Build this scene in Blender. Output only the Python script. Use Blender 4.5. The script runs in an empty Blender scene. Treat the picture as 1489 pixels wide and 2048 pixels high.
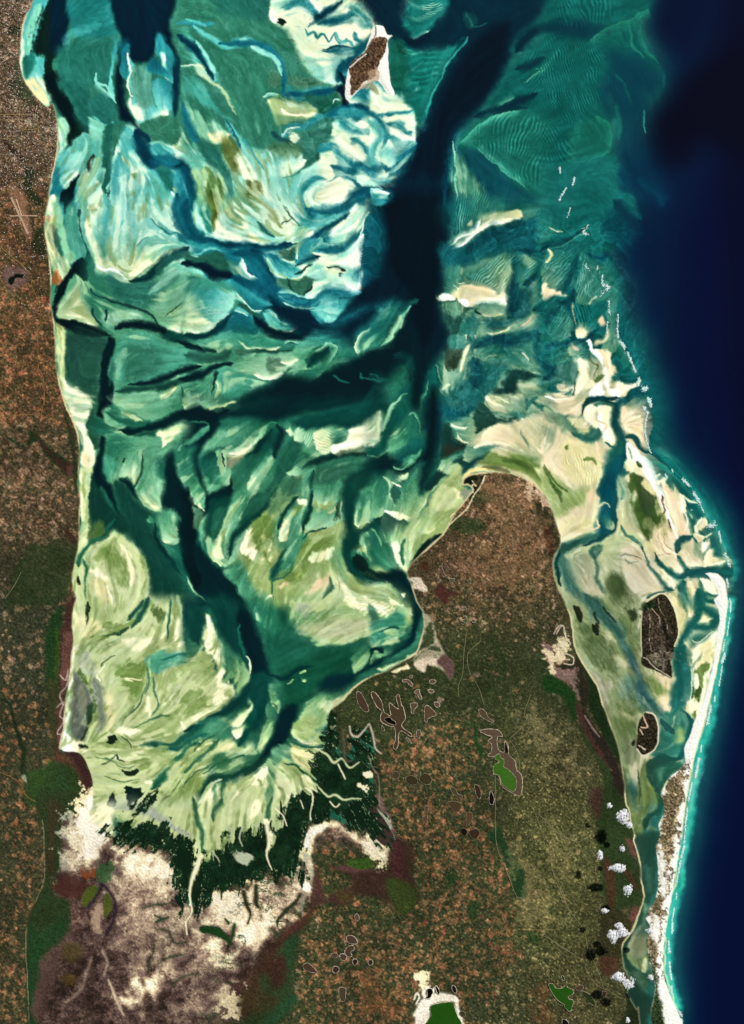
import bpy, bmesh, math, random
import numpy as np
from mathutils import Vector
R = math.radians
random.seed(7)
# ------------------------------------------------------------------ camera, sky, sun, exposure
# one unit is about one kilometre; PX(x, y) turns a map position (40 per unit) into a place on the ground
def PX(x, y): return ((x - 744.5) / 40.0, (1024.0 - y) / 40.0)
scn = bpy.context.scene
cam = bpy.data.cameras.new('camera'); camo = bpy.data.objects.new('camera', cam); scn.collection.objects.link(camo)
camo.location = (0, 0, 150.0); camo.rotation_euler = (0, 0, 0)
cam.sensor_fit = 'VERTICAL'; cam.sensor_height = 24.0
cam.lens = 12.0 / (25.6 / 150.0); cam.clip_start = 1.0; cam.clip_end = 4000.0
scn.camera = camo
SUN_EL, SUN_AZ = 50.0, 39.0
w = bpy.data.worlds.new('World'); scn.world = w; w.use_nodes = True
nt = w.node_tree; sky = nt.nodes.new('ShaderNodeTexSky'); sky.sky_type = 'NISHITA'; sky.sun_disc = False
sky.sun_elevation = R(SUN_EL); sky.sun_rotation = R(SUN_AZ)
nt.links.new(sky.outputs[0], nt.nodes['Background'].inputs[0]); nt.nodes['Background'].inputs[1].default_value = 0.05
sl = bpy.data.lights.new('sun', 'SUN'); sl.energy = 5.0; sl.angle = R(0.53); sl.color = (1.0, 0.965, 0.91)
so = bpy.data.objects.new('sun', sl); scn.collection.objects.link(so)
so.rotation_euler = (R(90 - SUN_EL), 0, R(180 - SUN_AZ)); so.location = (30, 40, 60)
scn.view_settings.view_transform = 'Standard'; scn.view_settings.look = 'None'
scn.view_settings.gamma = 1.0; scn.view_settings.exposure = EXPOSURE = -0.02
KGAIN = 1.31            # display value of a level white surface over its albedo, measured

# ------------------------------------------------------------------ the survey grid
STEP = 1.5; MARG = 84
gx = np.arange(-MARG, 1489 + MARG, STEP, dtype=np.float32)
gy = np.arange(-MARG, 2048 + MARG, STEP, dtype=np.float32)
W_, H_ = len(gx), len(gy)
X, Y = np.meshgrid(gx, gy)

def lattice(seed):
    return np.random.RandomState(seed).rand(256, 256).astype(np.float32)
_lat = {}
def vnoise(x, y, sc, seed):
    if seed not in _lat: _lat[seed] = lattice(seed)
    L = _lat[seed]; u = x / sc; v = y / sc
    i = np.floor(u).astype(np.int32); j = np.floor(v).astype(np.int32)
    fu = u - i; fv = v - j; fu = fu*fu*(3-2*fu); fv = fv*fv*(3-2*fv)
    i0 = i & 255; i1 = (i+1) & 255; j0 = j & 255; j1 = (j+1) & 255
    a = L[j0, i0]; b = L[j0, i1]; c = L[j1, i0]; d = L[j1, i1]
    return (a*(1-fu)+b*fu)*(1-fv) + (c*(1-fu)+d*fu)*fv
def fbm(x, y, sc, seed, octv=4, gain=.5):
    s = 0; a = 1; t = 0
    for k in range(octv):
        s = s + a*vnoise(x + 17.3*k, y - 9.1*k, sc/2**k, seed+k); t += a; a *= gain
    return s/t - .5
def sstep(a, b, x):
    t = np.clip((x-a)/(b-a), 0, 1); return t*t*(3-2*t)

# ------------------------------------------------------------------ map drawing language
SC = 3.7225
PAL = dict(W='fffdf0', C='f6efc4', c='e2dba0', b='e8d0a6', q='cdb08c',
  g0='d3dba6', g1='c2cf95', g2='9fb574', g3='7d9a52', g4='55773a', g5='35502a', g6='1d3522',
  P1='3f8f76', P2='2f7d6c', P3='2a6656', P4='1f5146', K='0c2620', K2='04171b',
  n0='021a2c', n1='03283c', n2='063e56', n3='0a5068',
  y1='8fe0cf', y2='62cdc4', y3='35a9b0', y4='17879a', y5='0a6a80', y6='06506a',
  m1='a9b3a0', m2='7f8a7c', m3='5a6258', br='a8683a', MG='0e2214', MG2='16301c')
RAMPS = {
 'N': 'fffbe2 e2f0c8 9fdfc8 62c4ba 38a2a4 1c818e 0c6074 054458 022638 011a28',
 'M': 'fff9d6 d4dca6 9cc9a0 64a982 3b8a6c 1f6c58 0c5046 053b39 02262a 011c22',
 'S': 'f7f4cc ccdc9f a7c587 76a877 478665 256a55 105047 073c3c 032c32 022329',
 'E': 'fff8de ecdab0 bfc294 7fa684 438a78 20756b 0f5c5e 064650 032e3e 021c2a'}
def hex2(s): return np.array([int(s[i:i+2], 16)/255. for i in (0, 2, 4)], np.float32)
RA = {k: np.array([hex2(t) for t in v.split()]) for k, v in RAMPS.items()}
ANCH = [(100,100,'N'),(500,150,'N'),(700,300,'N'),(300,400,'N'),(550,480,'N'),(800,300,'N'),(650,600,'N'),(480,560,'N'),(200,330,'N'),
 (150,620,'M'),(300,620,'M'),(300,750,'M'),(500,760,'M'),(650,760,'M'),(800,760,'M'),(300,900,'M'),(500,900,'M'),(700,900,'M'),(400,1050,'M'),(650,1000,'M'),(780,950,'M'),(780,1150,'M'),(500,1200,'M'),(250,1000,'M'),
 (200,1150,'S'),(250,1300,'S'),(350,1400,'S'),(400,1550,'S'),(550,1500,'S'),(600,1200,'S'),(600,1300,'S'),(750,1250,'S'),(850,1050,'S'),(300,1500,'S'),(500,1400,'S'),
 (950,150,'E'),(1100,200,'E'),(1250,250,'E'),(1000,450,'E'),(1150,550,'E'),(950,700,'E'),(1100,750,'E'),(1250,700,'E'),(1000,870,'E'),(1150,900,'E'),(1300,950,'E'),(1200,1050,'E'),(1400,1100,'E'),(1300,1150,'E'),(1400,1250,'E'),(1250,1350,'E'),(1350,1400,'E'),(1300,1600,'E'),(1280,1800,'E')]
def zone_weights():
    cx = X[::8, ::8]; cy = Y[::8, ::8]; Z = {k: np.zeros_like(cx) for k in RA}; tot = np.zeros_like(cx)
    for ax, ay, k in ANCH:
        q = 1.0/((cx-ax)**2 + (cy-ay)**2 + 900.)**2.2; Z[k] += q; tot += q
    out = {}
    for k in RA: out[k] = upsample(Z[k]/tot)
    return out
def upsample(a):
    yy = np.clip(np.arange(H_)/8., 0, a.shape[0]-1.001); xx = np.clip(np.arange(W_)/8., 0, a.shape[1]-1.001)
    i = yy.astype(int); j = xx.astype(int); fy = (yy-i)[:, None].astype(np.float32); fx = (xx-j)[None, :].astype(np.float32)
    i1 = np.minimum(i+1, a.shape[0]-1); j1 = np.minimum(j+1, a.shape[1]-1)
    return ((a[i][:, j]*(1-fx)+a[i][:, j1]*fx)*(1-fy) + (a[i1][:, j]*(1-fx)+a[i1][:, j1]*fx)*fy).astype(np.float32)
ZW = zone_weights()
ZONED = dict(y1='2.3', y2='3', y3='4.1', y4='5', y5='5.9', y6='6.6', n3='6.8', n2='7.2', n1='8.1', n0='8.8')
def color_of(code, sl):
    code = ZONED.get(code, code)
    if code in PAL: return hex2(PAL[code])
    if len(code) == 6 and not code.startswith('.'): return hex2(code)
    d = float(code); i = min(int(d), 8); f = d - i
    out = 0
    for k in RA: out = out + ZW[k][sl][..., None]*(RA[k][i]*(1-f) + RA[k][i+1]*f)
    return out

def color_d(d, sl):
    d = np.clip(d, 0, 8.999); i = d.astype(np.int32); f = (d-i)[..., None]; out = 0
    for k in RA: out = out + ZW[k][sl][..., None]*(RA[k][i]*(1-f) + RA[k][np.minimum(i+1, 9)]*f)
    return out
def smooth(pts, closed, n=4):
    P = [np.array(p, float) for p in pts]
    if len(P) < 3: return np.array(P)
    out = []; N = len(P)
    rng = range(N) if closed else range(N-1)
    for i in rng:
        p1 = P[i]; p2 = P[(i+1) % N]
        p0 = P[(i-1) % N] if closed or i > 0 else 2*p1-p2
        p3 = P[(i+2) % N] if closed or i < N-2 else 2*p2-p1
        for k in range(n):
            t = k/n
            out.append(.5*((2*p1)+(-p0+p2)*t+(2*p0-5*p1+4*p2-p3)*t*t+(-p0+3*p1-3*p2+p3)*t**3))
    if not closed: out.append(P[-1])
    return np.array(out)

OFFS = {}
def parse(txt):
    ops = []; ox = oy = 0.; sc = 1.
    for ln in txt.strip().split('\n'):
        ln = ln.strip()
        if not ln or ln[0] == '#': continue
        if ln[0] == '@':
            a = ln[1:].split(); ox, oy = float(a[0]), float(a[1]); sc = float(a[2]) if len(a) > 2 else SC; continue
        for one in ln.split(';'):
            if not one.strip(): continue
            head, pts = one.split(':')
            h = head.split()
            P = [(ox + float(p.split(',')[0])/sc, oy + float(p.split(',')[1])/sc) for p in pts.split()]
            ops.append((h[0], h[1:], P, sc)); OFFS[id(P)] = (ox, oy)
    return ops

def bbox(P, r):
    x0, y0 = P.min(0) - r; x1, y1 = P.max(0) + r
    i0 = max(0, int((x0+MARG)/STEP)); i1 = min(W_, int((x1+MARG)/STEP)+2)
    j0 = max(0, int((y0+MARG)/STEP)); j1 = min(H_, int((y1+MARG)/STEP)+2)
    return (slice(j0, j1), slice(i0, i1)) if i1 > i0 and j1 > j0 else None

def polydist(P, x, y, closed):
    """distance, along parameter, signed side, inside"""
    n = len(P); best = np.full(x.shape, 1e9, np.float32); side = np.zeros(x.shape, np.float32); par = np.zeros(x.shape, np.float32)
    ins = np.zeros(x.shape, bool)
    m = n if closed else n-1
    for i in range(m):
        ax, ay = P[i]; bx, by = P[(i+1) % n]; dx, dy = bx-ax, by-ay; l2 = dx*dx+dy*dy+1e-9
        px = x-ax; py = y-ay
        t = np.clip((px*dx+py*dy)/l2, 0, 1)
        d = (px-t*dx)**2 + (py-t*dy)**2
        k = d < best
        best = np.where(k, d, best)
        if closed:
            c = (ay > y) != (by > y)
            if dy != 0: ins ^= c & (x < (dx)*(y-ay)/dy+ax)
        else:
            side = np.where(k, dx*py-dy*px, side); par = np.where(k, (i+t)/m, par)
    return np.sqrt(best), par, side, ins

def wlist(s, sc): return np.array([float(v)/sc for v in s.split('/')], np.float32)

wig = WN = None
def paint(C, ops, XW, YW, STK, tiled=False):
    """C colour field; XW, YW surveyed positions with natural irregularity; STK streaks running with the flow"""
    for op, a, P, sc in ops:
        if op[0] == '!': continue
        al = 1.0; a = list(a); win = OFFS.get(id(P)) if tiled else None
        for q in range(len(a)):
            if '@' in a[q]: a[q], e = a[q].split('@'); al *= float(e)
        col = a[0]
        if op in ('A', 'AS'):
            fe = float(a[1])/sc if len(a) > 1 else 1.; rag = float(a[2])/sc if len(a) > 2 else 0.
            Q = smooth(P, True, 3) if op == 'A' else np.array(P)
            sl = bbox(Q, fe+rag+8)
            if sl is None: continue
            d, _, _, ins = polydist(Q, XW[sl], YW[sl], True)
            sd = np.where(ins, d, -d)
            if rag: sd = sd + rag*2*STK[sl]
            fe = max(fe, .9); grad = None
            cd = ZONED.get(col, col)
            if tiled and sc > 1.5 and cd not in PAL and len(cd) < 6 and float(cd) < 5.2:
                # a bank is steep on one side and dips away on the other
                c0 = np.array(P).mean(0); rad = max(3., np.abs(np.array(P)-c0).max()); hsh = math.sin(c0[0]*12.9+c0[1]*7.3)*1.25; gd = (math.sin(hsh), math.cos(hsh))
                g = np.clip(((XW[sl]-c0[0])*gd[0]+(YW[sl]-c0[1])*gd[1])/rad*1.3, -1, 1)
                fe = fe*np.where(g > 0, 1-.55*g, 1-2.2*g); grad = float(cd) - g*min(1.0, .35+float(cd)*.3) + .15
                fe = np.maximum(fe, .8)
            m = sstep(-1, 1, sd/fe)*al
            if sc > 1.5 and win is not None:
                tx0, ty0 = win; tx1 = tx0+400; ty1 = ty0+(410 if ty0 < 1590 else 448); xs = XW[sl]+wig[sl]; ys = YW[sl]+wig[sl]
                lo = P.min(0) if hasattr(P, 'min') else np.array(P).min(0); hi = np.array(P).max(0)
                if tx0 > 0 and lo[0] < tx0-2: m = m*sstep(tx0-24, tx0+30, xs)
                if tx1 < 1480 and hi[0] > tx1+2: m = m*sstep(tx1+24, tx1-30, xs)
                if ty0 > 0 and lo[1] < ty0-2: m = m*sstep(ty0-24, ty0+30, ys)
                if ty1 < 2040 and hi[1] > ty1+2: m = m*sstep(ty1+24, ty1-30, ys)
        elif op in ('L', 'ER', 'EL'):
            wd = wlist(a[1], sc); Q = smooth(P, False, 4)
            sl = bbox(Q, wd.max()*1.2+8)
            if sl is None: continue
            d, par, side, _ = polydist(Q, XW[sl], YW[sl], False)
            ww = np.interp(par, np.linspace(0, 1, len(wd)), wd) if len(wd) > 1 else wd[0]
            if op == 'L':
                so = float(a[2]) if len(a) > 2 else .5
                h = ww*.5*(1+1.3*WN[sl])*np.clip(np.minimum(par, 1-par)*7+.35, .35, 1) if tiled else ww*.5
                m = 1-sstep(h*(1-so), h*(1+so)+.6, d)
                if len(a) > 3: m = m*(np.clip(np.minimum(par, 1-par)*float(a[3]), 0, 1))
            else:
                tp = np.clip(np.minimum(par, 1-par)*7, 0, 1)
                s = side > 0 if op == 'ER' else side < 0
                g = np.clip(1-d/(ww*tp+.3), 0, 1)**1.5
                m = np.where(s, g, np.clip(1-d/1.6, 0, 1)*g)*np.minimum(1, tp*1.3)
            m = m*al
        elif op == 'RP':     # sand waves: wavelength angle amplitude feather
            wl = max(5.2, float(a[1])/sc*1.25); an = R(float(a[2])); am = float(a[3]); fe = float(a[4])/sc
            Q = smooth(P, True, 3); sl = bbox(Q, fe+8)
            if sl is None: continue
            d, _, _, ins = polydist(Q, XW[sl], YW[sl], True); sd = np.where(ins, d, -d); m = sstep(-fe, fe, sd)
            x = X[sl]; y = Y[sl]
            ph = (x*math.cos(an)+y*math.sin(an))/wl + 5.5*fbm(x, y, wl*11, 311, 4)
            s = np.sin(ph*2*math.pi); s = np.clip(s, -.4, 1)**1
            br = sstep(-.15, .2, fbm(x, y, wl*4, 77, 3)+.05)
            C[sl] = np.clip(C[sl] + (m*am*.33*s*br)[..., None]*(.25+C[sl]*1.0) , 0, 1); continue
        else: continue
        if tiled and op != 'A' and op != 'AS' and wd.max()*sc < 40 and col in ('K', 'K2', 'n0', 'n1', 'n2', 'n3'): m = m*.72
        cc = color_of(col, sl) if op not in ('A', 'AS') or grad is None else color_d(grad, sl)
        C[sl] = C[sl]*(1-m[..., None]) + cc*m[..., None]
    return C

def flow_field(ops):
    cx = X[::8, ::8]; cy = Y[::8, ::8]
    c2 = np.zeros_like(cx)+.0; s2 = np.zeros_like(cx)
    pts = []
    for op, a, P, sc in ops:
        if op in ('L', 'ER', 'EL', '!F'):
            Q = smooth(P, False, 2); wg = 3. if op == '!F' else 1.
            for i in range(len(Q)-1):
                dx, dy = Q[i+1]-Q[i]; L = math.hypot(dx, dy)
                if L < .1: continue
                th = math.atan2(dy, dx); pts.append(((Q[i][0]+Q[i+1][0])/2, (Q[i][1]+Q[i+1][1])/2, math.cos(2*th)*L*wg, math.sin(2*th)*L*wg))
    for x, y, c, s in pts:
        j = slice(max(0, int((y-160+MARG)/12)), int((y+160+MARG)/12)+1); i = slice(max(0, int((x-160+MARG)/12)), int((x+160+MARG)/12)+1)
        q = 1./((cx[j, i]-x)**2+(cy[j, i]-y)**2+120.)**1.5
        c2[j, i] += c*q; s2[j, i] += s*q
    th = .5*np.arctan2(upsample(s2), upsample(c2)+1e-12)
    return np.cos(th).astype(np.float32), np.sin(th).astype(np.float32)

def lic(N, u, v, n=11):
    J, I = np.meshgrid(np.arange(H_, dtype=np.float32), np.arange(W_, dtype=np.float32), indexing='ij')
    acc = N.copy()
    for sg in (1, -1):
        px = I.copy(); py = J.copy(); pu = u*sg; pv = v*sg
        for k in range(n):
            px += pu; py += pv
            ii = np.clip(px, 0, W_-1).astype(np.int32); jj = np.clip(py, 0, H_-1).astype(np.int32)
            uu = u[jj, ii]; vv = v[jj, ii]; f = np.where(uu*pu+vv*pv < 0, -1, 1); pu = uu*f; pv = vv*f
            acc += N[jj, ii]
    return acc/(2*n+1)
def wide(a, f):
    h = (a.shape[0]//f)*f; w2 = (a.shape[1]//f)*f; m = a[:h, :w2].reshape(h//f, f, w2//f, f).mean((1, 3)); m = blur(m, 2)
    yy = np.clip((np.arange(a.shape[0])+.5)/f-.5, 0, m.shape[0]-1.001); xx = np.clip((np.arange(a.shape[1])+.5)/f-.5, 0, m.shape[1]-1.001)
    i = yy.astype(int); j = xx.astype(int); fy = (yy-i)[:, None]; fx = (xx-j)[None, :]
    return ((m[i][:, j]*(1-fx)+m[i][:, j+1]*fx)*(1-fy) + (m[i+1][:, j]*(1-fx)+m[i+1][:, j+1]*fx)*fy).astype(np.float32)
def norm1(a): return (a-a.mean())/(a.std()+1e-9)
def blur(a, n=1):
    for _ in range(n):
        a = (a + np.roll(a, 1, 0) + np.roll(a, -1, 0))/3; a = (a + np.roll(a, 1, 1) + np.roll(a, -1, 1))/3
    return a
def worley(x, y, sc, seed):
    rs = np.random.RandomState(seed); G = rs.rand(256, 256, 4).astype(np.float32)
    u = x/sc; v = y/sc; i = np.floor(u).astype(np.int32); j = np.floor(v).astype(np.int32)
    b = np.full(x.shape, 9., np.float32); ida = np.zeros(x.shape, np.float32); idb = ida.copy()
    for dj in (-1, 0, 1):
        for di in (-1, 0, 1):
            g = G[(j+dj) & 255, (i+di) & 255]
            d = np.abs(i+di+g[..., 0]-u)+np.abs(j+dj+g[..., 1]-v)
            k = d < b; b = np.where(k, d, b); ida = np.where(k, g[..., 2], ida); idb = np.where(k, g[..., 3], idb)
    return b, ida, idb
WATER = '''
@ 0 0 1
A P1 14 6: 90,-90 580,-90 560,20 620,120 700,190 640,300 560,420 420,380 300,300 110,330 100,200 60,100
A 1 12: 540,-90 800,-90 790,60 700,120 690,190 830,230 835,270 780,380 720,460 720,580 640,600 560,560 520,480 560,380 640,300 690,230 640,170 590,120 545,40
A 1.2 14: 160,300 330,240 380,330 370,420 380,500 300,530 250,560 190,520 165,430
A 2 10: 370,330 560,300 640,330 620,480 500,490 400,460
A 4.6 20: 880,-90 1300,-90 1320,200 1300,330 1230,420 1100,430 1000,440 900,400 900,280 980,230 1020,140 1100,20
A 3.2 12: 885,420 1100,430 1210,520 1240,680 1300,800 1300,900 1100,960 960,940 900,860 885,760
A 1.5 14: 950,870 1080,830 1160,720 1200,680 1240,780 1300,800 1300,900 1330,900 1440,1040 1460,1140 1450,1190 1400,1400 1340,1560 1260,1560 1180,1350 1140,1230 1105,1130 1120,1070 1080,980 960,940
A 3 12: 110,560 330,540 460,560 480,660 330,680 150,660
A 3.4 12: 130,670 480,650 620,640 560,720 430,820 220,840 150,830 115,740
A 3 12: 190,860 420,860 560,850 790,850 800,1000 700,1130 560,1150 430,1080 330,1040 200,960
A g1 14: 150,1080 220,1060 300,1120 400,1290 460,1460 520,1560 640,1460 640,1600 560,1700 380,1720 250,1650 180,1600 140,1500 130,1300
A g2 14: 450,1060 560,980 700,1000 800,1150 830,1250 700,1230 520,1220
A g1 8: 810,1150 850,1060 930,950 900,930 840,1010 800,1100
A g1 14: 1120,1080 1200,1020 1240,1100 1290,1200 1290,1400 1240,1560 1200,1400 1150,1270 1110,1150
# ---- deep ocean to the east
A 001c3c 60: 1320,-90 1600,-90 1600,2200 1380,2200 1350,1950 1400,1600 1475,1250 1460,1080 1330,900 1310,760 1240,560 1230,380 1320,200
A 010f33 50: 1380,400 1600,300 1600,2200 1420,2200 1400,1900 1440,1600 1500,1250 1490,1050 1380,850 1350,700
A 000a26 50: 1440,-90 1600,-90 1600,1100 1480,900 1450,500
A 00081c 34: 1410,120 1600,60 1600,330 1420,290 1380,320 1340,335 1300,290 1300,230 1340,190
A 001230 20: 1390,100 1420,-90 1340,-90 1300,60
# ---- main channel
@ 740 0
A n2 110 20@.8: 560,-300 1480,-300 1380,0 1280,120 1090,300 1050,400 980,560 900,700 760,870 630,990 590,1100 540,1300 530,1526 530,1700 120,1700 150,1500 180,1390 240,1230 350,1040 420,880 480,680 560,500 620,390 460,360 300,370 180,290 0,80 -100,-60 0,-200 240,-60 250,200 300,290 420,220 560,80
A n1 50 14: 560,-300 1480,-300 1380,0 1280,120 1090,300 1050,400 980,560 900,700 760,870 630,990 590,1100 540,1300 530,1526 530,1700 120,1700 150,1500 180,1390 240,1230 350,1040 420,880 480,680 560,500 620,390 460,360 300,370 180,290 0,80 -100,-60 0,-200 240,-60 250,200 300,290 420,220 560,80
A 011826 50 8: 900,200 1050,200 960,560 800,800 600,980 560,1100 480,1500 200,1500 300,1200 430,950 560,640 700,400
@ 740 400
A n2 120 30@.8: 20,-100 590,-100 570,150 570,320 530,340 545,500 545,650 520,740 560,900 600,1000 570,1100 480,1200 430,1300 400,1526 300,1526 300,1200 120,1330 0,1400 -500,1500 -700,1620 -800,1600 -500,1400 -200,1250 60,1100 240,850 200,760 -100,820 -400,920 -700,870 -760,700 -500,740 -200,680 -20,560 -20,300 20,100
A n0 60 20: 60,-100 590,-100 570,150 570,320 530,340 545,500 545,650 520,740 560,900 600,1000 570,1100 480,1200 430,1300 400,1526 300,1526 300,1200 120,1330 0,1400 -500,1500 -700,1620 -800,1600 -500,1400 -200,1250 60,1100 240,850 200,760 -100,800 -400,900 -700,850 -760,700 -500,760 -200,700 20,560 20,300 60,100
A 01141e 40: 150,0 560,0 560,330 500,500 500,900 400,1100 330,900 300,700 150,500 130,200
'''
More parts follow.
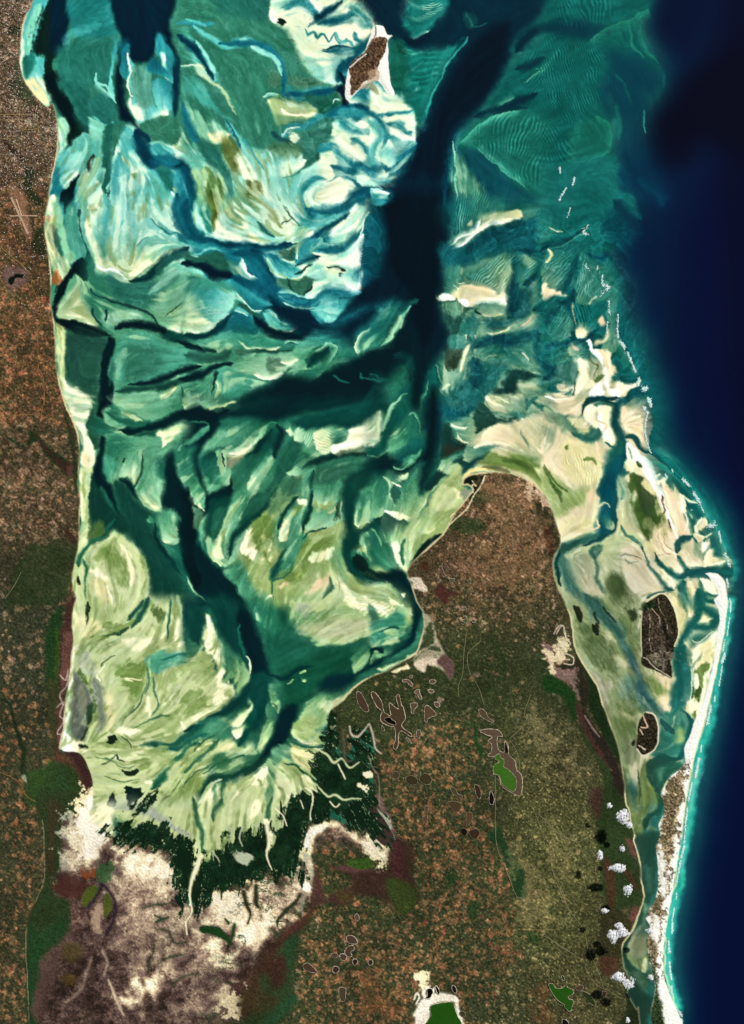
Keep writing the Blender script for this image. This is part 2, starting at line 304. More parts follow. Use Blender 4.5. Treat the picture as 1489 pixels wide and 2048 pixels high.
W1 = '''
@ 0 0
# -- north west shore and weed
A 3 10 4: 240,-200 420,-200 380,60 330,140 270,260 255,400 340,450 340,520 320,590 385,740 350,800 250,700 180,580 155,430 160,250 200,120
L C 26 .9: 235,0 172,190 155,430 170,560 250,690 330,770
A c 24 6: 200,590 300,590 350,680 385,740 350,780 280,720 215,650
A 2f8f80 18: 170,440 250,400 250,520 200,590 165,520
L 7fd2b4 60 .6: 300,30 240,200 205,400
A K 16 26: 400,-80 330,30 290,150 250,260 240,390 330,430 320,540 350,640 440,760 500,870 520,980 480,1050 540,1110 620,1100 640,1000 570,900 540,800 470,700 420,580 400,450 480,330 460,60
A n1 30 8: 390,-200 470,-60 520,90 500,290 430,410 380,390 360,200
A K2 24 4: 330,560 410,540 430,640 520,760 550,860 560,960 530,1000 490,900 430,780 350,640
A 1c6a60 40 20@.8: 430,560 640,640 690,880 640,1000 590,960 540,760 450,650
A 2b7f72 30 20@.8: 480,320 650,290 840,300 830,620 760,640 640,640 430,560 420,440
A 2e8276 24 6: 720,690 830,700 870,820 850,920 780,930 700,890 670,800
EL 6ccfbd 22: 670,860 740,910 800,920 845,880
A 228a8a 30 8@.8: 520,-60 840,-60 860,160 880,260 700,280 540,240
L 5dbfb8 40 .9@.5: 480,330 520,260 640,230 760,180
# -- navy basin
A n0 24 4: 840,-200 1280,-200 1260,170 1310,420 1340,560 1310,820 1290,700 1290,560 1240,400 1180,260 1140,400 1100,470 960,440 930,330 880,200 860,100
A n1 40: 880,-200 1270,-200 1250,160 1160,300 1080,430 980,420 940,260 880,180
A n0 26 6: 920,270 880,420 870,620 890,860 990,930 1090,1020 1100,1040 1010,920 940,780 930,600 900,440 945,330
A n2 20: 1300,400 1340,500 1330,700 1310,850 1290,830 1285,600
A 3 10 8: 940,320 970,420 1000,480 1050,500 1110,520 1130,620 1150,760 1170,800 1250,820 1240,900 1180,950 1130,920 1060,940 1000,860 980,760 985,690 950,600 900,520
A 4.6 14 6: 900,330 940,300 960,400 970,500 945,600 900,520 890,420
A 4 14 6: 1160,260 1190,235 1240,320 1300,440 1280,560 1270,610 1190,450 1145,400
A 1.2 12 6: 1180,400 1215,430 1270,580 1260,610 1240,590 1200,480
A 3.4 8 4: 1140,600 1220,590 1280,620 1285,760 1280,800 1200,830 1170,800 1150,700
A 0.8 10 4: 1150,850 1220,810 1245,840 1230,910 1180,945 1135,930
ER 0.3 34: 1240,820 1245,880 1190,945 1130,930
L 1.2 10 .6: 950,400 965,480 975,540 955,600 965,680 990,710
ER 1 40: 975,690 990,800 1040,860 1060,830
A 1 16 8: 985,780 1060,780 1070,900 1020,880
A 5e9f86 20 12@.8: 990,500 1110,520 1140,760 1060,800 1000,700
A 4.4 10: 1100,520 1160,560 1240,580 1290,620 1280,560 1200,480 1130,440
# side streaks left of the narrow channel
A 3 10 10: 850,300 880,310 860,430 840,560 850,640 870,740 830,720 800,660 820,560 830,420
L y1 14 .7: 720,540 730,600 790,640 850,730 870,760
ER y1 40: 720,590 770,650 850,730
A 7cc8b0 14 8: 660,880 720,900 770,930 770,1060 760,1180 700,1200 620,1150 600,1000 650,1000
A 62b9a6 16 10: 600,1000 700,1060 740,1050 770,1180 790,1400 640,1260 570,1380 450,1390 430,1150 500,1110
A 2 16 10: 450,1150 600,1140 590,1260 530,1320 470,1390 440,1280
EL 0.5 60: 460,1390 520,1330 590,1270
A 9dcf9f 14: 430,880 480,870 515,960 490,1080 440,1150 440,1000
A K2 10 16: 440,1440 470,1400 560,1310 590,1300 540,1400 530,1600 440,1600
A 3f4a3a 12 30: 640,1210 710,1170 690,1260 650,1280
A 3c8a74 14 16: 770,930 910,900 920,1000 880,1100 840,1250 840,1526 790,1526 770,1200
A 1e6f60 10 10@.7: 780,930 830,930 830,1526 790,1526
A 3 16 20: 910,960 1000,960 1090,1150 1150,1230 1200,1300 1330,1440 1300,1526 840,1526 850,1300 900,1100
A 0.7 14 20: 990,1120 1060,1180 1090,1290 1050,1380 990,1470 950,1526 980,1380 960,1200
L c 30 .9: 920,1160 990,1250 960,1400 940,1526
L 2.2 60 .9: 560,1500 620,1400 700,1300 740,1180
L 2 50 .9: 620,1526 680,1440 760,1380
L 3.6 60 .9: 870,1526 870,1300 890,1150
A g3 14 10@.8: 980,1280 1020,1290 1010,1330 985,1320
A 3f8a70 14 10: 1050,920 1330,850 1320,1080 1200,1060 1090,1070 1040,980
A 3.2 8 6: 1090,1070 1200,1060 1310,1150 1330,1190 1280,1240 1150,1220 1100,1130
EL y1 26: 1095,1070 1190,1065 1230,1110 1330,1180
L n3 70/80/90/60 .7: 1000,980 1050,1080 1110,1180 1170,1230
L n2 60/40/30 .8: 1000,960 1060,1000 1110,1050
L y5 90/100/90 .8: 1120,1180 1220,1230 1340,1240 1400,1340 1420,1450 1450,1560
L n2 44/60/40 .7: 1300,1230 1370,1250 1410,1350 1430,1480 1450,1560
L y4 60 .8: 1150,1160 1230,1190 1330,1210
A 2b8478 16 8: 1170,1240 1290,1260 1300,1420 1240,1400 1190,1320
A 3 12 6: 1290,1280 1370,1280 1370,1450 1340,1440 1290,1350
EL 1 50: 1290,1390 1330,1440 1340,1470
EL 1.3 30: 1270,1420 1310,1480 1320,1526
A y3 16: 1330,1300 1420,1330 1440,1526 1330,1526
@ 370 0
# -- upper lagoon plain
A P1 40 10: 50,-60 600,-60 640,160 780,230 870,430 960,560 1080,620 1080,660 800,700 740,720 620,760 560,880 500,1000 400,900 300,700 200,520 50,300 -40,150
A 2e8070 40: 200,-60 600,-60 610,160 400,130 250,100
A 58866a 30 10@.7: 640,540 740,560 1000,600 990,680 780,640 640,640
L y3 44/40/26 .8: -60,170 60,175 160,175 220,170
L y2 20 .8@.8: 0,150 90,165 180,190
L y2 34/30/40/50/40 .8: 70,190 160,250 230,310 300,350 380,320 480,320 560,370
ER 1.8 24: 380,300 440,295 500,320
L y4 24/34/50/46/30/20 .7: 240,320 400,325 500,330 600,350 700,430 750,540 745,640 740,700
L y1 30 .8: 500,350 560,380 640,420 700,470 740,560
L y4 20/50 .7: 760,600 740,690 780,720
L y3 40/60/60 .9@.8: 770,640 830,700 950,690 1080,660
L y5 20/36/30/10 .7: 750,700 830,700 950,700 1060,660
L y4 34/20 .8: 780,720 880,750 960,800
ER 1.6 30: 590,720 640,690 720,700
A c 26 24@.9: 640,740 760,740 900,780 990,840 1000,890 860,870 740,850 660,800
A 8fae78 20 20@.7: 680,700 900,760 1000,850 850,900 700,950 660,850
L C 20 .9: 730,800 760,840 880,860 990,860
L y3 40/60/70/40 .8: 740,1040 780,960 900,950 1000,880 1060,850 1160,840
ER 1.3 24: 730,1030 750,980 830,950 880,960
L 1d5b5b 40/60/20 .8: 640,980 730,1040 790,1070
A c9d4ac 12 30@.8: 770,1010 830,1000 870,1040 830,1080 790,1070
A 3f8a76 16 12: 840,1060 980,900 1110,880 1110,930 1060,1030 990,1140 900,1200 860,1100
A 527a4a 30 30@.6: 640,1060 870,1080 860,1180 740,1190 660,1150
A 1 14 16: 690,1220 760,1180 860,1190 920,1180 900,1240 800,1290 720,1300 700,1260
A 2f7d6a 12 6: 730,1310 860,1270 940,1180 1000,1120 1010,1180 930,1240 830,1290
# -- north sand shoals
RP y1 22 20 -.3 30: 1250,0 1430,60 1430,250 1250,120
L y3 60/80/60 .9: 720,60 830,20 900,30 990,130
L y5 30/70/50/20 .8: 930,200 1000,130 1100,60 1180,-10
L n3 16/34/14 .7: 970,130 1020,120 1060,80
A 0.4 14 8: 740,90 830,110 960,150 930,180 820,130
A 0.3 12 8: 930,0 1030,20 1010,100 960,50
A 0.8 14 10: 1150,60 1210,20 1220,90 1180,130
A K 8 30: 640,60 690,60 660,90 680,160 740,140 770,180 740,200 700,170 650,110
A 35564a 8 30@.7: 800,290 850,300 840,320 810,310
A 3a6e5c 6 24@.7: 920,310 1000,270 1010,300 950,330
A 1 16 16: 640,0 740,0 700,160 640,150
L y4 40/60/50/30 .8: 1000,190 1080,160 1200,150 1260,100
L y3 100 .9@.9: 1240,60 1300,110 1380,180
A 0.6 20 14: 850,230 1000,200 1120,230 1250,240 1290,340 1150,330 1000,360 860,330
L y3 16 .8: 910,210 930,260 980,240 1000,290 1030,260 1070,320 1110,250 1120,300 1160,340 1200,290
L y2 30 .8: 1110,250 1170,330 1210,310 1260,350
L y3 26 .8: 1250,240 1280,300 1340,320
L y4 20/40/60/30 .8: 1030,380 1150,390 1290,370 1370,300 1420,200
L y5 10/20/8 .7: 1040,370 1180,360 1290,370
A y3 40 10: 1080,560 1120,450 1250,400 1300,380 1240,480 1190,620 1170,640 1110,600
L y5 50/70/30 .8: 1120,620 1140,520 1230,470 1310,390 1370,300
L n1 14/24/12 .7: 1370,330 1400,270 1425,200
L n1 12/40/30/20 .7: 1130,530 1180,600 1190,680
A 0.7 14 10: 1000,480 1090,470 1100,580 1130,620 1050,600
A 8fd3b8 16 20@.8: 880,430 1000,470 1040,600 960,560 900,480
# dark hole by the island
A n0 20 4: 1090,660 1150,630 1180,640 1190,720 1230,780 1190,840 1160,800 1150,730
A 2c7a66 20 6: 860,720 1010,700 1090,660 1150,740 1170,810 1080,820 1010,860 960,800
L y5 20/60/20 .8: 940,720 1060,680 1130,640
ER 1.5 14: 1090,780 1100,745 1150,750
# -- channel south of island
L y4 50/90/80/90 .8: 1060,860 1160,830 1290,860 1400,850
L y5 60/80/70/60 .7: 1190,800 1300,790 1420,840 1500,900
L y3 60 .9: 1150,840 1250,830 1340,850 1380,930
A 0.5 14: 1270,900 1380,880 1390,950 1300,960
A 1.4 20 10: 1120,880 1270,920 1180,990 1090,1000
L y3 60 .9: 1160,890 1260,970 1420,980
L y4 40/80/60 .8: 1490,930 1430,1080 1400,1180 1450,1270
L y3 40/50/40 .8: 1240,1030 1330,1080 1370,1160
EL 0.2 50: 1110,1000 1190,1080 1270,1150 1330,1220
L y3 40/70/60 .8: 1000,1120 1100,1100 1160,1190 1250,1240
L y4 40/80/60/30 .8: 1080,1230 1200,1290 1300,1240 1400,1300 1489,1290
ER W 50: 1290,1360 1360,1330 1420,1370 1489,1400
A 0.2 14: 1290,1350 1400,1340 1450,1400 1350,1410
L y3 50/60/30 .8: 860,1500 880,1420 960,1330 1060,1330
L y4 20/30/16 .8: 1060,1350 1160,1290 1240,1330 1320,1420
A 0.2 30 10: 900,1430 1060,1370 1150,1330 1230,1420 1190,1500 1080,1600 940,1600 890,1526
L y5 40/110/90 .8: 1170,1540 1240,1480 1340,1440 1500,1420
A y1 20 12@.6: 560,1330 700,1320 850,1280 880,1400 800,1526 640,1526
A C 20 14@.6: 500,1400 580,1380 640,1526 500,1526
# -- left streaks
A 5ec0ae 26 26: -60,200 60,260 130,360 200,480 250,560 210,590 100,500 -60,330
L n3 30/60/40/20 .8: -60,260 60,340 150,470 220,580
L y1 20/24 .8: 90,300 170,430 230,540
A c 14 8@.9: 60,480 110,465 180,560 160,580 90,530
L c 14/20/10 .8@.6: 130,530 250,640 330,760 380,860
ER 1.3 22: -40,490 40,475 110,470
A 4fb4a4 26 30@.8: -60,540 60,560 200,730 300,860 350,900 250,850 100,740 -60,640
A 3a8571 20 10@.8: 160,620 260,700 340,820 400,900 350,890 240,780
A 8fc9a4 26 30@.8: -60,740 60,820 200,900 330,1000 260,1060 150,1040 80,960 20,900
A c 20 12: 180,980 330,990 350,1010 270,1060 210,1040
L y4 30/70/40 .8: -20,760 20,900 60,1000 100,1060
L y2 24/40/30/14 .8: 300,900 360,990 430,1080 500,1180 560,1300
L 1d7280 12 .8: 290,880 350,980 400,1060 440,1140
L y3 12 .8: 430,1030 520,1150 590,1270
A 6a7c3c 30 24@.9: 280,1050 370,1040 420,1130 500,1240 540,1340 560,1500 440,1526 460,1300 350,1280 290,1170
A 2f806e 24 10: 110,1050 210,1060 280,1180 340,1300 300,1340 220,1260 130,1180
A 3f9080 20 12@.8: 220,1250 330,1300 380,1400 340,1526 290,1480
A 6f9a5c 30 20: 130,1230 230,1280 290,1400 280,1526 130,1526 100,1350
A 1 20 20: 380,1180 460,1150 520,1260 540,1350 460,1340 400,1280
A 62b59c 20 20: -60,1040 120,1120 130,1250 60,1260 10,1230
A 9cc58a 20 20: 20,1290 100,1260 160,1300 140,1526 90,1526 50,1400
L y5 50/60/50 .7: -10,1240 30,1340 60,1440 70,1560
@ 740 0
# -- north east of the island, main channel edges
A 1c8078 24 8: 260,110 340,-60 600,-60 480,150 360,270 270,290 245,230
EL 9be0c8 30: 255,250 300,285 380,260 440,220
RP P1 14 80 .4 30: 360,-20 580,-20 500,90 400,120
L n1 60/110/80 .8: 0,-20 90,60 180,200 300,310
L n0 40/60 .8: 250,290 330,310 450,250
A 188074 30 10: 200,300 330,380 500,390 650,320 720,270 640,360 560,470 480,640 420,860 370,960 350,900 330,830 260,740 190,690 150,500
L 3fb0a0 12 .8@.8: 420,860 470,700 540,530 640,380 740,260
RP P1 34 88 .35 40: 300,380 520,400 470,620 420,720 330,720 300,500
A 1f6a52 30 20@.55: 140,380 160,290 230,290 290,480 280,650 200,690 150,620
A 1c4a40 14 40@.6: 160,280 220,300 260,450 200,360
L 1d5f58 80 .9@.6: 720,100 760,150 770,190
L 3a9a8a 8 .8@.4: 720,100 755,150 775,190
L 3a9a8a 8 .8@.4: 780,200 880,170
A 10605c 40 8: 1370,0 1500,-60 1500,160 1340,140 1200,240 1090,360 1060,350 1130,270 1270,130
A 0f6660 60 10: 1440,240 1489,300 1489,900 1100,880 900,800 960,640 1090,450 1260,290
L n1 40/90/80/40 .9: 1090,370 1160,290 1280,220 1489,180
L n1 20/60/30 .9@.8: 1090,520 1180,490 1300,420
ER 4aa088 40: 1130,620 1280,500 1360,420 1410,310
L 3a917c 10 .8@.8: 1240,510 1340,440 1400,340
ER 3a8f7c 40@.8: 1340,640 1370,600 1420,640 1440,720
L n1 30/70/30 .9@.9: 960,830 1080,770 1250,700
EL 3a8f7c 60: 940,810 1020,760 1100,720
L n1 20/60/20 .9@.9: 780,870 960,830 1180,800
A 1d7668 50 8: 650,1080 720,1010 860,890 1050,830 1170,820 1260,850 1400,900 1489,1000 1489,1526 900,1526 700,1300
ER 4fae94 90: 650,1080 740,1000 860,900 1000,845 1160,820
A 0e5660 40 10: 640,1140 780,1120 900,1190 1000,1300 1150,1420 1250,1480 1200,1526 900,1500 780,1350
EL 58b498 40@.8: 760,1070 850,1160 950,1240 1060,1330 1200,1430
RP P1 22 20 .5 60: 880,880 1250,880 1489,1100 1480,1340 1300,1450 1100,1330 900,1180 800,1050
RP P1 14 14 .5 30: 600,1080 700,1180 860,1400 900,1526 640,1526 600,1250
RP P1 16 30 .3 60: 1150,420 1489,320 1489,760 1300,700 1100,700
A 5a9a7a 40 20@.7: 640,1150 720,1260 840,1400 860,1526 650,1526 620,1300
L 7fc0a0 8 .9: 605,1050 620,1160 640,1300 640,1500
L n2 12/40 .9: 570,1180 560,1300 550,1526
# -- island shoals
A 0.6 10 6: 130,690 200,700 290,770 330,860 350,980 330,1060 240,1100 120,1180 60,1250 20,1200 0,1130 0,700 60,620
L y3 8/30/20/8 .8: 50,850 160,840 280,830 330,820
L y4 40/60/30 .8: -20,830 60,870 120,950 140,1020
L y2 60/60 .9: -10,900 60,930 100,1000 40,1080 20,1180 60,1280
L y3 30/50/30 .8: 140,900 230,930 290,980 320,970
L y3 20/50/40 .8: 90,1100 150,1010 230,1080 280,1120
L y4 50/120/60 .9: -20,1290 120,1270 260,1130 340,1060
A 2 20 6: 60,1160 130,1080 200,1180 130,1240
EL 0.2 30: 60,640 20,700 60,800
A 4 14: 0,1420 90,1410 160,1430 120,1526 20,1526
EL 0.5 60: 150,1440 90,1410 0,1420
L 0.8 60 .9: 0,1380 70,1330 130,1290
L y3 60 .9@.7: 0,1300 60,1350 160,1330
A 8a8a60 8 20@.7: 0,620 60,640 60,690 10,670
@ 1089 0
# -- ripple fields to the ocean slope
A 0f665f 50 10: -60,60 260,-100 780,-100 810,30 790,90 720,130 690,250 740,320 860,470 890,600 850,720 800,760 740,820 700,850 480,900 500,1100 560,1250 600,1400 640,1526 -60,1526
A 063c50 60 20@.85: 480,380 700,420 820,520 860,620 800,760 720,1000 790,1180 700,1300 560,1200 520,900 420,700 470,520
A 05304a 60: 600,1150 700,1250 760,1200 900,1350 900,1560 700,1560 620,1400
L n2 50/110/60 .9: -40,220 120,200 300,240 420,250
L 0a3c4c 90/60 .9@.7: 240,170 420,210 480,260
ER 25806c 110: 300,330 420,230 600,150 740,90 790,60
L 25806c 14 .8@.9: 610,160 650,250 660,340 760,440
L 1f7568 20 .9@.9: 790,90 720,130 720,260 780,380 860,480
ER 17655f 40@.9: 500,520 580,600 620,680 660,800
L 12605e 12 .9@.9: 880,560 880,660
A 12545a 20 10@.9: 470,700 510,720 510,800 470,900
A 12545a 20 10@.9: 720,640 800,720 780,790 730,700
A 1b7466 30 8: 250,900 400,880 490,960 500,1100 430,1150 200,1210 160,1160 200,1000
ER 2d8a74 60: 380,860 480,940 495,1110
EL 2d8a74 50: 500,1120 400,1160 200,1220
A 17706a 40: 120,1240 480,1150 560,1300 640,1526 0,1526 120,1300
A 07405a 30@.8: 560,1250 640,1340 640,1440 560,1400
L 116a6a 30/50/30 .9@.9: 550,1430 620,1526
L 0a4a60 50/80 .9@.8: 700,1320 800,1420 900,1526
RP P1 16 -15 .45 60: 0,300 350,330 470,520 460,700 380,850 200,900 0,800
RP P1 22 -10 .35 60: 60,0 400,-40 500,100 300,200 80,180
RP P1 20 -30 .3 60: 0,900 240,900 180,1180 0,1200
L 3b9d88 10 .9@.8: 740,800 735,900 760,1000
L 1b7466 30 .9@.7: 530,780 540,900 550,1040
'''
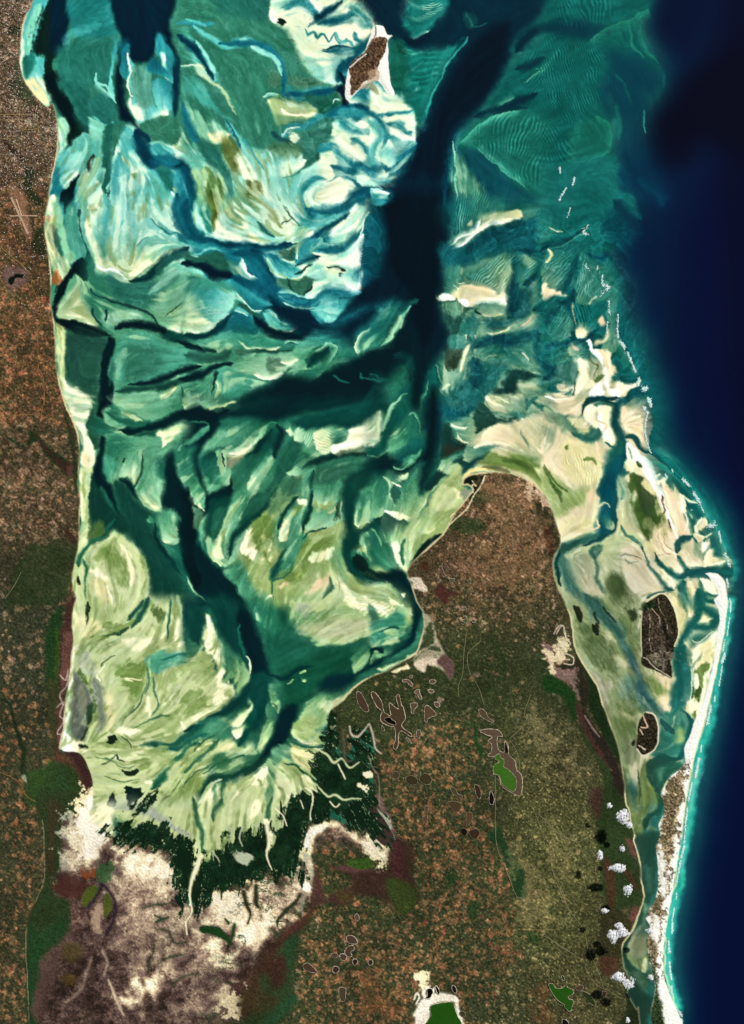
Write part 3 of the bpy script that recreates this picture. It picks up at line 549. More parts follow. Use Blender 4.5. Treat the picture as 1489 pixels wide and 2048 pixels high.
W2 = '''
@ 0 400
A c8d49c 14 14: 360,-40 430,-40 440,30 430,200 400,320 460,400 520,500 480,580 420,620 390,540 360,440 340,300 340,150
A 6f7f5a 26 20@.7: 380,200 430,230 440,400 420,520 390,420
L C 26 .9: 400,-40 385,60 370,150
L c 20 .9: 370,300 400,420 450,540
A br 20 10: 385,560 410,540 440,590 410,625 385,610
A br 14 6@.7: 335,130 380,130 360,170
A 3.2 14 14: 440,20 500,60 470,180 440,150
A K2 8 14: 440,-40 530,-40 510,60 480,150 465,260 490,60 445,10
A 54ab94 16 14: 500,60 600,-60 610,120 620,300 660,370 640,450 560,480 530,440 480,400 470,260
A 0f4a48 8 16@.9: 580,80 610,110 620,220 660,370 650,450 640,600 600,590 570,540 520,520 480,580 540,480 570,460 645,400 600,200
A 8ccfa0 12: 380,-40 440,0 500,300 540,420 520,480 470,400 430,200
A K2 12 8: 540,490 620,430 635,600 580,580 540,560 500,620 460,720 440,820 450,870 550,890 700,950 760,1000 620,1020 530,980 470,970 430,930 410,860 405,740 410,640 460,590
A 3.4 30 12: 640,440 700,500 780,530 900,560 960,590 1090,570 1140,520 1300,460 1380,420 1489,460 1489,1000 1300,940 1100,900 960,950 800,980 720,950 640,880 560,880 640,700 620,600
A 2f7a6a 40 10@.9: 780,560 960,600 1200,600 1300,560 1200,700 1080,800 950,780 850,700
A 1.2 26 14: 600,20 700,-60 960,-60 990,200 980,420 960,580 900,550 820,520 760,525 700,470 680,400 640,260 630,100
A 1 26 14: 960,-60 1320,-60 1330,240 1360,310 1280,360 1200,430 1130,490 1030,550 960,585 980,400
L 3.2 60/90/60 .9: 780,-40 800,100 770,260 780,420
L 3 30/70/20 .9: 910,-60 920,80 910,200
L y2 60/40 .9: 580,-20 630,60 620,160 650,300 690,420
L g2 30/40/30 .9@.8: 830,250 820,380 860,500
L g2 40/30 .9@.8: 1000,160 990,340 960,480
L g3 20 .9@.7: 660,180 700,320
L C 30/60/40 .9: 640,140 690,300 720,420 760,500
L 1.8 70 .9: 1030,-20 1020,120 1000,300
A a9cfa0 30 8: 1060,300 1180,290 1300,300 1340,320 1200,400 1130,480 1050,440 1000,380
ER y3 30: 1000,340 1080,290 1140,280
L y3 14/40/20 .8: 1190,180 1250,230 1330,235
L 2a8f88 16 .9@.8: 1120,150 1170,190 1240,230
ER W 70: 700,470 760,520 830,515 900,550 960,583
EL C 60: 955,585 1030,550 1090,500 1140,480
EL 0.3 50: 640,60 690,65 740,60
L n3 20/50/60/40 .8: 960,590 1080,590 1180,500 1300,400 1400,350
L 2f7668 40/60/20 .8@.8: 1160,540 1250,440 1380,400 1470,450
L y3 30 .8: 1330,240 1370,310 1430,330
L y5 60/90/110 .7: 1330,-40 1340,120 1400,240 1489,320
A 7fb9a0 20 8@.9: 1120,680 1200,560 1290,500 1300,540 1230,640 1130,700
A 80b89a 30 8@.7: 1120,800 1250,700 1420,580 1489,600 1440,700 1300,820 1200,870
L 1e5c50 14/20/8 .8: 1480,600 1440,700 1340,790 1230,860
A 1.2 30 10: 1250,960 1350,880 1400,760 1430,760 1489,900 1489,990 1430,1000 1340,980
EL 0 50: 1260,970 1360,990 1430,1000 1489,990
A b8c39a 40 8: 440,850 480,760 560,650 590,640 620,760 700,860 720,940 620,900 520,880
EL C 60: 440,850 480,870 560,880 640,910 740,960
L 9ab488 60 .9@.8: 460,830 520,740 580,660
A 8fc0a0 26 6@.8: 770,870 850,840 1000,820 1060,850 1000,910 880,940 800,940
L 124038 16/12 .8: 800,820 810,860 790,900
L 1c4e48 12/16/10 .8: 660,660 680,700 800,740 900,770 1000,800 1090,830 1150,880 1200,960
L 184a44 14/12 .8: 690,800 720,880 760,940
L n0 40/50/40/30 .7: 870,950 1000,930 1120,940 1200,960 1280,1020 1400,1080 1500,1110
L y5 60/70 .7: 1240,1000 1350,1020 1489,1020
L K2 30/50/30 .8: 440,880 560,920 700,960 820,1000
A 4f9f85 40 8: 860,1100 940,1020 1080,980 1200,1020 1320,1090 1489,1140 1489,1240 1300,1280 1150,1350 960,1360 870,1320 850,1200
A 3a7f68 50@.8: 930,1120 1100,1060 1200,1180 1160,1280 1000,1340 930,1280
L 86bb98 40/60 .9@.7: 880,1320 900,1180 960,1120
A 1d4a40 70 50@.85: 490,990 780,980 820,1080 780,1200 760,1400 740,1526 690,1500 600,1420 500,1320 480,1150
A 2f6a54 60 40@.6: 560,1250 700,1150 740,1300 700,1480 600,1400
L c8c898 50/40/60 .8: 440,960 460,1100 450,1220
A C 26 16: 450,1300 500,1360 600,1420 680,1490 680,1600 480,1600 460,1420
A cfd79c 20 10@.9: 410,900 490,980 480,1150 490,1280 460,1330 430,1200 410,1050
A n0 14 4: 800,1010 850,1030 860,1100 820,1280 850,1350 840,1526 740,1526 765,1300 770,1150 790,1060
A 2c6a5c 16 6@.8: 860,1180 860,1300 820,1380 830,1280
L n0 20/40/50/30 .9: 960,1370 1200,1330 1350,1270 1489,1240
L 0c4038 40/60/30 .9@.8: 870,1420 1060,1400 1250,1380 1489,1300
A 7fb993 26 8: 860,1480 1060,1430 1150,1400 1230,1460 1330,1380 1489,1360 1489,1600 840,1600
EL c 60: 1190,1490 1280,1440 1320,1400
L 2e6858 12 .8: 1350,1400 1380,1526
@ 370 400
A 1 26 12: 150,-60 860,-60 880,120 830,200 800,300 680,325 560,325 400,300 250,280 180,240 230,120
L 5f7a34 60/90/50/20 .9: 190,-60 220,60 225,150 230,240
A 9ab060 20@.9: 140,-60 280,-60 250,80 200,60
A y1 26 12@.9: 420,90 500,90 640,240 720,290 700,320 600,310 520,250 450,170
L 2c7a70 12/30/16 .8: 540,160 600,230 680,280
A C 26 14@.9: 250,120 400,60 460,220 540,300 420,310 260,270
L g2 30 .9@.8: 480,-40 640,60 720,200
L 2a5f50 10 .9@.8: 740,40 790,120 860,190
L 2a5f50 8 .9@.8: 730,180 770,150 800,130
EL 0 30: 150,270 250,290 400,315 545,325
ER y1 50: 130,190 190,210 240,270
A 3b9d88 18 6: 60,-60 150,-60 190,120 220,240 180,240 110,100
A 1.5 14 6: 60,160 90,20 130,160 150,250 90,210
L y4 90/120/110 .7: 0,-60 10,100 60,240 160,310
L y5 50/70/60/80/50/20 .7: 20,0 20,160 100,280 300,330 560,370 700,350 840,320
L n3 14/30/44/20/10 .7: 240,310 440,350 600,350 740,330 830,315
L y3 60 .9: 20,300 120,360 260,350
EL y1 14@.8: 40,400 120,400 200,370 290,370
A 2d705e 14 10: 60,420 180,400 270,380 310,430 330,540 250,520 150,490 0,470 0,380
L n0 50/60/50 .6: -40,470 100,490 220,540 360,555
A 5f9a7c 16 8: 310,440 400,420 440,460 460,530 400,550 340,520
L y4 100/120/120/130/120 .8: 310,400 440,420 520,500 590,600 650,720
L y5 40/60/60/90/80 .8: 360,390 520,410 600,510 660,640 720,770
L n3 30/40 .8: 500,380 590,430 640,540 680,620
ER 0.7 60: 415,425 470,520 540,600
ER y1 30@.9: 560,400 620,480 680,570 760,590
A 4.1 20 8: 580,380 640,360 700,370 740,440 830,500 880,540 790,590 700,580 630,510 600,440
EL 1.4 60: 590,420 620,500 680,570 790,590
A 3b7763 14 14: 700,370 820,340 830,400 810,450 750,440
L n2 20/40/40 .7: 820,490 900,450 1000,430
L 0f4a40 6/10/6 .9: 810,550 880,520 940,490
A 3f7f68 12 6: 670,590 740,590 830,600 880,560 1000,540 1060,570 960,620 920,660 890,710 800,690 700,650
L 1c5044 10 .9: 760,590 800,670 860,700
A 1.6 16 8: 790,590 850,580 940,500 980,490 1080,560 960,600 880,560
A 1.3 16 8: 930,650 1000,600 1100,570 1160,560 1200,640 1240,670 1050,660 960,720 890,730
L 0e3a30 10/16/8 .8: 865,720 910,680 935,640
L y4 50/80/70/60 .8: 700,700 800,760 950,760 1060,680 1200,690 1300,690
A 3 16 10: 1000,720 1060,690 1200,710 1280,700 1180,830 1100,900 1040,910 990,870 940,810
L y3 30 .9: 1000,740 950,800 980,860 1030,910
EL y1 30@.8: 690,695 780,690 860,720 930,740
EL 1.6 20@.9: 720,740 820,790 900,800 1000,790
# white bars by channel
A 0 14 8: 870,-60 1240,-60 1180,20 1100,80 1020,75 950,40 900,-10
ER y3 60: 870,-20 920,90 960,130
L y4 60/90/80/60 .8: 900,60 1000,110 1120,80 1250,40 1330,-20
A 3.2 20 16: 830,100 1000,110 1200,100 1060,200 900,200 860,180
A 2.4 16 12: 820,220 900,200 1010,210 1000,260 880,310 800,320
ER y1 40: 810,310 860,240 940,200 1010,210
A 0.3 10 8: 900,220 960,215 960,260 900,300 890,260
L y5 50/60/50/30 .8: 860,420 940,300 1080,190 1240,90
L y3 100/120/60 .8: 830,470 900,360 980,280
EL 1 20: 835,460 830,380 850,330
A y3 20 10: 1010,260 1090,230 1100,330 1060,400 960,400 940,380
A 0.1 14 10: 1080,270 1120,200 1210,160 1260,60 1290,40 1230,160 1250,210 1180,260 1130,290
A 1.6 16 10: 1090,290 1200,240 1260,220 1220,330 1120,350
L y4 40/90/60 .8: 1010,380 1200,360 1330,230 1390,120
A 0 12 8: 1090,460 1180,400 1260,330 1320,250 1330,300 1310,500 1270,520 1200,500
A 1.6 18 10: 960,400 1090,440 1200,380 1240,330 1180,420 1090,450 1000,430
L 1a5a50 8/14/8 .9: 1060,495 1130,490 1200,520
L 22635a 20 .8: 1170,540 1200,560
A 2 10 8: 1180,540 1290,510 1310,580 1270,650 1210,620
EL W 60: 1310,500 1300,590 1270,655 1210,610
ER y1 40@.8: 1010,250 1040,320 1080,350
L y5 60/110/80 .9@.8: 1430,120 1380,300 1350,480 1340,640
RP y1 14 80 .3 20: 1320,200 1480,100 1480,560 1330,560
L 0.6 12 .9@.8: 1300,260 1330,160 1370,100
# -- lower half
A 4ba088 20 10@.9: 0,560 120,580 300,600 460,760 340,830 300,900 240,950 120,990 0,990
A 2.8 24 10: 30,700 160,640 260,640 380,700 340,820 250,920 200,940 100,900
A 1 20 8: 0,740 60,730 110,840 180,900 240,950 120,990 40,995 0,980
EL 0 40: 0,975 60,995 150,975 240,940
ER 2 24@.8: 260,630 380,720 420,760
L y5 40/80/90/60 .8: 360,560 480,620 600,680 700,760
L y3 40 .9: 370,600 460,680 560,760 650,780
ER 1.4 34: 375,660 440,760 520,830 600,820
A 2d6a5a 12 14: 400,790 450,790 520,840 590,860 560,880 480,860
EL y1 30@.9: 600,820 680,850 700,940 790,970
A 3.4 16 8: 600,830 690,860 720,950 800,960 900,970 890,1010 800,1000 680,960 620,900
EL 1 24: 720,960 790,970 860,950 910,990
A 5.2 20 8: 330,830 400,840 470,880 570,940 560,1000 430,1000 300,990 230,1010 220,980 300,920
EL 1.8 30@.9: 350,830 420,860 480,890
ER 3 24@.9: 580,940 560,1000 480,1020
L n3 30/50/40/30 .8: 0,1020 130,1020 250,960 330,860
L n0 30/60/90/70 .8: 520,880 640,960 800,1010 950,1050
A n1 40 8: 640,720 760,790 900,810 960,880 1040,920 1200,910 1400,800 1400,900 1280,980 1250,1100 1050,1050 900,1020 800,930 700,830
A 3.8 20 8: 230,1090 210,1040 350,1010 380,1050 450,1100 560,1120 700,1080 800,1080 860,1060 870,1090 800,1110 600,1130 420,1110
A 3d9379 26 8: 350,1000 560,1010 640,1050 780,1060 720,1090 600,1120 460,1100 390,1050
ER 0.8 24: 740,1085 620,1115 500,1110 390,1060
EL 2.4 30: 740,1070 800,1050 870,1070
L 124a40 20/30/20 .8: 480,1140 640,1130 820,1110
A 3a6e58 16 20@.8: 380,1110 480,1110 540,1140 420,1160
A 3 14 6: 350,1150 380,1130 440,1170 520,1150 480,1190 400,1200
A 2.2 24 10: 250,1260 360,1220 450,1180 600,1150 800,1130 920,1160 780,1250 700,1330 620,1340 500,1310 400,1280
EL 0 44: 500,1300 600,1335 700,1330 750,1290
A 4d7a5e 20 30@.7: 600,1200 700,1170 760,1220 700,1290 640,1290
ER 0.4 40: 950,1140 860,1180 780,1220 710,1210
A 3.4 30 10: 800,1130 930,1000 1100,980 1200,1050 1270,1170 1150,1200 1000,1300 860,1310 760,1290 860,1190
L 063c38 70/90/60 .9: 930,1230 1000,1160 1060,1100
ER 2.2 40: 940,1150 1050,1070 1130,1090 1100,1180 1060,1240
EL 1.8 40@.9: 870,1290 990,1310 1100,1240 1260,1190
A 4 26 6: 1270,1150 1270,1060 1330,970 1420,930 1560,920 1600,1100 1500,1090 1350,1140 1290,1170
ER 1.2 44: 1290,1170 1270,1080 1320,980 1410,930
A 4.4 30 8: 760,1290 1260,1190 1100,1260 900,1350 760,1380
A 4aa084 24 8: 230,1290 330,1240 400,1290 620,1350 700,1330 640,1380 480,1450 350,1500 200,1560 220,1450 250,1380
EL 1 40: 215,1340 250,1380 230,1460 220,1490
A 3.2 20 8: 0,1380 120,1370 180,1430 210,1500 200,1560 0,1560
L 143f38 14/24/10 .8: 210,1380 240,1300 200,1460
L n1 50/50/40/30 .8: -40,1340 120,1300 260,1240 370,1200
L 1f5548 60 .9@.8: 0,1150 120,1170 250,1180 350,1130
L n1 24/30/20 .8: 0,1090 100,1110 230,1125
A n0 50 6: 420,1480 640,1380 780,1310 1000,1320 1260,1200 1500,1100 1500,1600 300,1600
L 206f60 14 .9@.8: 1110,1310 1160,1350 1240,1370
L 206f60 14 .9@.8: 1310,1290 1340,1340 1489,1340
L 124d48 60 .9@.6: 1350,1500 1430,1400 1489,1380
'''
W3 = '''
@ 740 400
A 0a5860 60 10: -60,-60 60,0 100,300 60,520 0,600 -60,600
A 5 30 8: 590,-60 1489,-60 1489,420 1300,400 1100,400 900,420 700,480 560,440 540,340 600,300
A 3.4 30 14: 640,-60 900,-60 1000,40 1250,30 1250,100 1000,200 800,180 760,240 640,280 620,120
RP P1 14 10 .5 20: 650,-60 880,-60 860,100 780,200 700,260 640,240 640,60
A 1.6 20 8: 820,120 900,80 1000,60 1090,40 1140,100 1080,140 980,180 880,210 800,260 720,330 600,360 610,310 680,270 760,230 820,180
ER W 40: 830,130 820,190 780,240 710,260 660,290 595,340
EL W 50: 595,355 680,340 760,280 850,210 960,170 1090,130
ER C 40: 980,160 1000,130 1080,125 1120,130
A b 14 8@.8: 740,170 770,150 770,190 740,190
A 12646a 40 10: 540,330 700,360 830,290 900,220 1040,190 1200,130 1300,200 1300,400 1000,400 800,430 650,500 560,470
RP P1 12 60 -.2 30: 800,300 1280,180 1280,380 900,400
L n3 60/90/60 .9@.8: 720,390 860,280 980,220 1120,150
L n3 20/60/60/30 .8: 1020,390 1150,390 1300,400 1489,290
A 3.2 24 8: 1250,20 1340,60 1360,200 1480,230 1430,320 1350,350 1290,310 1270,220
EL 1.4 24@.9: 1340,160 1400,230 1460,240
RP P1 11 45 .5 20: 1250,60 1350,80 1420,220 1350,350 1280,300
A 2.6 30 10: 700,540 860,470 1020,390 1060,520 1030,660 1000,720 900,650 700,640 640,640 650,570
RP c 10 40 .6 20: 740,560 900,460 1010,420 1040,560 1000,660 860,620 760,620
A 1.2 20 8: 640,650 760,620 880,640 960,700 1000,690 1010,760 1000,800 860,770 780,790 700,790 620,740 530,740 520,720 600,690
A W 6 4: 515,715 550,690 600,710 640,740 700,735 740,760 720,800 680,780 660,750 600,745 540,745
A 0.2 12 6: 740,760 850,730 1000,750 1000,780 860,770 760,790
EL W 22: 740,790 860,770 990,775 1000,740 1010,690
L b 30 .9@.8: 650,650 750,640 900,690
ER 0.8 20@.8: 650,570 650,600 720,610
ER 0.8 20@.8: 620,620 660,660
A 3 20 20@.8: 560,500 700,520 620,640 550,700
A 3a6a54 14 30: 560,750 640,760 700,800 760,800 720,850 680,900 680,960 700,1000 640,990 600,960 570,860
A 22584c 14 20@.9: 560,860 660,840 680,920 650,1000 590,980
A 6fa888 12 24@.8: 560,760 650,770 700,820 600,870
A 2.2 16 8: 740,810 860,770 1000,780 990,830 900,870 830,860 780,830
ER c 24@.8: 990,840 900,870 820,850
L 0f4038 20/10 .8: 780,820 820,860
A 3.4 12 16: 680,960 700,880 770,820 790,880 820,900 810,960 790,1050 740,1040 700,1000
EL 1.3 16: 690,1000 720,1030 740,980
EL 1.3 16: 790,990 800,1040 820,1060
A 3f8a7c 12 10@.9: 600,1010 720,1010 700,1080 760,1050 720,1120 600,1100
A 3a5240 12 8: 590,1120 700,1120 680,1180 650,1260 590,1270 570,1220
ER 0.6 20: 760,1060 730,1140 700,1240 690,1310
L 1.2 24/14 .8: 740,1080 715,1160 690,1290
A 7fae92 12 30: 550,1300 600,1260 690,1290 680,1340 590,1420 540,1440 520,1400 560,1360
L C 24/14 .8: 580,1370 550,1420
EL 1.6 20: 520,1400 540,1450 600,1480 680,1440
A 146462 40 10@.9: 770,1040 900,1000 1100,980 1250,960 1230,1060 1100,1090 900,1110 800,1170 760,1100
L 0e5058 40/90/50 .9: 800,1100 900,1040 1080,1050 1220,1020
A 3.4 16 16: 800,1130 860,1100 1000,1090 1060,1150 1090,1200 1030,1180 880,1170 830,1190
EL y1 16@.9: 800,1160 840,1190 900,1160 960,1170
A 1a6a66 50 12@.9: 700,1320 800,1200 1000,1200 1050,1230 960,1380 840,1500 600,1500 560,1460
L 0e5058 60/80/40 .9@.9: 780,1180 820,1300 760,1400
A 3.2 12 20@.9: 960,1400 1000,1280 1050,1220 1060,1240 1000,1380 950,1450
A 0c3c38 24 20@.9: 1060,1240 1200,1270 1300,1300 1200,1330 1120,1380 1060,1460 920,1450 980,1390
A 2.6 30 14: 1060,1120 1200,1080 1330,1180 1310,1300 1200,1270 1130,1230
EL 1.2 20@.9: 1120,1140 1180,1200
EL 1 20@.9: 1220,1270 1310,1300
A 2.4 20 12@.9: 1130,1330 1300,1400 1489,1340 1489,1450 1250,1420 1100,1400
ER y5 40: 1000,880 1080,860 1160,850
# fingers
L n3 40/90/80/60 .8: 1070,440 1090,560 1080,700 1060,860
L n3 40/70/50 .9@.8: 1020,880 1060,760 1080,650
A 146468 40 10@.8: 850,880 1060,880 1090,700 1100,460 1200,640 1200,840 1100,900 900,980
A 3.4 20 8: 1030,390 1100,400 1160,520 1250,490 1330,400 1280,560 1180,620 1110,680 1100,560 1060,460
RP P1 11 55 .5 16: 1040,400 1250,480 1200,560 1100,560
EL 1.6 16@.9: 1340,390 1360,420 1310,500 1260,560
L n3 20/50/40/20 .8: 1340,420 1280,520 1200,600 1130,640
A 3.4 26 8: 1260,560 1340,400 1489,330 1489,700 1420,660 1330,680 1300,700 1270,640
RP c 10 40 .5 16: 1360,420 1480,360 1480,620 1400,680 1300,600
ER 0.8 30: 1320,620 1300,720 1265,770
A 1 12 6: 1265,775 1300,700 1380,670 1440,670 1450,700 1380,710 1330,740
EL W 26: 1265,778 1330,730 1400,700 1450,690
A q 10 6@.9: 1310,640 1330,700 1300,730
L n3 30/70/50 .8: 1220,820 1330,780 1420,720 1489,680
A 1.6 14 6: 1110,950 1180,880 1240,840 1280,850 1240,900 1150,950
ER d8a890 26@.9: 1120,950 1190,890 1230,860
L 3 30 .9: 880,1000 1000,980 1060,930 1110,950
ER 2 24@.9: 860,990 960,990 1050,940
A 3.2 20 14: 1260,880 1489,820 1489,1080 1330,1080 1280,1000
RP c 12 20 .4 20: 1280,840 1489,800 1489,1060 1330,1040
L n3 20/50/30 .8: 1330,940 1380,860 1400,800
L n3 20/60/40 .9@.9: 1250,980 1240,1080 1300,1180 1489,1080
A 3.8 16 10: 1320,1180 1380,1110 1460,1100 1480,1180 1400,1220
A 1.8 20 14: 1380,1380 1489,1330 1489,1500 1400,1430
A 1 20 10: 860,1480 940,1460 1030,1460 1130,1430 1190,1500 1489,1440 1489,1600 1000,1600 900,1526
L W 10 .9: 1300,1450 1400,1500 1489,1480
ER C 20: 850,1480 920,1510 1000,1500 1010,1526
L y4 20/40/20 .8@.8: 1160,1480 1180,1530
# channel interior features, lower left
L 3 20/40/60/30 .9: 90,1070 180,1000 230,900 300,790
A 4.4 30 6: 0,930 90,925 150,970 160,1010 80,1060 0,1090 -80,1100 -80,950
EL 2 40: 100,1060 180,1010 220,920 240,860
L 1d6a60 40 .9@.7: 240,850 290,770 360,740
L 165a50 10 .9@.8: 0,1310 60,1310 160,1350
L 165a50 60 .9@.4: 0,1330 80,1320 160,1340
L 0f4a48 60 .9@.5: 200,1140 280,1180 320,1250
RP P1 16 70 .3 20: 180,1130 300,1150 330,1260 230,1230
A 0d5a50 30 8@.9: 180,1500 260,1400 300,1360 300,1450 200,1526 100,1600
ER 3.2 20: 200,1500 250,1450 290,1450
A 0e5e58 30 8: 430,1300 480,1220 530,1230 540,1330 530,1420 510,1526 400,1526
EL 3 14: 480,1225 510,1240 530,1340 560,1400
ER 3 14@.8: 440,1330 420,1440 410,1510
A K 20@.7: 450,1400 500,1400 500,1526 440,1526
@ 1089 400
A 13706a 60 10: 0,-60 600,-60 680,80 620,160 560,300 480,400 540,560 560,700 540,900 560,1100 660,1260 780,1400 820,1600 400,1600 0,1600
A 07505c 50 20@.85: 520,60 640,140 700,240 600,360 540,380 480,300 430,160
L 043044 60/90/60 .9@.9: 520,0 620,120 700,230
L 116866 30/60/30 .9@.8: 580,-30 660,60 720,140
L 04253a 60/90 .9@.7: 700,20 820,160 900,250
A 3.6 30 8: -60,80 30,40 100,160 60,260 0,340 -60,330
RP c 10 45 .4 16: -60,100 40,180 70,290 0,340
EL b 16@.8: 40,210 100,235 150,230
L n3 40/60/40/20 .8: -20,400 90,350 180,290 300,200
EL 58a88a 16: 10,410 120,350 210,290 300,240
A 3.4 26 10: 0,440 60,380 240,320 260,380 230,480 240,600 180,650 100,660 0,620
RP c 10 50 .5 16: 0,440 100,400 220,380 220,540 120,640 0,600
L c 20 .9@.9: 50,390 60,430 20,480
A b 16 10: 0,640 30,620 60,660 150,680 160,710 80,710 0,760
A 3.2 16 8: 240,380 290,370 340,440 430,460 440,420 480,500 530,620 550,740 540,900 560,1080 500,1150 420,1060 470,980 480,800 440,760 330,800 220,760 250,600 260,480
RP c 14 15 .5 16: 250,380 340,440 330,760 230,740 250,560
RP c 12 -15 .5 16: 200,780 330,760 330,960 240,940 200,860
RP c 14 5 .3 16: 340,500 450,560 460,700 380,700
L 07505c 30/50/20 .9: 320,400 420,440 460,400 500,440
L 0a5c60 40/60/60 .9@.9: 230,420 180,600 140,700
L n3 50/60/60/40 .8: 230,660 190,760 100,780 20,830
L 0d5f62 60/90 .9@.8: 180,800 190,950 230,1050 160,1100
A 3.6 20 12: 0,780 80,760 180,860 200,1000 100,1060 0,1060
RP c 12 30 .4 16: 20,800 160,820 180,1000 60,1000
L 0d4f56 20/50/20 .9@.9: 10,940 60,860 110,800
EL 1.8 20@.9: 400,720 360,750 330,790
ER q 14@.9: 210,770 200,850 240,960
A 1.2 14 8: 240,960 300,950 340,990 300,1010 240,1030
A q 14 8: 410,900 440,870 450,920 410,930
A b 16 8@.9: 360,1040 430,1020 470,940 470,1010 430,1050 360,1080
L n3 20/50/30/20 .8: 400,950 320,1020 250,1060 130,1080
L 0a5560 40 .8: 150,1090 60,1090 0,1110
A 2.6 16 8: 150,1110 200,1070 290,1060 310,1130 260,1160 180,1170
A q 10 6@.9: 200,1080 250,1110 240,1130 210,1110
RP c 12 80 .5 10: 150,1130 320,1150 300,1200 180,1180
A 2.0 20 12: 190,1200 300,1180 380,1150 480,1210 540,1290 500,1350 700,1370 620,1430 580,1526 200,1526 220,1380 250,1300
A W 8 8: 300,1040 340,1050 350,1090 410,1120 440,1220 440,1240 400,1180 340,1120
A b 14 10: 400,1110 500,1150 490,1200 530,1280 470,1300 460,1240 430,1150
A W 14 14: 430,1260 470,1260 490,1400 540,1370 600,1370 560,1400 560,1500 520,1480 470,1430
A C 20 14: 230,1200 320,1200 330,1300 400,1350 330,1400 220,1420 210,1380
A W 12 10: 350,1410 380,1370 430,1340 450,1400 430,1480 350,1480
A g4 10 30@.8: 380,1330 440,1290 460,1310 410,1350
L 6a6a40 8 .9@.7: 330,1110 350,1200 400,1240 370,1310
L 3a5a40 12 .9@.8: 250,1280 230,1370 210,1450
A 0f6a66 24: 540,1270 600,1210 640,1300 690,1320 660,1370 560,1370
L 1d8272 40/60 .9@.8: 560,1090 580,1180 620,1260
A C 10 6: 540,1380 560,1360 640,1390 710,1330 690,1380 600,1420 560,1460
L n3 20/40/30/10 .8: 300,1510 360,1480 460,1480 560,1480
L 0c6068 40/60 .8: 600,1510 660,1440 760,1420
A 4c8a78 20 20@.9: 0,1300 120,1230 240,1220 250,1300 220,1380 100,1350 0,1400
L n3 40/70 .9: 0,1340 60,1260 10,1180
A 3.6 20 12@.9: 20,1180 40,1100 150,1100 170,1200 80,1220
A b 16 20@.9: 80,1390 150,1370 190,1400 130,1430
A b 20 8: -60,1460 60,1450 200,1460 230,1600 -60,1600
L W 10 .9: 0,1470 80,1490 190,1470
A 001a28 30 30@.7: 870,710 900,750 980,740 1000,800 990,900 960,1000 950,1150 920,1300 900,1150 930,950 950,820 890,780
'''
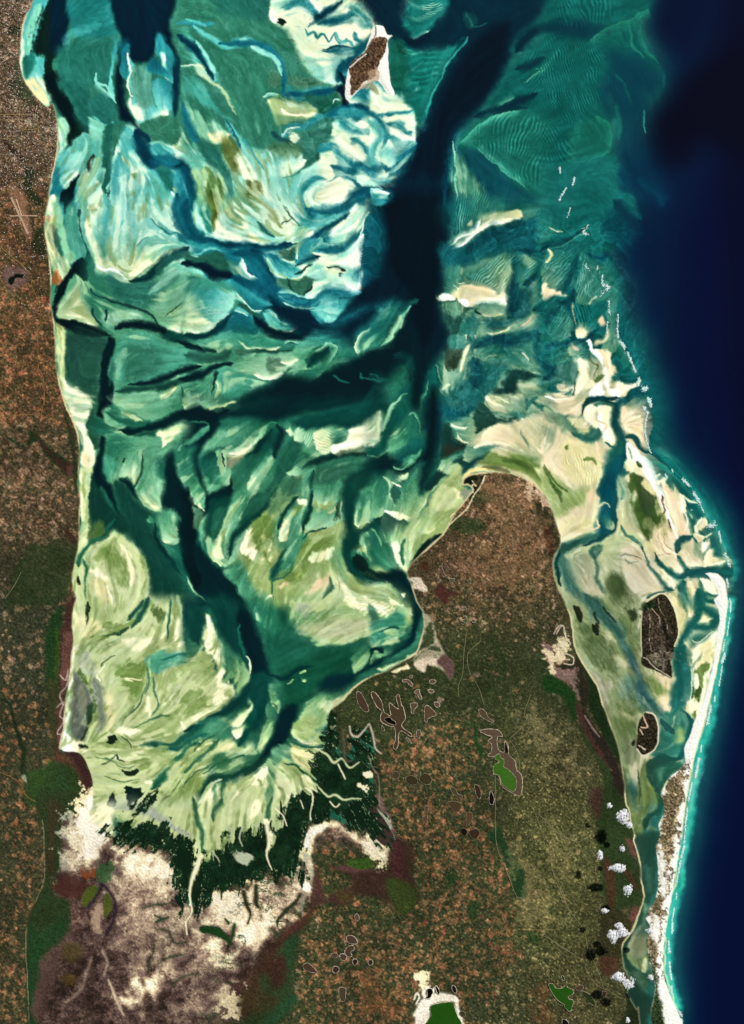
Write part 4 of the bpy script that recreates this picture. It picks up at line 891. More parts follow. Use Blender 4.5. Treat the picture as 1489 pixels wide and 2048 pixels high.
W4 = '''
@ 0 800
A C 20 10: 470,-60 690,-60 690,60 660,130 640,230 680,330 710,400 700,500 660,530 600,480 600,350 580,230 550,160
A b 16 6@.8: 600,400 690,420 690,490 650,520 610,480
A 2d6b50 14 10: 700,-40 760,-40 740,60 700,120 720,240 730,340 690,360 660,280 650,150 680,60
A K2 14 6: 740,-40 840,-40 820,40 790,80 770,150 745,130 710,110 730,40
ER 2.4 16: 700,370 712,430 705,520
A g1 16 14: 600,520 700,520 690,600 670,720 670,900 660,1010 640,1080 590,1150 585,1000 600,800 595,640
L C 16 .9@.7: 605,560 610,700 605,900
A n0 18 6: 735,260 775,290 780,400 790,480 800,560 850,640 860,720 900,840 940,960 860,800 790,680 760,640 720,700 700,620 700,560 720,420
A 124438 24 10: 690,560 740,640 800,760 900,860 960,980 880,1000 840,960 740,1080 670,1030 665,900 670,760
A g3 24 16@.7: 680,900 760,900 780,1000 700,1040 665,1030
A 3 20 10: 760,60 830,30 900,80 960,100 1100,130 1050,160 900,190 800,200 760,180
A 1.3 10 8@.9: 900,70 1000,100 1080,140 1000,140 930,110
A 2.8 20 8: 840,-60 1489,-60 1489,100 1300,120 1150,140 1080,130 960,70 850,20
A 3.6 12 8: 830,30 960,120 930,140 860,110 820,70
A 4.4 16 8: 700,120 780,160 860,200 1000,220 740,250 700,190
L y4 20/60/50 .8@.8: 780,80 900,150 1050,180 1150,160
L n1 30/60/80/120 .7: 880,230 1050,220 1200,170 1350,130 1540,110
L 0c4a40 30/40/30 .9@.8: 1000,270 1200,240 1350,190 1489,180
A 3.3 16 6: 780,320 830,265 900,280 1060,290 1090,360 1060,520 1030,660 990,600 900,580 840,620 800,580 780,480
A 52a384 24@.9: 790,400 900,480 880,590 830,600 790,520
A 1.9 24 6: 910,440 1000,440 1050,520 1020,640 980,600 910,560
L K 14 .8: 930,440 920,470
L 184c40 14/16/20/10 .8: 1060,400 1060,520 1030,600 1000,650
A n0 14 6: 900,585 980,610 1040,690 1040,730 980,680 930,620
A 2.6 20 10: 1080,360 1180,260 1340,200 1489,160 1489,220 1300,320 1230,400 1180,520 1230,620 1220,820 1200,835 1100,790 1040,700 1050,600 1070,480
A 0.8 16 8: 1170,250 1290,210 1400,190 1300,280 1200,350 1210,290
A 0.8 16 16@.9: 1050,680 1180,760 1210,830 1120,790
EL 1.2 30@.9: 1040,700 1100,790 1205,835 1222,760
A 4.2 16 8: 1170,440 1260,500 1290,560 1300,690 1260,690 1230,600 1170,560
A n1 26 8: 1230,420 1300,380 1320,500 1370,640 1430,760 1450,900 1450,1060 1489,1300 1489,1500 1400,1300 1340,1080 1320,900 1300,820 1230,800 1230,600
A 3.6 18 8: 1290,370 1489,260 1489,400 1440,640 1489,720 1489,800 1430,740 1380,620 1320,500
A 2.6 14 8@.9: 1380,640 1470,700 1440,760
ER 2.6 20@.9: 1310,390 1380,330 1480,290
A 154d41 40 8: 850,620 920,610 1000,680 1080,790 1150,860 1100,900 1180,1000 1250,1130 1330,1300 1400,1450 1500,1700 1200,1700 1120,1350 1060,1160 960,1040 920,900
L n1 20/30/30/20 .8: 1160,920 1190,1050 1260,1180 1340,1310
A 4 10 10: 1100,880 1180,850 1150,910 1110,915
A 2.4 14 8: 1180,860 1240,820 1290,880 1330,1000 1330,1060 1290,1080 1240,1060 1200,960
EL 0.8 30@.9: 1230,1050 1290,1080 1330,1060
A 4.4 18 8: 1240,1080 1330,1080 1350,1170 1330,1190 1290,1180
A 4.8 18 8@.9: 1280,1180 1360,1200 1440,1400 1489,1480 1440,1450 1340,1310
L 1.8 10/16 .8: 1400,1340 1440,1410 1489,1480
A g1 30 16: 850,1020 960,1060 1060,1180 1110,1350 1100,1450 1000,1520 700,1600 570,1520 550,1300 600,1150 700,1080
A g3 40 40@.8: 760,1090 900,1130 960,1280 960,1390 860,1330 760,1200
A g3 40 50@.5: 920,1160 980,1340 900,1380
L C 30/40/30 .9@.8: 900,1080 960,1190 1000,1290 990,1400
L g2 12 .9: 1080,1200 1100,1350 1060,1460
A C 14 10: 660,1260 720,1250 790,1320 750,1330 700,1290
A c 20 12: 690,1320 790,1340 830,1500 740,1526 700,1440
L y4 24/30/14 .8@.9: 850,890 800,960 770,1040 700,1060
L 2e7a58 20/40/30 .8: 770,1030 680,1060 610,1150 590,1240
L 3f8a60 16/10 .9: 630,1180 650,1260 620,1400 630,1520
A g6 6 8: 575,1320 590,1300 590,1360 580,1370
L W 8 .9: 780,1350 820,1440 830,1526
@ 370 800
A 3.4 30 14: 560,160 640,150 720,220 860,230 880,320 820,480 730,560 690,660 560,850 480,960 430,1080 380,1180 300,1240 200,1160 160,1030 200,800 330,700 400,500 300,380 420,250
A n1 40 6: -20,20 250,100 600,130 900,90 1200,60 1480,-60 0,-100
A n1 24 6: -20,100 240,110 240,230 130,380 110,460 170,700 200,720 330,640 450,500 500,480 330,700 180,820 100,960 110,1080 180,1160 240,1240 300,1280 440,1526 200,1600 60,1400 -20,1200 -20,700 20,640
A K2 20: 20,660 80,800 80,980 60,1150 130,1330 90,1400 -20,1200 -40,700
A 0c4a40 24 6: 160,560 200,500 260,460 400,520 450,480 660,330 660,220 560,260 460,420 400,430 300,400 300,350 140,420
L n1 30/60/80/60/30 .8: 640,220 560,330 470,470 320,650 200,760 130,900
A 2.4 16 8: 0,-40 260,-40 400,10 300,60 180,90 120,50 0,80
EL 0.4 24: 160,85 260,50 400,0
L n0 60/80/60 .8: -20,110 120,100 240,110 330,60
L 3.6 40/50/30 .8: 0,330 100,280 180,200
ER 4 26@.9: 0,170 130,160 185,190 160,250 60,320
A 3.6 18 8: 0,380 90,360 60,430 90,540 160,700 160,820 60,740 40,660 0,600
A 1 12 8@.9: 50,740 100,760 165,830 120,800
A 4d7a5e 14 8: 70,800 160,840 120,930 90,970 70,900
A 4.6 18 10: 110,440 250,420 300,560 200,640 160,560
A 2.4 12 8: 245,390 280,370 330,380 340,480 300,540 260,520
L 1c4c40 12/20/10 .8: 290,400 300,450 310,500
A 0.3 14 8: 320,390 430,330 490,290 480,360 440,400 360,405
A 8a9678 14 8: 340,410 440,400 410,490 340,510 320,480
A 2.6 26 12@.9: 240,540 300,560 340,500 330,620 250,600
ER 0.6 40: 310,410 390,400 460,350 500,300
A 2.4 16 10@.9: 500,300 580,190 600,220 530,300
A 4.6 20 8@.9: 380,480 520,380 620,260 670,200 690,250 600,400 480,580 400,660 340,640
ER 3.4 20@.9: 540,210 640,160 700,170 720,230
L n0 30/60/30 .9@.8: 690,170 710,260 680,350 640,440
A 2.2 18 8: 600,440 650,440 560,600 500,700 430,700 470,630 540,540
A 1.4 16 8@.9: 450,640 500,560 570,500 540,600 480,670
A 2.6 20 8@.9: 360,760 470,660 470,720 400,860 320,1000 300,1040 310,960
ER 1.2 20@.9: 300,960 350,860 400,770 450,680
A 22644f 26 8@.9: 480,720 620,640 660,520 710,360 860,290 880,360 820,480 740,560 680,680 560,840 470,900 380,1000
L 0d4a3f 30/50/30 .9: 560,830 440,950 350,1060 330,1180
L 0d4a3f 16/40/20 .9@.9: 700,640 620,760 540,860
A 0c4a40 26 8@.9: 200,780 330,700 320,860 270,980 250,1060 190,1000 160,1020
A 2f7a60 20 8@.8: 220,860 300,800 280,940 220,1060
A 0.6 10 8@.9: 200,1140 300,970 290,1080 300,1180 240,1180
L 3.6 10 .8@.8: 290,1000 290,1120 310,1180
EL 1 40: 200,1150 230,1200 290,1240
EL 2 40@.9: 290,1240 330,1210 380,1180
A 3.3 26 8: 300,1260 400,1180 440,1260 500,1380 590,1500 600,1600 470,1600 420,1480 340,1340
A 1d5a48 26 10@.8: -60,1200 30,1400 140,1600 -60,1600
EL 2 20: 0,1310 60,1420 170,1526
# central seagrass bars
A g3 24 30: 480,960 560,860 650,880 680,960 660,1080 640,1250 620,1420 590,1470 540,1380 470,1260 420,1160 430,1060
A C 16 24: 470,980 500,1000 530,1100 600,1190 560,1230 500,1200 430,1140 420,1090
A c 20 30@.8: 560,1000 640,1060 640,1200 600,1160
A g2 20 30@.8: 480,1220 640,1240 600,1480 520,1380
A 6f9a70 26 30: 660,690 800,540 880,560 940,640 900,730 830,720 700,820 600,850
A 3d7a5e 16 40@.8: 720,600 860,560 840,680 740,700
A 3.2 26 10: 700,860 830,740 880,640 950,540 980,700 930,860 880,960 850,1080 760,1140 690,1100 660,980
A 0.6 10 8: 730,900 770,860 800,820 780,900 760,1000 740,1050 690,1050 700,1000
A C 10 14@.9: 830,740 900,740 900,780 840,780
A g3 12 14@.9: 800,800 880,780 840,840 800,880
L 0e4c42 20/40/30/14 .8: 950,540 950,720 900,880 870,1000
L 0e4c42 20/30 .8: 840,720 740,830 690,960
A 12564a 20 8: 700,1150 760,1090 720,1240 640,1340 620,1320 660,1230
A 4f9a78 26 20: 760,1060 880,1000 920,1060 860,1140 780,1260 700,1280 720,1180
A 3a7f66 18 8: 850,400 900,380 1000,420 1300,330 1489,420 1489,560 1200,560 1100,600 980,640 960,520 820,500
L 0c3c34 30/60/50 .8: 870,520 1030,440 1200,400 1400,380 1500,440
A 39755c 24 20@.9: 960,560 1000,500 1200,480 1220,560 1100,620 970,640
A 2.2 12 6: 730,540 800,520 960,500 900,540 830,560
A 0a4038 30 10@.9: 1220,560 1489,400 1489,560 1360,640 1260,680
A 2.6 16 30: 960,640 1120,640 1150,730 1080,760 1000,780 970,720
A 2.4 20 40: 940,860 1100,800 1180,720 1150,860 1100,960 1000,970 920,1000
ER b 20@.8: 1060,840 1120,800 1140,760
A 1c4c3c 10 20@.8: 1150,740 1170,820 1110,900
L 1e5c4a 10/12 .8: 870,1060 920,990 1050,960
A 3.2 20 8: 1160,720 1260,660 1260,760 1190,880 1160,880
EL 1.6 24: 1170,740 1160,820 1170,880
A g3 24 30@.9: 900,1060 1100,1010 1080,1080 980,1160 900,1280 860,1250 850,1180
A C 16 20: 930,1170 1060,1110 1110,1100 1080,1160 980,1230 930,1210
A 1 30 30@.9: 900,1400 980,1300 1100,1260 1160,1300 1160,1400 1200,1526 900,1526
A b 20 30@.9: 980,1330 1060,1300 1100,1380 1000,1420 920,1440
A C 20 20@.9: 1120,1340 1200,1370 1300,1460 1489,1526 1300,1526 1200,1480
A b 16 14@.9: 700,1370 780,1340 740,1390 700,1400
A g3 14 30@.8: 700,1290 800,1250 860,1340 760,1340
L C 16 .9: 600,1490 650,1440 660,1480
L y4 16/30/14 .8@.7: 1070,1310 1090,1400 1020,1460
L 2e7a68 12 .8@.8: 820,1200 760,1280 640,1350 660,1480
A 2.4 30 20@.9: 1100,1180 1180,1080 1160,1230 1230,1400 1350,1470 1489,1420 1489,1480 1300,1500 1180,1350
# right of tile: curling bars
A 0a453c 40 8: 1180,600 1300,700 1280,960 1400,880 1489,800 1489,960 1330,1000 1280,1100 1200,1180 1180,1000
A 3.6 16 6: 1280,760 1340,700 1380,680 1370,860 1330,890 1290,960 1270,900
EL 0.8 24: 1290,820 1280,950 1350,910 1380,920
A 3.4 18 6: 1390,640 1430,570 1500,560 1500,800 1400,900 1360,880
ER 2 24@.9: 1370,880 1400,760 1400,640 1440,570
A 3 24 10@.9: 1290,1060 1360,980 1489,980 1489,1240 1380,1160 1330,1100
ER 1 24: 1320,1060 1340,1130 1400,1220 1489,1260
A 2c7a60 16 8@.9: 1200,1140 1330,1140 1400,1260 1480,1310 1400,1300 1260,1280
A K 14 30: 1260,1160 1340,1180 1360,1260 1489,1330 1489,1370 1360,1330 1240,1280 1220,1200
L 0c4a40 50/60/60/70 .8: 1200,1050 1200,1180 1280,1300 1489,1370
# white bars upper right
A 0c5048 30 10: 800,160 1000,90 1489,10 1489,160 1300,240 1100,200 900,220
A 2 16 20: 740,230 880,220 1000,230 960,330 920,340 900,270 860,320
RP C 8 20 .4 14: 840,220 980,220 940,330 880,300
A 1 12 5: 975,240 1010,215 1060,220 1100,250 1075,300 1080,380 1030,405 990,370 975,300
RP C 8 100 .3 14: 975,220 1100,240 1070,390 990,380
A 0.1 16 6: 1090,330 1150,330 1220,230 1290,200 1480,130 1489,200 1440,320 1330,330 1200,370 1120,400 1080,380
A 3.6 16@.9: 1110,280 1190,260 1180,320 1120,330
ER C 50: 1090,400 1200,370 1320,330 1430,330
A 6f8f70 16 8@.9: 1290,350 1410,330 1400,370 1300,390 1150,400
A 4 14 6: 1370,390 1440,330 1489,240 1489,400 1400,420
ER 2.6 16: 1365,390 1400,415 1489,390
L 1c3c30 24 .8@.8: 1460,200 1489,80
@ 740 800
A 0a453e 40 8: -60,-60 200,-60 100,160 60,340 -60,330
A 0.2 14 6: -80,180 0,130 80,90 110,160 90,260 50,330 -20,330 -80,280
A 0d5a4e 30 8: 100,120 160,60 260,-40 330,-60 300,60 200,180 130,280 120,360 60,420 0,410 0,340 60,340
ER 2.6 16: 0,400 50,420 120,390 150,320
L 2.4 30/30/10 .8: 90,220 130,100 190,20 240,-30
A 4 20 8: 140,260 220,260 290,170 330,90 370,140 390,280 300,240 240,300 170,360
EL 2.6 16: 150,270 210,270 280,190
EL 2.8 16@.9: 290,110 330,90 370,150 395,280
L 2c6a54 20/16/10 .8: 400,-40 395,100 400,250
A n1 50 10: 430,-60 540,-60 560,150 540,300 470,480 400,650 300,720 180,560 0,560 -60,520 -60,430 100,420 250,420 380,360 440,300 400,200
L K2 40/50/50 .9@.8: 470,-60 480,150 450,320 400,440
A 0e5e58 30 10@.8: 180,400 330,300 400,290 420,360 340,440 240,480
A 3.4 14 20@.9: 180,520 280,460 390,380 330,480 220,530
L 2.6 12 .8: 170,510 230,520 330,450
A 0b5a60 40 10: 520,-60 850,-60 830,60 700,150 600,190 550,140
A 3 18 20: 600,170 700,130 760,90 880,80 820,200 780,300 720,290 660,290 620,230
ER 0.4 24: 600,180 660,205 730,190
ER 0.6 20: 640,250 680,280 740,300
A 17433a 20 20: 560,220 600,200 630,280 720,310 700,380 600,420 540,440 530,350
A 33372c 12 30@.8: 560,350 700,330 720,350 600,410 550,400
A 26584a 12 20: 760,100 870,30 930,130 1000,150 1100,130 1080,180 880,200 800,250 790,200
A 2.4 12 6@.9: 880,-40 1140,-40 1140,60 1060,110 960,100 900,60
EL C 20@.8: 930,-20 1000,20 1040,20
ER y1 20: 860,0 900,70 980,110
A 2.8 12 5: 500,520 530,440 620,400 720,350 730,390 640,440 570,540 520,555
A 1d4c44 16 10@.9: 620,440 760,400 860,370 900,390 780,460 700,500 660,470
A 0c3a38 20 10@.9: 400,660 500,520 560,540 600,560 540,600 470,680
A 2.4 10 8: 590,520 640,490 680,500 670,560 610,560
A 3.4 16 10: 720,330 800,330 880,330 960,350 880,380 780,450 740,470 700,430
A 1.4 24 10: 780,340 860,240 900,200 1000,200 1080,160 1280,130 1400,180 1400,260 1380,330 1489,400 1489,640 1400,600 1300,470 1180,410 1060,380 960,340 860,330
L C 12 .9: 780,345 860,320 960,330 1060,370
RP C 10 60 .15 30: 1280,340 1489,300 1489,600 1360,600
L c 14 .9@.8: 1290,410 1380,320 1400,230
L 3 14/20/10 .8@.8: 1120,230 1160,330 1180,400
L 6fa08a 30/50/20 .9@.8: 1320,420 1400,320 1440,160
L 1.8 40/60/30 .9@.8: 1080,330 1200,400 1300,480
A g3 24 20: 790,460 900,390 1000,410 1150,420 1250,460 1300,560 1400,640 1489,700 1300,640 1180,560 1050,520 880,500
L g4 30 .9@.7: 980,450 1100,480 1200,510
A 2.2 30 8@.9: 1060,370 1180,410 1240,460 1150,420 1000,410 880,380
A g0 14 12: 1230,520 1270,520 1380,620 1320,620
L g4 10 .9@.7: 1280,560 1400,650 1480,700
L g4 10 .9@.7: 1300,520 1400,640
A g2 20 10: 1250,600 1489,680 1489,900 1420,900 1360,780
A g1 20 10: 1370,850 1489,900 1489,1060 1410,1080 1420,1000
A 3.6 10: 1040,100 1140,90 1240,100 1140,140 1100,150
L y3 24/30/20 .8: 1160,70 1180,30 1240,-20
L y4 10/30/14 .8@.8: 1200,10 1300,60 1380,100
A e6d488 12 6: 690,570 720,530 800,490 900,500 880,520 760,540 700,600
L 54613c 16/24/20 .9@.7: 840,500 920,500 1050,540
A n3 26 8: 700,490 780,440 840,420 780,480 720,520 690,560 680,530
A g2 20 10: 640,480 680,490 690,620 760,680 720,800 620,880 560,1000 460,1040 380,1110 330,1200 290,1160 330,1000 360,900 430,800 440,720 520,620 590,560
A g1 20 14@.8: 520,640 640,660 720,700 640,800 520,820 440,780
L y3 14/20/16 .9@.8: 600,545 520,620 440,730 420,800 360,880
A c 14 8@.8: 620,650 700,700 650,720
A 1.6 24 14: 340,880 440,840 480,900 460,980 370,1000
A m2 14 10@.8: 680,660 740,640 760,700 720,760 680,720
A K 8 14: 600,880 700,760 730,720 780,660 760,760 700,820 590,930 580,900
A K 12 10: 480,1010 560,1000 500,1070 400,1170 310,1200 360,1140 440,1060
L c 8 .9: 600,870 680,800 740,750 770,690
L m2 16/20/10 .8: 560,1000 480,1060 400,1160
A 3.4 18 8: 0,600 60,560 130,560 150,640 130,760 100,860 40,900 0,920 -40,800
EL 1.6 20: 110,860 150,680 140,590 90,560
A 0.3 12 6: 110,820 200,820 330,840 310,880 280,900 200,885 140,850
A 3 24 8: 150,700 300,520 380,480 350,700 400,740 340,860 200,820 120,800
A 1 10 10@.9: 210,590 280,540 270,580 220,600
L C 8 .9: 160,610 220,640
A 1d5a4c 10 20@.7: 150,650 210,640 200,760 160,750
A 3d6a58 12 30: 80,940 120,860 200,890 290,900 240,940 120,980
A 0b5248 30 8: -40,900 60,940 80,1000 150,1080 200,1230 60,1180 -40,1150
A 1.6 20 10: 90,1040 200,980 330,900 380,880 340,1000 330,1160 290,1230 260,1290 220,1220 200,1150 150,1080
A C 14 10: 140,1080 210,1060 230,1100 270,1180 220,1220 180,1140
L y3 14/24/20 .8: 270,1030 240,1120 250,1230
A 3.8 20 8: 0,1000 80,1040 150,1090 210,1240 180,1300 80,1260 0,1220
EL 1.6 20@.9: 60,1260 120,1310
L 2.6 10 .8@.8: 0,960 60,1000 80,1080
A n1 24 6: 100,1290 240,1270 290,1350 340,1480 380,1600 280,1600 200,1450 100,1350 -60,1330 -60,1290
A 1.4 30 10: -60,1360 60,1360 150,1400 230,1480 270,1600 -60,1600
L g2 50 .9@.8: -20,1420 120,1440 220,1526
A m1 14 10: 290,1300 380,1330 400,1400 380,1460 340,1440 310,1370
@ 1089 800
A 1.2 30 14: 0,160 100,230 160,290 290,320 390,360 400,440 470,460 420,560 400,680 400,760 340,980 200,1040 130,1100 100,860 0,640
A c 24 10@.8: 110,330 200,300 300,330 380,420 400,600 220,610 130,450
RP C 9 -10 .25 20: 150,430 400,430 380,600 200,600
A g2 40 24: 0,520 200,640 300,620 320,740 180,840 80,860 20,760
L g4 14 .9@.8: 0,500 60,600 120,700
L g4 14 .9@.8: 0,480 100,620 170,680
L g4 12 .9@.6: 60,600 100,680 140,760
A c 20 14@.8: 130,900 260,860 370,900 300,980 140,1060
A b 16 10@.8: 320,720 380,660 390,740 340,780
A g3 8 14: 140,360 170,350 160,380
A g3 8 14: 290,450 350,420 370,470 340,450
A y2 16 8@.6: 0,200 60,220 60,330 0,400
A 3.4 24 14: 0,60 80,100 200,80 280,130 240,150 330,200 420,180 430,220 380,290 280,300 200,270 120,200 40,170 0,130
A b 20 14: 80,-60 230,-60 290,60 260,130 200,120 120,80
A c 16 12@.9: 160,130 250,140 340,220 300,260 230,230
L y4 12/40/30 .8: 180,250 290,290 370,280 430,210
L n3 14/30/20/12 .8: 280,130 300,50 370,10 460,10 540,40
L y4 30/24/20/14 .8: 400,80 380,50 440,30 540,50
A C 14 8: 310,70 380,60 390,140 420,200 370,210 310,160
A C 12 8: 390,80 460,50 510,80 520,200 510,330 450,330 430,240 410,180 430,130
L W 30/40/20 .8: 430,100 440,220 490,310
L b 10 .8: 400,160 470,180 430,240
L b 14 .8: 380,310 400,420 470,460
L y4 10/20/8 .8: 450,310 480,350 520,350
A b 14 8: 575,60 620,60 630,140 730,110 740,200 740,300 690,310 640,280 590,270 570,180
ER C 16: 620,160 680,130 740,110
L c 12 .8@.9: 640,200 700,230 720,290
L n3 40/50/60/70 .8: 660,-20 560,20 540,80 530,180 550,260 590,340
L y5 60/90/120/90/60 .7: 590,320 540,380 490,500 450,620 430,760
L y5 40/60/100 .8: 590,310 600,400 560,560
L n3 20/30/30/20 .7: 590,290 670,280 720,350 790,390
A 0d6570 30 8: 500,440 600,400 590,520 540,600 550,680 540,820 530,940 460,1020 380,1060 390,980 400,880 430,800 410,700 440,580
A 0a5a6a 24 6@.8: 440,560 530,560 540,640 470,700 440,760 410,700
L n3 20/30/30/30/20 .7: 540,690 520,760 530,920 480,1000 400,1050 300,1090
ER 1.6 20: 400,820 450,770 500,800
A 3.2 12 6@.9: 440,880 520,900 520,950 450,960
L b 8 .8: 350,980 400,960 390,900
L y4 40/60/70/60/60/60 .7: 400,1020 300,1060 200,1090 130,1130 100,1230 110,1340
L 0c4a48 24/30/30/20 .8: 130,1120 90,1220 100,1320 130,1380
A 2f6f60 14 8@.8: 120,1100 230,1060 300,1050 200,1120 140,1140
L y4 60/80/80/90 .7: 140,1150 150,1280 200,1380 300,1480 350,1560
L y4 12/30/40 .8@.8: 350,1130 390,1250 400,1350 450,1460
A 1.8 24 10@.9: 200,1180 300,1140 360,1180 380,1340 420,1480 350,1480 250,1370 190,1240
L b 14 .9@.7: 230,1200 290,1260 330,1360
A 2f7a68 12 8@.8: 330,1120 430,1080 420,1130 380,1200
# east flats
A 2.2 20 14@.9: 550,560 640,600 660,740 700,760 740,900 720,1000 600,1010 560,920 560,760
L y3 12/24/12 .9@.7: 550,570 590,680 570,740
A g1 24 24: 430,1140 560,980 720,1000 740,1080 640,1120 560,1200 560,1330 640,1480 500,1500 420,1300
A g4 30 40: 640,480 700,500 740,600 820,700 860,820 900,900 820,960 780,1040 720,960 660,820 680,700 620,600
A g6 26 30@.8: 710,560 760,640 820,740 800,800 820,900 760,860 700,720
A c 14 20@.9: 740,580 790,600 820,690 780,690 720,620
A 8f9a6a 14 20@.8: 740,880 800,860 820,940 760,950
A c4c890 14 20: 600,450 680,480 640,540 590,520
L y3 14/20/20 .8@.8: 580,920 600,1000 700,1060 740,1150
A g4 40 26@.9: 480,1330 580,1310 640,1400 640,1600 540,1600 460,1560
A W 8 6: 610,350 640,335 690,380 780,460 830,560 870,680 920,820 970,960 1010,1020 985,1030 930,930 860,760 800,640 730,540 690,480 610,440
A C 10 10@.8: 590,440 700,470 740,560 640,520
L g4 16/20/10 .8@.9: 690,450 720,500
L 8a6a50 10/14 .8: 860,700 890,800 880,850
L 8a6a50 8/14/8 .8: 920,890 940,960 955,990
L g3 10 .8@.8: 630,360 640,440
A 3.4 24 10: 770,420 860,440 960,500 1060,620 1160,760 1260,900 1330,1060 1400,1240 1370,1290 1200,1290 1080,1240 1110,1060 1020,900 900,700 840,560
A 0b6a68 30@.8: 960,560 1060,660 1180,800 1280,1000 1340,1160 1260,1160 1180,960 1060,800
A b 14 10: 880,600 960,700 1000,800 1040,900 1060,980 1020,1020 980,960 930,830 880,700
ER C 40: 990,1020 960,900 900,740 860,640
ER C 26: 830,600 890,590 910,545
ER 0.4 26: 820,560 860,545
ER 0.4 30: 1030,1010 1050,880 1000,800 960,700 970,620
A 1.2 12 8: 960,620 1000,680 1040,700 1040,830 1000,820 960,720
EL W 24: 1000,710 1010,820 1020,830
L y5 10/14/30/20 .8: 1130,1070 1100,1000 1100,920 1060,840
EL c 20@.8: 1090,890 1080,830 1110,810
A 1.2 12 8: 1120,960 1140,900 1190,860 1200,920 1150,980 1120,990
EL C 24: 1120,980 1120,920 1170,870
A 1.2 12 8: 1160,1060 1230,1020 1210,1090 1180,1140 1150,1100
A W 10 8@.9: 1170,1060 1200,1070 1190,1130 1165,1110
A 1.6 12 8: 1100,990 1180,1000 1240,990 1160,1060 1130,1050
A 1.2 12 8: 1200,1150 1250,1110 1260,1160 1340,1180 1330,1210 1220,1240 1190,1200
A 0.7 12 8: 810,960 860,940 960,980 1000,1040 990,1140 960,1200 940,1300 860,1240 820,1120 800,1020
L q 10 .9@.8: 820,1140 900,1140 960,1110 880,1050
L q 10 .9@.6: 860,1180 900,1280 1000,1320
A 1 12 8: 880,1160 1000,1170 1030,1250 1010,1310 940,1300 900,1260
L n3 20/40/40/20 .7: 1100,1010 1020,1040 1000,1100 1000,1140
A 0.9 12 10: 1040,1100 1100,1120 1190,1200 1190,1230 1080,1240 1040,1190
L y4 20/40/60 .8: 990,1160 1030,1230 1060,1290
A 1 12 8: 760,1140 820,1170 850,1250 960,1340 980,1420 900,1380 820,1310 780,1230
L y5 14/30/40/30 .8: 720,1090 770,1200 850,1320 900,1400 970,1410
L y5 14/40/50 .8: 820,1120 880,1240 960,1320 1030,1320
L n3 30/80/80/100 .6: 1000,1330 1080,1290 1200,1280 1400,1270
L y5 120 .8@.5: 1250,1280 1420,1260
A 0.8 20 12: 560,1110 660,1060 740,1160 800,1280 880,1380 860,1440 760,1450 740,1526 640,1400 600,1300
L b 30 .9@.8: 600,1130 700,1180 740,1260
L 8aa088 8 .9: 560,1170 620,1140 730,1180
A c 12 8@.8: 730,1080 780,1040 820,1090 800,1140 740,1120
L y4 8/14/8 .9: 720,1080 730,1130
L y5 50/60/70 .7: 1030,1340 1030,1440 1070,1560
A 1.2 14 8: 1070,1330 1160,1330 1180,1420 1150,1526 1100,1450 1060,1380
L y4 20/30/30/20 .8: 1170,1330 1180,1430 1230,1440 1300,1450
L y5 40/30 .8: 1150,1400 1190,1480 1280,1500
A C 10 6: 1170,1320 1240,1340 1260,1400 1300,1440 1230,1430 1200,1380
L y4 14 .8: 750,1480 800,1450 900,1420
A c 12 6: 960,1430 1000,1400 1020,1526 960,1526
'''
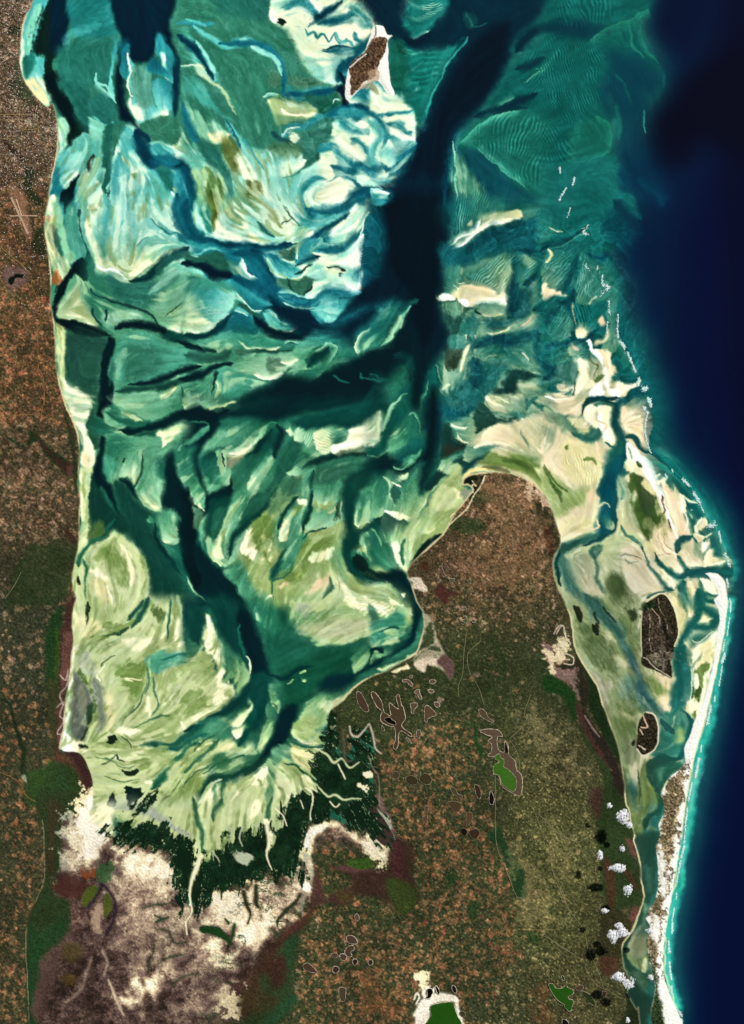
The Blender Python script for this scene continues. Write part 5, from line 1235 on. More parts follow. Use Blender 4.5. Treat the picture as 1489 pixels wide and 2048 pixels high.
W5 = '''
@ 0 1200
A g1 30 14: 560,-60 1300,-60 1489,60 1489,900 1489,1526 700,1526 640,1260 600,1120 850,980 700,400 560,300
A g2 50 40@.7: 640,0 820,40 840,200 700,340 640,200
A c 26 30@.8: 560,120 700,150 800,200 600,280
A g1 26: 750,480 850,480 900,600 860,660 770,620
A g2 26 50: 850,480 1060,420 1260,360 1200,480 1100,540 1080,700 960,760 920,560
A g3 16 60@.9: 930,500 1090,430 1060,600 1040,680 960,660
A C 24 40@.8: 900,260 1100,300 1200,280 1000,360
A g4 20 40@.8: 1140,80 1220,60 1210,150 1160,140
A g3 16 40@.8: 800,160 900,180 1000,160 880,240 800,240
A g3 12 50@.9: 700,260 800,280 780,320 700,330
L 58704a 12 .9: 760,500 790,450 850,410
L 3a6a4a 10/14 .9: 780,270 900,240 960,200
L y4 16/24/20 .9: 960,140 1010,100 1080,0
L y4 20/30 .9: 980,210 1060,100 1120,-20
L 2f7a60 16/16/12 .8: 1280,0 1270,120 1250,260 1240,310
ER C 40: 1230,350 1330,300 1380,150 1340,20
A C 14 10@.9: 1310,60 1350,60 1370,200 1300,300
A C 12 14@.9: 1160,320 1220,240 1260,330 1220,360
A y4 24 8: 1350,-60 1600,-60 1489,380 1400,400 1380,240 1390,120
A 0c4a42 26 8: 1370,-60 1600,-60 1489,260 1440,300 1400,180
A 5fae90 20 20: 1100,420 1250,370 1400,400 1489,380 1420,450 1300,500 1180,540 1110,480
L C 20 .9: 1320,350 1380,310
L 1d7a68 14 .9@.8: 1200,440 1350,400 1489,380
L y3 20/14 .9@.8: 1110,500 1120,600 1080,700
L y3 14/12/10 .9@.8: 1160,560 1150,700 1170,800 1120,880
A C 12 14@.9: 1080,740 1110,740 1130,860 1100,880
L C 14 .9@.8: 1000,620 940,600 1060,600
A g3 20 60@.8: 1320,720 1480,700 1480,820 1380,860
A C 20 20@.9: 1400,580 1460,560 1440,640 1400,640
A C 18 20@.8: 1440,850 1489,840 1489,900
A g2 24 60@.8: 1100,930 1300,820 1340,900 1300,980 1160,980 960,940
L g4 16/24/14 .9@.7: 900,940 940,850 980,780
A C 16 14: 860,970 940,950 1060,990 940,1010
L C 16 .9@.9: 1340,900 1380,980 1360,1000
L y4 20/50/50/70 .8: 1040,1080 1200,1090 1320,1060 1500,930
L 1d6a58 12/30/20/14 .8: 1180,1110 1300,1110 1400,1080 1489,1070
L 2a7a5c 16/20/30/60/40 .8: 1500,1000 1380,1120 1260,1240 1200,1320 1130,1400
A g0 30 10@.8: 820,1080 1000,1060 1140,1120 1000,1200 850,1200
A g2 20 50@.8: 1180,1080 1300,1180 1200,1230
L C 14 .9: 900,1200 960,1190
L C 18 .9: 1080,1350 1140,1340
L 3a5a44 8 .9: 860,1150 870,1180 920,1200
L 4f6f50 8 .9: 900,1010 960,1060 970,1090
L 4f6f50 8 .9@.8: 740,1230 860,1150
A g3 40 60@.8: 1200,1450 1300,1400 1489,1240 1489,1450 1250,1526
L g5 14 .9@.7: 1400,1300 1300,1420 1200,1500
A 6f7a6c 26 10: 560,520 640,620 690,760 660,880 640,1020 600,1050 520,1010 510,900 520,760 540,600
A 8a9078 20 16@.9: 560,660 620,640 640,800 580,860
A m2 30 16@.9: 700,560 780,680 800,800 780,940 720,980 720,800 690,700
A m1 20@.7: 600,340 680,420 740,560 640,560 580,460
A 3a5a40 16 16: 640,790 690,790 680,900 650,930 640,850
A c 30@.9: 800,720 850,760 850,940 800,960
A g4 12 30@.8: 580,470 640,560 690,660 720,800 700,900 680,700 600,560
L g5 12 .9: 650,950 620,1010 600,1050
A W 14 8: 545,360 560,400 540,560 510,700 510,850 490,1000 590,1080 540,1120 450,1110 470,950 490,760 525,560
A C 20 10@.9: 560,1040 640,1090 620,1130 520,1100
A g6 8 16: 590,1070 650,1080 650,1100 600,1090
A g5 6 14: 635,30 650,20 665,80 650,180
A g6 5 20: 780,1050 850,1010 860,1040 830,1060
A g6 6 24: 900,1270 1020,1260 1000,1300 950,1310
A K 6 16: 820,1440 850,1430 860,1526 810,1526
A K 6 20: 940,1400 1040,1410 1060,1460 990,1526 950,1526
A K 6 16: 1060,1526 1140,1410 1180,1370 1190,1380 1120,1470 1100,1526
@ 370 1200
A n1 22 6: -60,-60 60,-60 140,20 200,60 -60,60
A g1 24 30: 0,440 100,400 210,420 220,560 350,660 300,800 100,860 0,900
A g2 20 50@.8: 60,420 200,400 200,540 60,600
A g3 20 70@.8: 0,700 130,700 180,760 100,830 0,800
A C 20 14@.9: 40,880 200,800 320,760 280,800 130,890
A 0c4a42 20 6: -40,-60 110,-60 110,60 120,200 130,280 90,400 0,470 -40,420
A y3 14 8@.9: 0,80 40,120 40,280 120,360 60,420 -20,480 -60,300
A C 16 8: 140,130 170,120 220,230 280,340 290,480 260,620 230,620 220,460 150,350
A C 16 20@.9: 220,700 320,580 360,700 320,770 230,780
A g2 14 20@.9: 270,660 340,640 340,740
A 2.8 24 20: 240,240 330,240 400,440 480,520 490,620 420,720 370,660 330,580 290,600 300,440
A 3.6 30 10@.9: 300,430 360,420 380,560 320,560
A 0b463e 30 6: 160,-60 420,-60 440,160 420,280 450,400 500,560 420,440 340,380 260,240 200,120
A n0 30 6: 380,-60 440,-60 500,120 560,280 620,420 650,540 620,580 560,600 600,760 540,760 500,640 490,480 430,340 400,180
L 1c6a58 14/24/10 .8: 415,170 400,260 440,400 490,480
L C 10/14 .8@.8: 460,420 490,480 480,560
A 0c4a42 26 10: 500,560 640,560 640,720 600,860 560,960 480,980 520,820 490,700
L 0b463e 60/90/60/40/40 .8: 500,620 400,740 280,840 160,890 0,980
A 2d8468 24 16@.8: 120,900 260,880 360,960 340,1040 180,1040 60,1000
L 1d7060 40/40/30 .8@.9: 160,1000 60,1040 0,1090
L 0c5a4c 30/50/30/14 .8: 530,800 480,940 430,1060 380,1130
A 0.5 14 8: 360,890 440,820 490,740 500,800 440,920 400,950 350,930
A 0.4 12 8: 380,960 460,930 440,1000 390,1040 370,990
A g0 18 10@.9: 290,1100 370,1060 400,1110 360,1160
A c 18 20@.9: 230,1140 360,1060 320,1130
A 0.6 12 10@.9: 430,1110 500,1060 520,1110 540,1140 460,1160 390,1150
A g1 20 16@.9: 560,1060 620,1020 600,1100 560,1140
A 2.6 20 14@.9: 600,900 700,840 690,920 640,1020 580,1060 560,1000
A 4 14 10@.9: 600,780 640,760 700,840 620,900
A 1f6650 40 8: 500,0 620,60 780,60 800,240 960,340 1300,330 1489,300 1489,480 1260,560 1100,700 950,740 900,820 850,780 700,600 640,520 600,300
A 2f7f62 30 10: 420,-60 600,-60 720,140 700,240 600,240 500,120
A 3.2 12 8@.9: 530,100 590,120 580,160 540,160
A 2.2 30 10: 620,10 760,60 800,180 900,260 1000,330 1140,340 1300,290 1489,240 1489,-60 560,-60
A b9bd94 40 14@.8: 820,200 1000,160 1200,140 1400,160 1330,260 1100,310 900,260
A g1 20 40@.8: 760,0 1100,0 1200,20 1060,90 900,80 800,40
A C 14 60@.8: 1200,0 1489,0 1489,120 1380,110
RP C 11 70 .4 12: 1200,0 1480,0 1480,110 1320,100
A m1 24 20@.7: 840,30 940,20 900,140 860,120
A 14563f 40 8: 700,520 960,420 1200,380 1270,560 1100,680 940,720 860,800 760,800 740,640
A n1 36 8: 1060,560 1280,540 1240,620 1140,680 1000,680
L n1 20/30/30/12 .8: 620,560 740,580 850,500 960,490
A 3.6 24 8: 1240,460 1300,330 1400,310 1390,420 1330,530 1270,540
L 0c4038 14/20/14 .8: 1489,370 1400,380 1380,460 1310,550
A 3.4 16 10@.9: 1400,430 1489,370 1489,420 1430,460 1390,480
L y3 10 .8@.8: 1420,380 1440,300 1489,290
L n1 20/30/20/10 .8: 1280,560 1360,510 1489,450
A 3.2 10 8: 630,620 680,650 720,760 720,830 660,780 640,700
L 2.6 10 .8: 760,620 800,590
A 2.8 8 6: 860,570 890,580 890,610 870,600
L 2.8 12 .8: 860,540 900,520
A 3b5f48 8 10@.8: 660,760 700,790 690,810
A n0 26 6: 740,800 850,780 820,900 800,960 760,1060 680,1080 640,1150 540,1230 460,1290 430,1290 520,1210 600,1110 660,1000 700,900
A 2.2 24 10: 950,740 1060,700 1240,660 1100,800 1040,930 980,960 900,1060 830,1020 810,960 860,860
A C 20 20@.6: 1000,780 1140,720 1060,840
A b8a888 16@.7: 1100,730 1200,690 1100,790
A g2 20 30@.8: 860,900 980,860 960,1000 880,1040
L e6c894 10 .9: 1490,540 1370,590 1280,640 1210,720 1100,800 1050,900
A 3a7858 60 30@.7: 180,1180 440,1160 560,1140 500,1240 400,1320 300,1360 200,1340
A 3a7a52 20 14@.8: 200,1200 300,1160 340,1240 260,1280
L 0f4c3c 30/60/40/30 .8@.9: 480,1240 340,1310 200,1350 120,1430 90,1526
A g2 30 30@.8: -60,1120 200,1060 200,1180 60,1280 -60,1350
L 3a7a5a 26/40/20 .8@.9: 260,1040 160,1140 60,1230 0,1290
L 3a7a5a 20/50 .8@.8: 230,1380 220,1450 210,1526
L 2c6e4c 20/50 .8@.8: 290,1350 280,1450 280,1526
A C 14 20@.9: 120,1480 200,1420 200,1526 100,1526
A C 18 24: 400,1380 560,1250 620,1240 600,1340 560,1400 460,1370
A g1 20 30@.8: 300,1380 450,1360 560,1400 560,1526 310,1526
L g3 16 .9@.8: 530,1320 560,1380
A 5f9a6c 16 10: 620,1190 660,1220 680,1320 660,1420 640,1526 600,1526 590,1440 620,1360
A 66a07a 16 14: 660,1090 760,1070 790,1120 820,1210 740,1190 700,1220 650,1170
A g0 20 14: 690,1240 800,1220 860,1330 880,1440 760,1526 670,1526
A g2 14 30@.8: 720,1210 860,1230 900,1310 820,1320 760,1260
A c 16 14@.9: 800,1070 960,1120 1040,1150 960,1160 940,1280 860,1220 800,1180
A m1 20 10@.9: 820,1050 900,1060 980,1090 900,1100
L 3c7f5e 30/36/30/40 .8: 780,1030 880,1090 1000,1090 1060,1120
ER e8d8b0 16@.8: 810,1000 900,1060 1010,1080
L W 20/14/24/20 .7: 980,1110 1040,1120 1080,1180 1120,1210
L 9fc09a 16 .7: 1060,1100 1110,1150 1140,1180
L 2c6e4c 14/20/20/14 .8: 750,1215 840,1230 920,1300 990,1360 1060,1440
A C 12 12: 860,1290 920,1300 960,1380 1000,1420 940,1400 880,1350
@ 740 1200
A 1.2 40 20: -60,-60 220,-60 290,60 290,160 250,260 120,340 0,360 -60,200
A C 14 60@.8: 0,0 240,0 200,60 120,130 60,100 0,60
RP C 11 60 .4 10: 0,0 240,0 180,80 80,130 0,60
A 4f9f82 30 14: 0,100 120,130 220,60 280,140 240,280 120,340 60,340 0,300
A 2.6 16 10@.9: 100,230 200,220 280,200 240,260 160,280
A g1 14 14@.8: 90,320 200,290 220,330 110,350
L y5 10/20 .8@.8: 60,240 140,210 220,210
A 5a8f74 14 10@.9: 0,40 60,120 0,200
A n1 20 6: 280,-60 360,-60 385,80 380,200 330,320 240,400 120,440 0,530 -60,500 100,420 200,360 290,280 330,180 320,80
A 3.8 20 8: 40,380 200,370 240,340 150,410 60,440
A 3a8468 16 8: 200,410 320,330 370,230 375,300 320,400 200,440
A g0 12 8@.9: 60,500 200,460 340,390 360,400 200,480 80,530
L n1 20/50 .8: 0,390 60,370 100,400
L e8d49c 10 .8: 400,390 280,450 130,530 0,585
# narrow bay bank outside
@ 1089 1200
A g2 24 20: 150,-60 560,-60 640,60 720,160 730,420 760,540 900,600 960,680 800,830 720,840 680,900 700,1100 700,1200 620,1300 640,1526 600,1526 560,1200 480,900 400,620 230,340 200,100
A c 24 40@.8: 290,300 400,260 560,360 520,260 420,240
A g1 24 40@.8: 230,300 300,380 400,520 360,500 280,400
A g4 40 70@.6: 280,120 480,280 560,420 520,520 380,480 300,300
A g3 40 50@.8: 560,100 660,180 720,420 600,440 520,220
A g5 16 30@.8: 620,80 660,60 680,130 640,150
A g4 40 40@.8: 540,-60 700,-60 660,40 600,60
L C 16/20 .9@.6: 720,60 700,200
A c 20 30@.7: 520,400 640,440 700,520 560,480
A b8b890 20 10: 340,530 440,600 520,600 480,700 500,900 540,1050 500,950 440,800 400,660
A 5f9a80 40 10@.9: 560,600 700,560 780,760 860,850 720,830 580,740
A g3 40 60@.7: 520,780 680,700 720,830 640,960 520,940
A g3 20 60@.9: 720,560 900,640 960,680 860,720 740,640
A b 30 10@.9: 820,560 940,600 970,720 940,840 880,840 840,740 900,680
A c 20 30@.7: 560,840 640,860 720,860 660,900
A g3 40 50@.7: 520,950 640,900 680,1100 600,1150 540,1060
A 8f9a70 30 10@.7: 560,1060 680,1060 700,1180 600,1230
L y4 60/90/80/60/60 .8: 300,-40 400,80 520,200 600,330 680,470
L 3f7f88 50/40/60/70 .8@.9: 640,400 700,560 730,680 820,790
L 2f7068 60/70/50 .8@.8: 760,740 860,850 940,870
L 2a4a3c 12 .9: 370,100 420,180
L 3a5a3a 10 .8: 430,60 540,160
A g6 6 14: 220,40 260,60 290,130 270,150 240,110
A g6 6 14: 370,170 410,200 410,260 380,240
A c 20@.9: 1000,-60 1040,-60 1050,60 1010,250 960,120
A C 20 8: 1290,200 1270,450 1200,740 1150,850 1120,880 1090,780 1110,560 1080,440 1090,280 1200,300
A c 20 20@.9: 1130,400 1240,300 1230,500 1160,560
A g3 10 24: 1120,540 1180,480 1240,480 1200,580 1190,660 1150,560
A g4 10 24: 1100,660 1180,640 1160,740 1110,720
A g3 10 20: 1090,840 1140,800 1130,880
A 3.2 16 8: 1040,-60 1160,-60 1160,120 1080,180 1040,60
A 1.8 12 8: 1070,40 1110,40 1110,120 1070,130
A 3.2 16 10: 1070,280 1200,240 1280,210 1200,300 1120,340 1070,420 1100,480 1160,400 1150,450 1110,500
ER C 10: 1080,290 1130,320 1200,270 1280,215
ER b 12@.8: 1080,500 1075,400 1100,330
A 1 12 6: 1160,30 1220,50 1250,100 1220,160 1170,160 1160,100
A 1.2 12 6: 1180,30 1260,60 1280,160 1200,160
L y5 60/50/50/60/70 .7: 1140,-60 1150,60 1120,150 1060,230 1000,340
L y5 14/40/60/60/40 .7: 1170,-40 1180,50 1240,90 1290,130 1240,190
L y5 30/50/50 .8: 1290,140 1220,200 1090,200
L y5 100/110/110/90/60/60 .7: 1010,330 1000,450 1030,600 990,700 980,800 1040,830
L 2f8078 90/80 .8@.9: 1040,480 1060,620 1050,760
L 2a7a72 20/60/90 .8: 940,850 1000,800 1040,770
EL C 10@.8: 1100,500 1110,600 1080,800
A 3f8a78 20 8: 850,860 940,840 1050,830 1110,900 1120,960 1060,1080 1000,1180 860,1190 800,1150 850,1040 860,940
A g2 26 8@.9: 970,970 1020,960 1020,1060 970,1060
L 124f50 14/24/20 .8: 860,880 900,950 950,990
L n3 20/60/70/60/40 .7: 1050,830 1100,920 1090,1020 1040,1120 980,1180
L 14504c 30/50/50/60/50/50 .7: 1000,1180 840,1190 770,1260 780,1340 850,1430 880,1526
A 2d6a58 20 8: 800,1200 960,1190 1040,1240 960,1290 920,1360 870,1440 800,1340 770,1260
A 4a8a70 20@.8: 830,1280 900,1260 870,1380
A g3 14 8: 780,1350 830,1420 860,1526 700,1526 720,1300 760,1180
A c 10 6: 870,1450 930,1340 1040,1260 960,1360 900,1460
L 4a6a44 8/10/8 .9@.8: 700,1270 720,1380 710,1526
L 2c5c38 60/60/40 .9@.6: 560,1250 600,1400 640,1526
ER y1 10@.8: 970,860 930,960
'''
W6 = '''
@ 1089 800
ER C 26@.9: 900,560 870,600 850,620 810,600
EL C 40@.8: 1120,700 1100,740 1040,720 990,700
EL C 36@.8: 1170,850 1120,920 1130,990
EL C 30@.8: 1240,1110 1210,1140 1200,1200 1220,1240
L 2a9a8a 20/40/30 .9@.7: 800,470 900,500 980,560 1080,680 1180,820 1280,960 1350,1140
L 0f7a74 14/26/14 .9@.8: 1010,640 1060,760 1090,860
L 0f7a74 12/20/12 .9@.8: 1140,960 1190,1010 1180,1060
L C 10/14/8 .9@.8: 1000,690 1060,730 1130,760
L C 8/12/8 .9@.8: 1120,1000 1190,1010 1240,990
L C 10/14/10 .9@.8: 1190,1230 1270,1215 1340,1190
ER 1 20: 560,1110 640,1070 720,1110 760,1200
ER 1 16: 820,1010 860,950 940,960 990,1030
L b89a78 5 .9@.7: 840,970 860,1060 920,1130 980,1150
L b89a78 5 .9@.7: 890,980 900,1060 960,1100
L 7aa090 8/14/8 .9@.7: 590,1180 640,1220 700,1190
@ 370 1200
L 2c6e4c 8/14/8 .9@.8: 60,1130 130,1060 230,1010
L 2c6e4c 8/18/10 .9@.8: 140,1300 260,1230 380,1190 480,1160
L 2c6e4c 8/14/6 .9@.8: 0,1400 90,1290 200,1240
L C 8/14/8 .9@.8: 20,1180 110,1110 200,1070
L C 6/12/6 .9@.7: 160,1460 200,1380 280,1330
L C 8/14/8 .9@.8: 330,1490 400,1410 480,1350 560,1290
L C 10/16/8 .9@.8: 700,1400 760,1440 840,1500
@ 0 1200
L 3c7a54 6/12/8 .9@.8: 900,900 1000,800 1060,700 1100,620
L 3c7a54 6/12/8 .9@.8: 1000,960 1140,900 1260,860
L f2eec8 6/14/6 .9@.8: 760,620 740,560 800,480
L f2eec8 6/12/6 .9@.8: 1180,820 1240,760 1300,680
L f2eec8 6/12/6 .9@.8: 880,1180 980,1150 1100,1140
L 5c8a5c 5/9/5 .9@.8: 700,1160 800,1180 900,1240 1000,1230
L 5c8a5c 5/9/5 .9@.8: 760,1320 900,1360 1040,1330
@ 0 0 1
A 4a3c34 8: 690,1620 765,1590 810,1690 780,1710 735,1670
A 22301f 6: 352,1700 384,1700 408,1690 405,1780 380,1800
@ 0 1600
A C 30 16: 620,-60 860,-60 830,120 860,240 800,340 720,430 640,470 560,440 520,300 560,140
A m1 16 30@.9: 820,-60 1489,-60 1489,250 1380,280 1200,180 1000,100 880,60
A g1 24 20: 1100,-60 1489,-60 1489,250 1400,240 1240,140
A g0 14 20: 1430,150 1489,150 1489,560 1440,560
L 2c6e4c 10/20/14 .8: 1489,20 1440,100 1489,240
@ 370 1600
A g1 24 16: -60,-60 680,-60 660,100 540,160 420,150 330,200 250,240 200,340 160,460 100,560 60,600 40,560 80,400 60,280 -60,200
A C 20 20@.8: 480,30 560,20 550,90 500,130 440,160
L 2c6e4c 30/40/30 .8@.8: 60,-20 80,120 130,260 130,380
L 2c6e4c 30/40/20 .8@.8: 280,-20 220,60 200,150
L 2c6e4c 16/30/20/16 .8@.8: 640,-20 620,80 600,200 620,300
L C 20/30/24/16/10 .8: 110,420 60,560 40,640 40,720 55,830
L C 10/10/8 .8: 55,830 10,900 20,1000
A C 10 12: 580,150 640,180 650,260 620,400 600,300 580,230
L C 24/16/8 .8: 630,300 610,420 650,520
L b8c0a0 10/8 .8: 210,380 250,440 260,490
L b8c0a0 12/8 .8: 430,200 410,280 430,340
L b8c0a0 12/8 .8: 320,190 350,230 350,290
L C 8 .8: 670,60 740,130 760,190
L C 8 .8: 960,-20 930,100 940,150
@ 1089 1600
A g3 20 14: 620,-60 820,-60 800,80 740,130 720,260 680,250 640,100
A 5f8f72 16 8: 800,-40 860,-40 840,100 790,120 770,180 840,240 780,250 740,190 770,100
L 1c5a48 24/26/30/30 .7: 880,-40 850,80 760,140 740,220
A 2c6450 24 8: 690,270 850,250 840,340 840,500 830,660 790,760 740,760 720,600 720,440 680,330
L 1f5444 40/60/40 .8@.8: 800,270 800,420 770,500
L 4a8470 50 .9@.6: 770,480 770,620 780,700
L 2f6f54 50/40/40/60 .8: 770,740 740,820 720,900 680,960
A 6a9a78 16 8: 740,760 790,800 740,880 700,960 740,980 770,900 760,840
A 6a9276 20 8@.9: 680,960 760,900 780,960 760,1040 700,1000 640,1010
A 9aa070 24 8@.9: 620,1040 680,990 760,1020 770,1140 700,1190 620,1130
A 7f9c62 16 8: 620,1120 700,1180 770,1150 780,1260 720,1280 640,1220 600,1140
A c 10 6@.8: 740,1170 770,1190 760,1280 720,1270
L 1f5c3c 26/30/40/40 .7: 640,1000 590,1080 600,1180 680,1290
A 3f7556 24 10: 600,1240 720,1290 800,1280 800,1340 740,1440 680,1420 620,1330
A 1d4a38 24 8: 640,1350 740,1430 810,1480 820,1560 780,1640 770,1800 700,1800 700,1640 680,1540 620,1440
'''
# land outlines in survey coordinates
MAIN = '''-300,-300 70,-90 67,0 55,25 46,51 43,80 40,113 42,137 50,161 66,185 80,201 94,213 104,206 109,214 114,242 117,271 115,303 110,330 103,362 98,389 96,410 94,416 90,440 90,467 97,507 102,537 103,561 102,588 103,615 109,642 111,690 115,744 121,776 129,803 134,816 146,840 154,862 160,894 158,934 157,974 161,1001 158,1055 156,1103 147,1144 147,1176 153,1192 150,1205 146,1227 145,1254 148,1278 145,1307 141,1356 132,1404 129,1455 121,1495 135,1503 158,1506 174,1525 185,1563 186,1610 178,1622 182,1640 205,1660 240,1680 300,1688 345,1705 372,1765 378,1812 400,1800 430,1768 460,1742 500,1738 545,1730 590,1726 600,1700 608,1660 638,1630 672,1641 700,1652 740,1667 770,1692 792,1682 770,1640 750,1610 747,1570 742,1530 750,1500 736,1462 722,1463 706,1470 700,1510 680,1500 672,1470 668,1432 655,1436 665,1417 687,1399 706,1377 733,1358 772,1342 807,1322 831,1307 839,1286 848,1254 845,1221 834,1203 823,1168 814,1146 826,1125 848,1104 886,1069 898,1047 912,1023 928,1004 940,988 946,978 936,969 926,969 927,959 935,951 955,946 985,945 1020,947 1050,958 1070,967 1089,988 1100,1009 1112,1042 1121,1071 1120,1093 1109,1114 1107,1136 1113,1165 1127,1198 1141,1229 1147,1262 1149,1291 1164,1321 1178,1345 1196,1372 1207,1409 1223,1455 1234,1485 1242,1522 1250,1571 1254,1610 1258,1616 1265,1651 1272,1672 1268,1681 1277,1707 1282,1729 1284,1758 1289,1791 1281,1823 1266,1861 1248,1885 1245,1909 1250,1938 1261,1960 1256,1987 1274,2019 1280,2048 1285,2400 -300,2400'''
SPIT = '''1417,1152 1411,1148 1424,1146 1438,1149 1451,1165 1456,1200 1455,1215 1451,1254 1438,1321 1425,1383 1409,1442 1392,1504 1379,1563 1371,1610 1368,1640 1360,1694 1347,1775 1333,1855 1327,1922 1331,1963 1347,2003 1362,2038 1368,2070 1380,2400 1305,2400 1304,2048 1301,2019 1312,1976 1301,1936 1297,1904 1294,1877 1301,1852 1293,1836 1301,1815 1312,1799 1317,1761 1316,1718 1312,1694 1322,1667 1317,1648 1328,1627 1327,1600 1323,1589 1339,1557 1358,1541 1371,1522 1368,1495 1379,1474 1387,1450 1393,1431 1406,1409 1419,1361 1428,1321 1435,1267 1436,1254 1440,1240 1436,1216 1428,1200 1438,1189 1430,1171'''
ISL = [
 ('754,51 767,54 775,70 785,72 776,84 776,108 780,161 789,188 776,188 756,160 752,158 738,167 714,185 696,200 690,188 692,161 696,140 711,118 730,102 738,81 746,62',
  'scrub covered island with white dune on its eastern side, near the lagoon top', 'island'),
 ('1285,1221 1282,1240 1284,1313 1288,1332 1303,1338 1320,1345 1341,1356 1345,1345 1343,1321 1351,1294 1356,1267 1352,1227 1341,1200 1325,1187 1312,1195 1293,1203',
  'largest dark wooded island lying in the green flats behind the barrier beach', 'island'),
 ('1290,1426 1306,1428 1316,1450 1316,1479 1306,1501 1286,1510 1274,1498 1274,1469 1277,1447',
  'small oval wooded island ringed by a pale beach, south of the larger wooded island', 'island'),
 ('1148,1210 1158,1214 1166,1232 1166,1238 1158,1238 1153,1228','tiny dark islet beside the eastern shore of the peninsula','islet'),
 ('1190,1246 1200,1256 1198,1270 1192,1266','tiny dark islet in the pale blue creek east of the peninsula','islet'),
]
BARS = [
 ('599,494 610,483 640,476 700,470 745,452 790,446 838,436 900,431 935,443 918,451 870,458 800,478 740,502 650,500 590,500','x'),
]
LAND0 = '''
@ 0 0 1
A 5a4c3c 120: -200,-200 130,-200 130,420 -200,420
A 54432f 120: -200,400 130,400 150,860 -200,820
A 4a4030 120: -200,860 180,860 180,1130 -200,1100
A 34392a 120: -200,1190 170,1170 160,1500 -200,1500
A 3a3d2b 90: -200,1500 100,1480 80,1700 60,2200 -200,2200
A 5a4a36 120: 820,940 1130,940 1120,1250 1130,1300 1000,1300 840,1250
A 333d25 120: 680,1260 1120,1260 1180,1500 1240,1800 1270,2200 600,2200 600,1600
A 3b3e2b 150: 1080,1250 1160,1200 1200,1400 1150,1420
A 38402a 78: 760,1480 890,1440 950,1450 970,1540 1000,1620 1040,1780 1100,1900 1100,2000 1000,2200 600,2200 600,1900 640,1800 820,1780 800,1680 750,1560
A 4f4d33 120: 1040,1480 1120,1440 1200,1600 1230,1800 1240,2100 1120,2200 1060,1900 1030,1640
A 566038 120@.6: 1070,1680 1170,1640 1180,1850 1060,1900
'''
# texture: patch density, speckle, palette index, feather
TEX = '''
@ 0 0 1
X .25 .9 0 60: -200,-200 130,-200 130,410 -200,410
X .55 .55 1 80: -200,400 130,400 160,870 -200,850
X .45 .4 2 80: -200,880 180,860 180,1060 120,1120 -200,1090
X .20 .3 2 80: -200,1130 170,1120 160,1380 -200,1380
X .25 .25 1 60: -200,1380 40,1380 100,1500 80,1640 80,2200 -200,2200
X .45 .3 1 60: -200,1620 80,1600 85,1780 50,1900 50,2200 -200,2200
X .3 .7 2 80: 820,940 1130,940 1120,1250 1100,1330 930,1300 840,1220
X .04 .3 2 80: 680,1280 1180,1260 1240,1500 1270,2200 600,2200 600,1600
X .55 .45 1 40: 760,1490 860,1470 890,1440 945,1450 965,1520 990,1600 1010,1700 1060,1790 1040,1880 1100,2000 1060,2200 640,2200 600,1900 640,1780 840,1790 800,1680 755,1560
X .4 .35 1 20: 625,1680 640,1650 700,1655 760,1690 760,1750 700,1790 640,1790
X .02 .8 3 80: 1040,1480 1120,1440 1200,1600 1200,1800 1240,2100 1120,2200 1070,1900 1010,1620
X .15 .8 3 60: 1060,1900 1120,1900 1100,2100 980,2040
'''
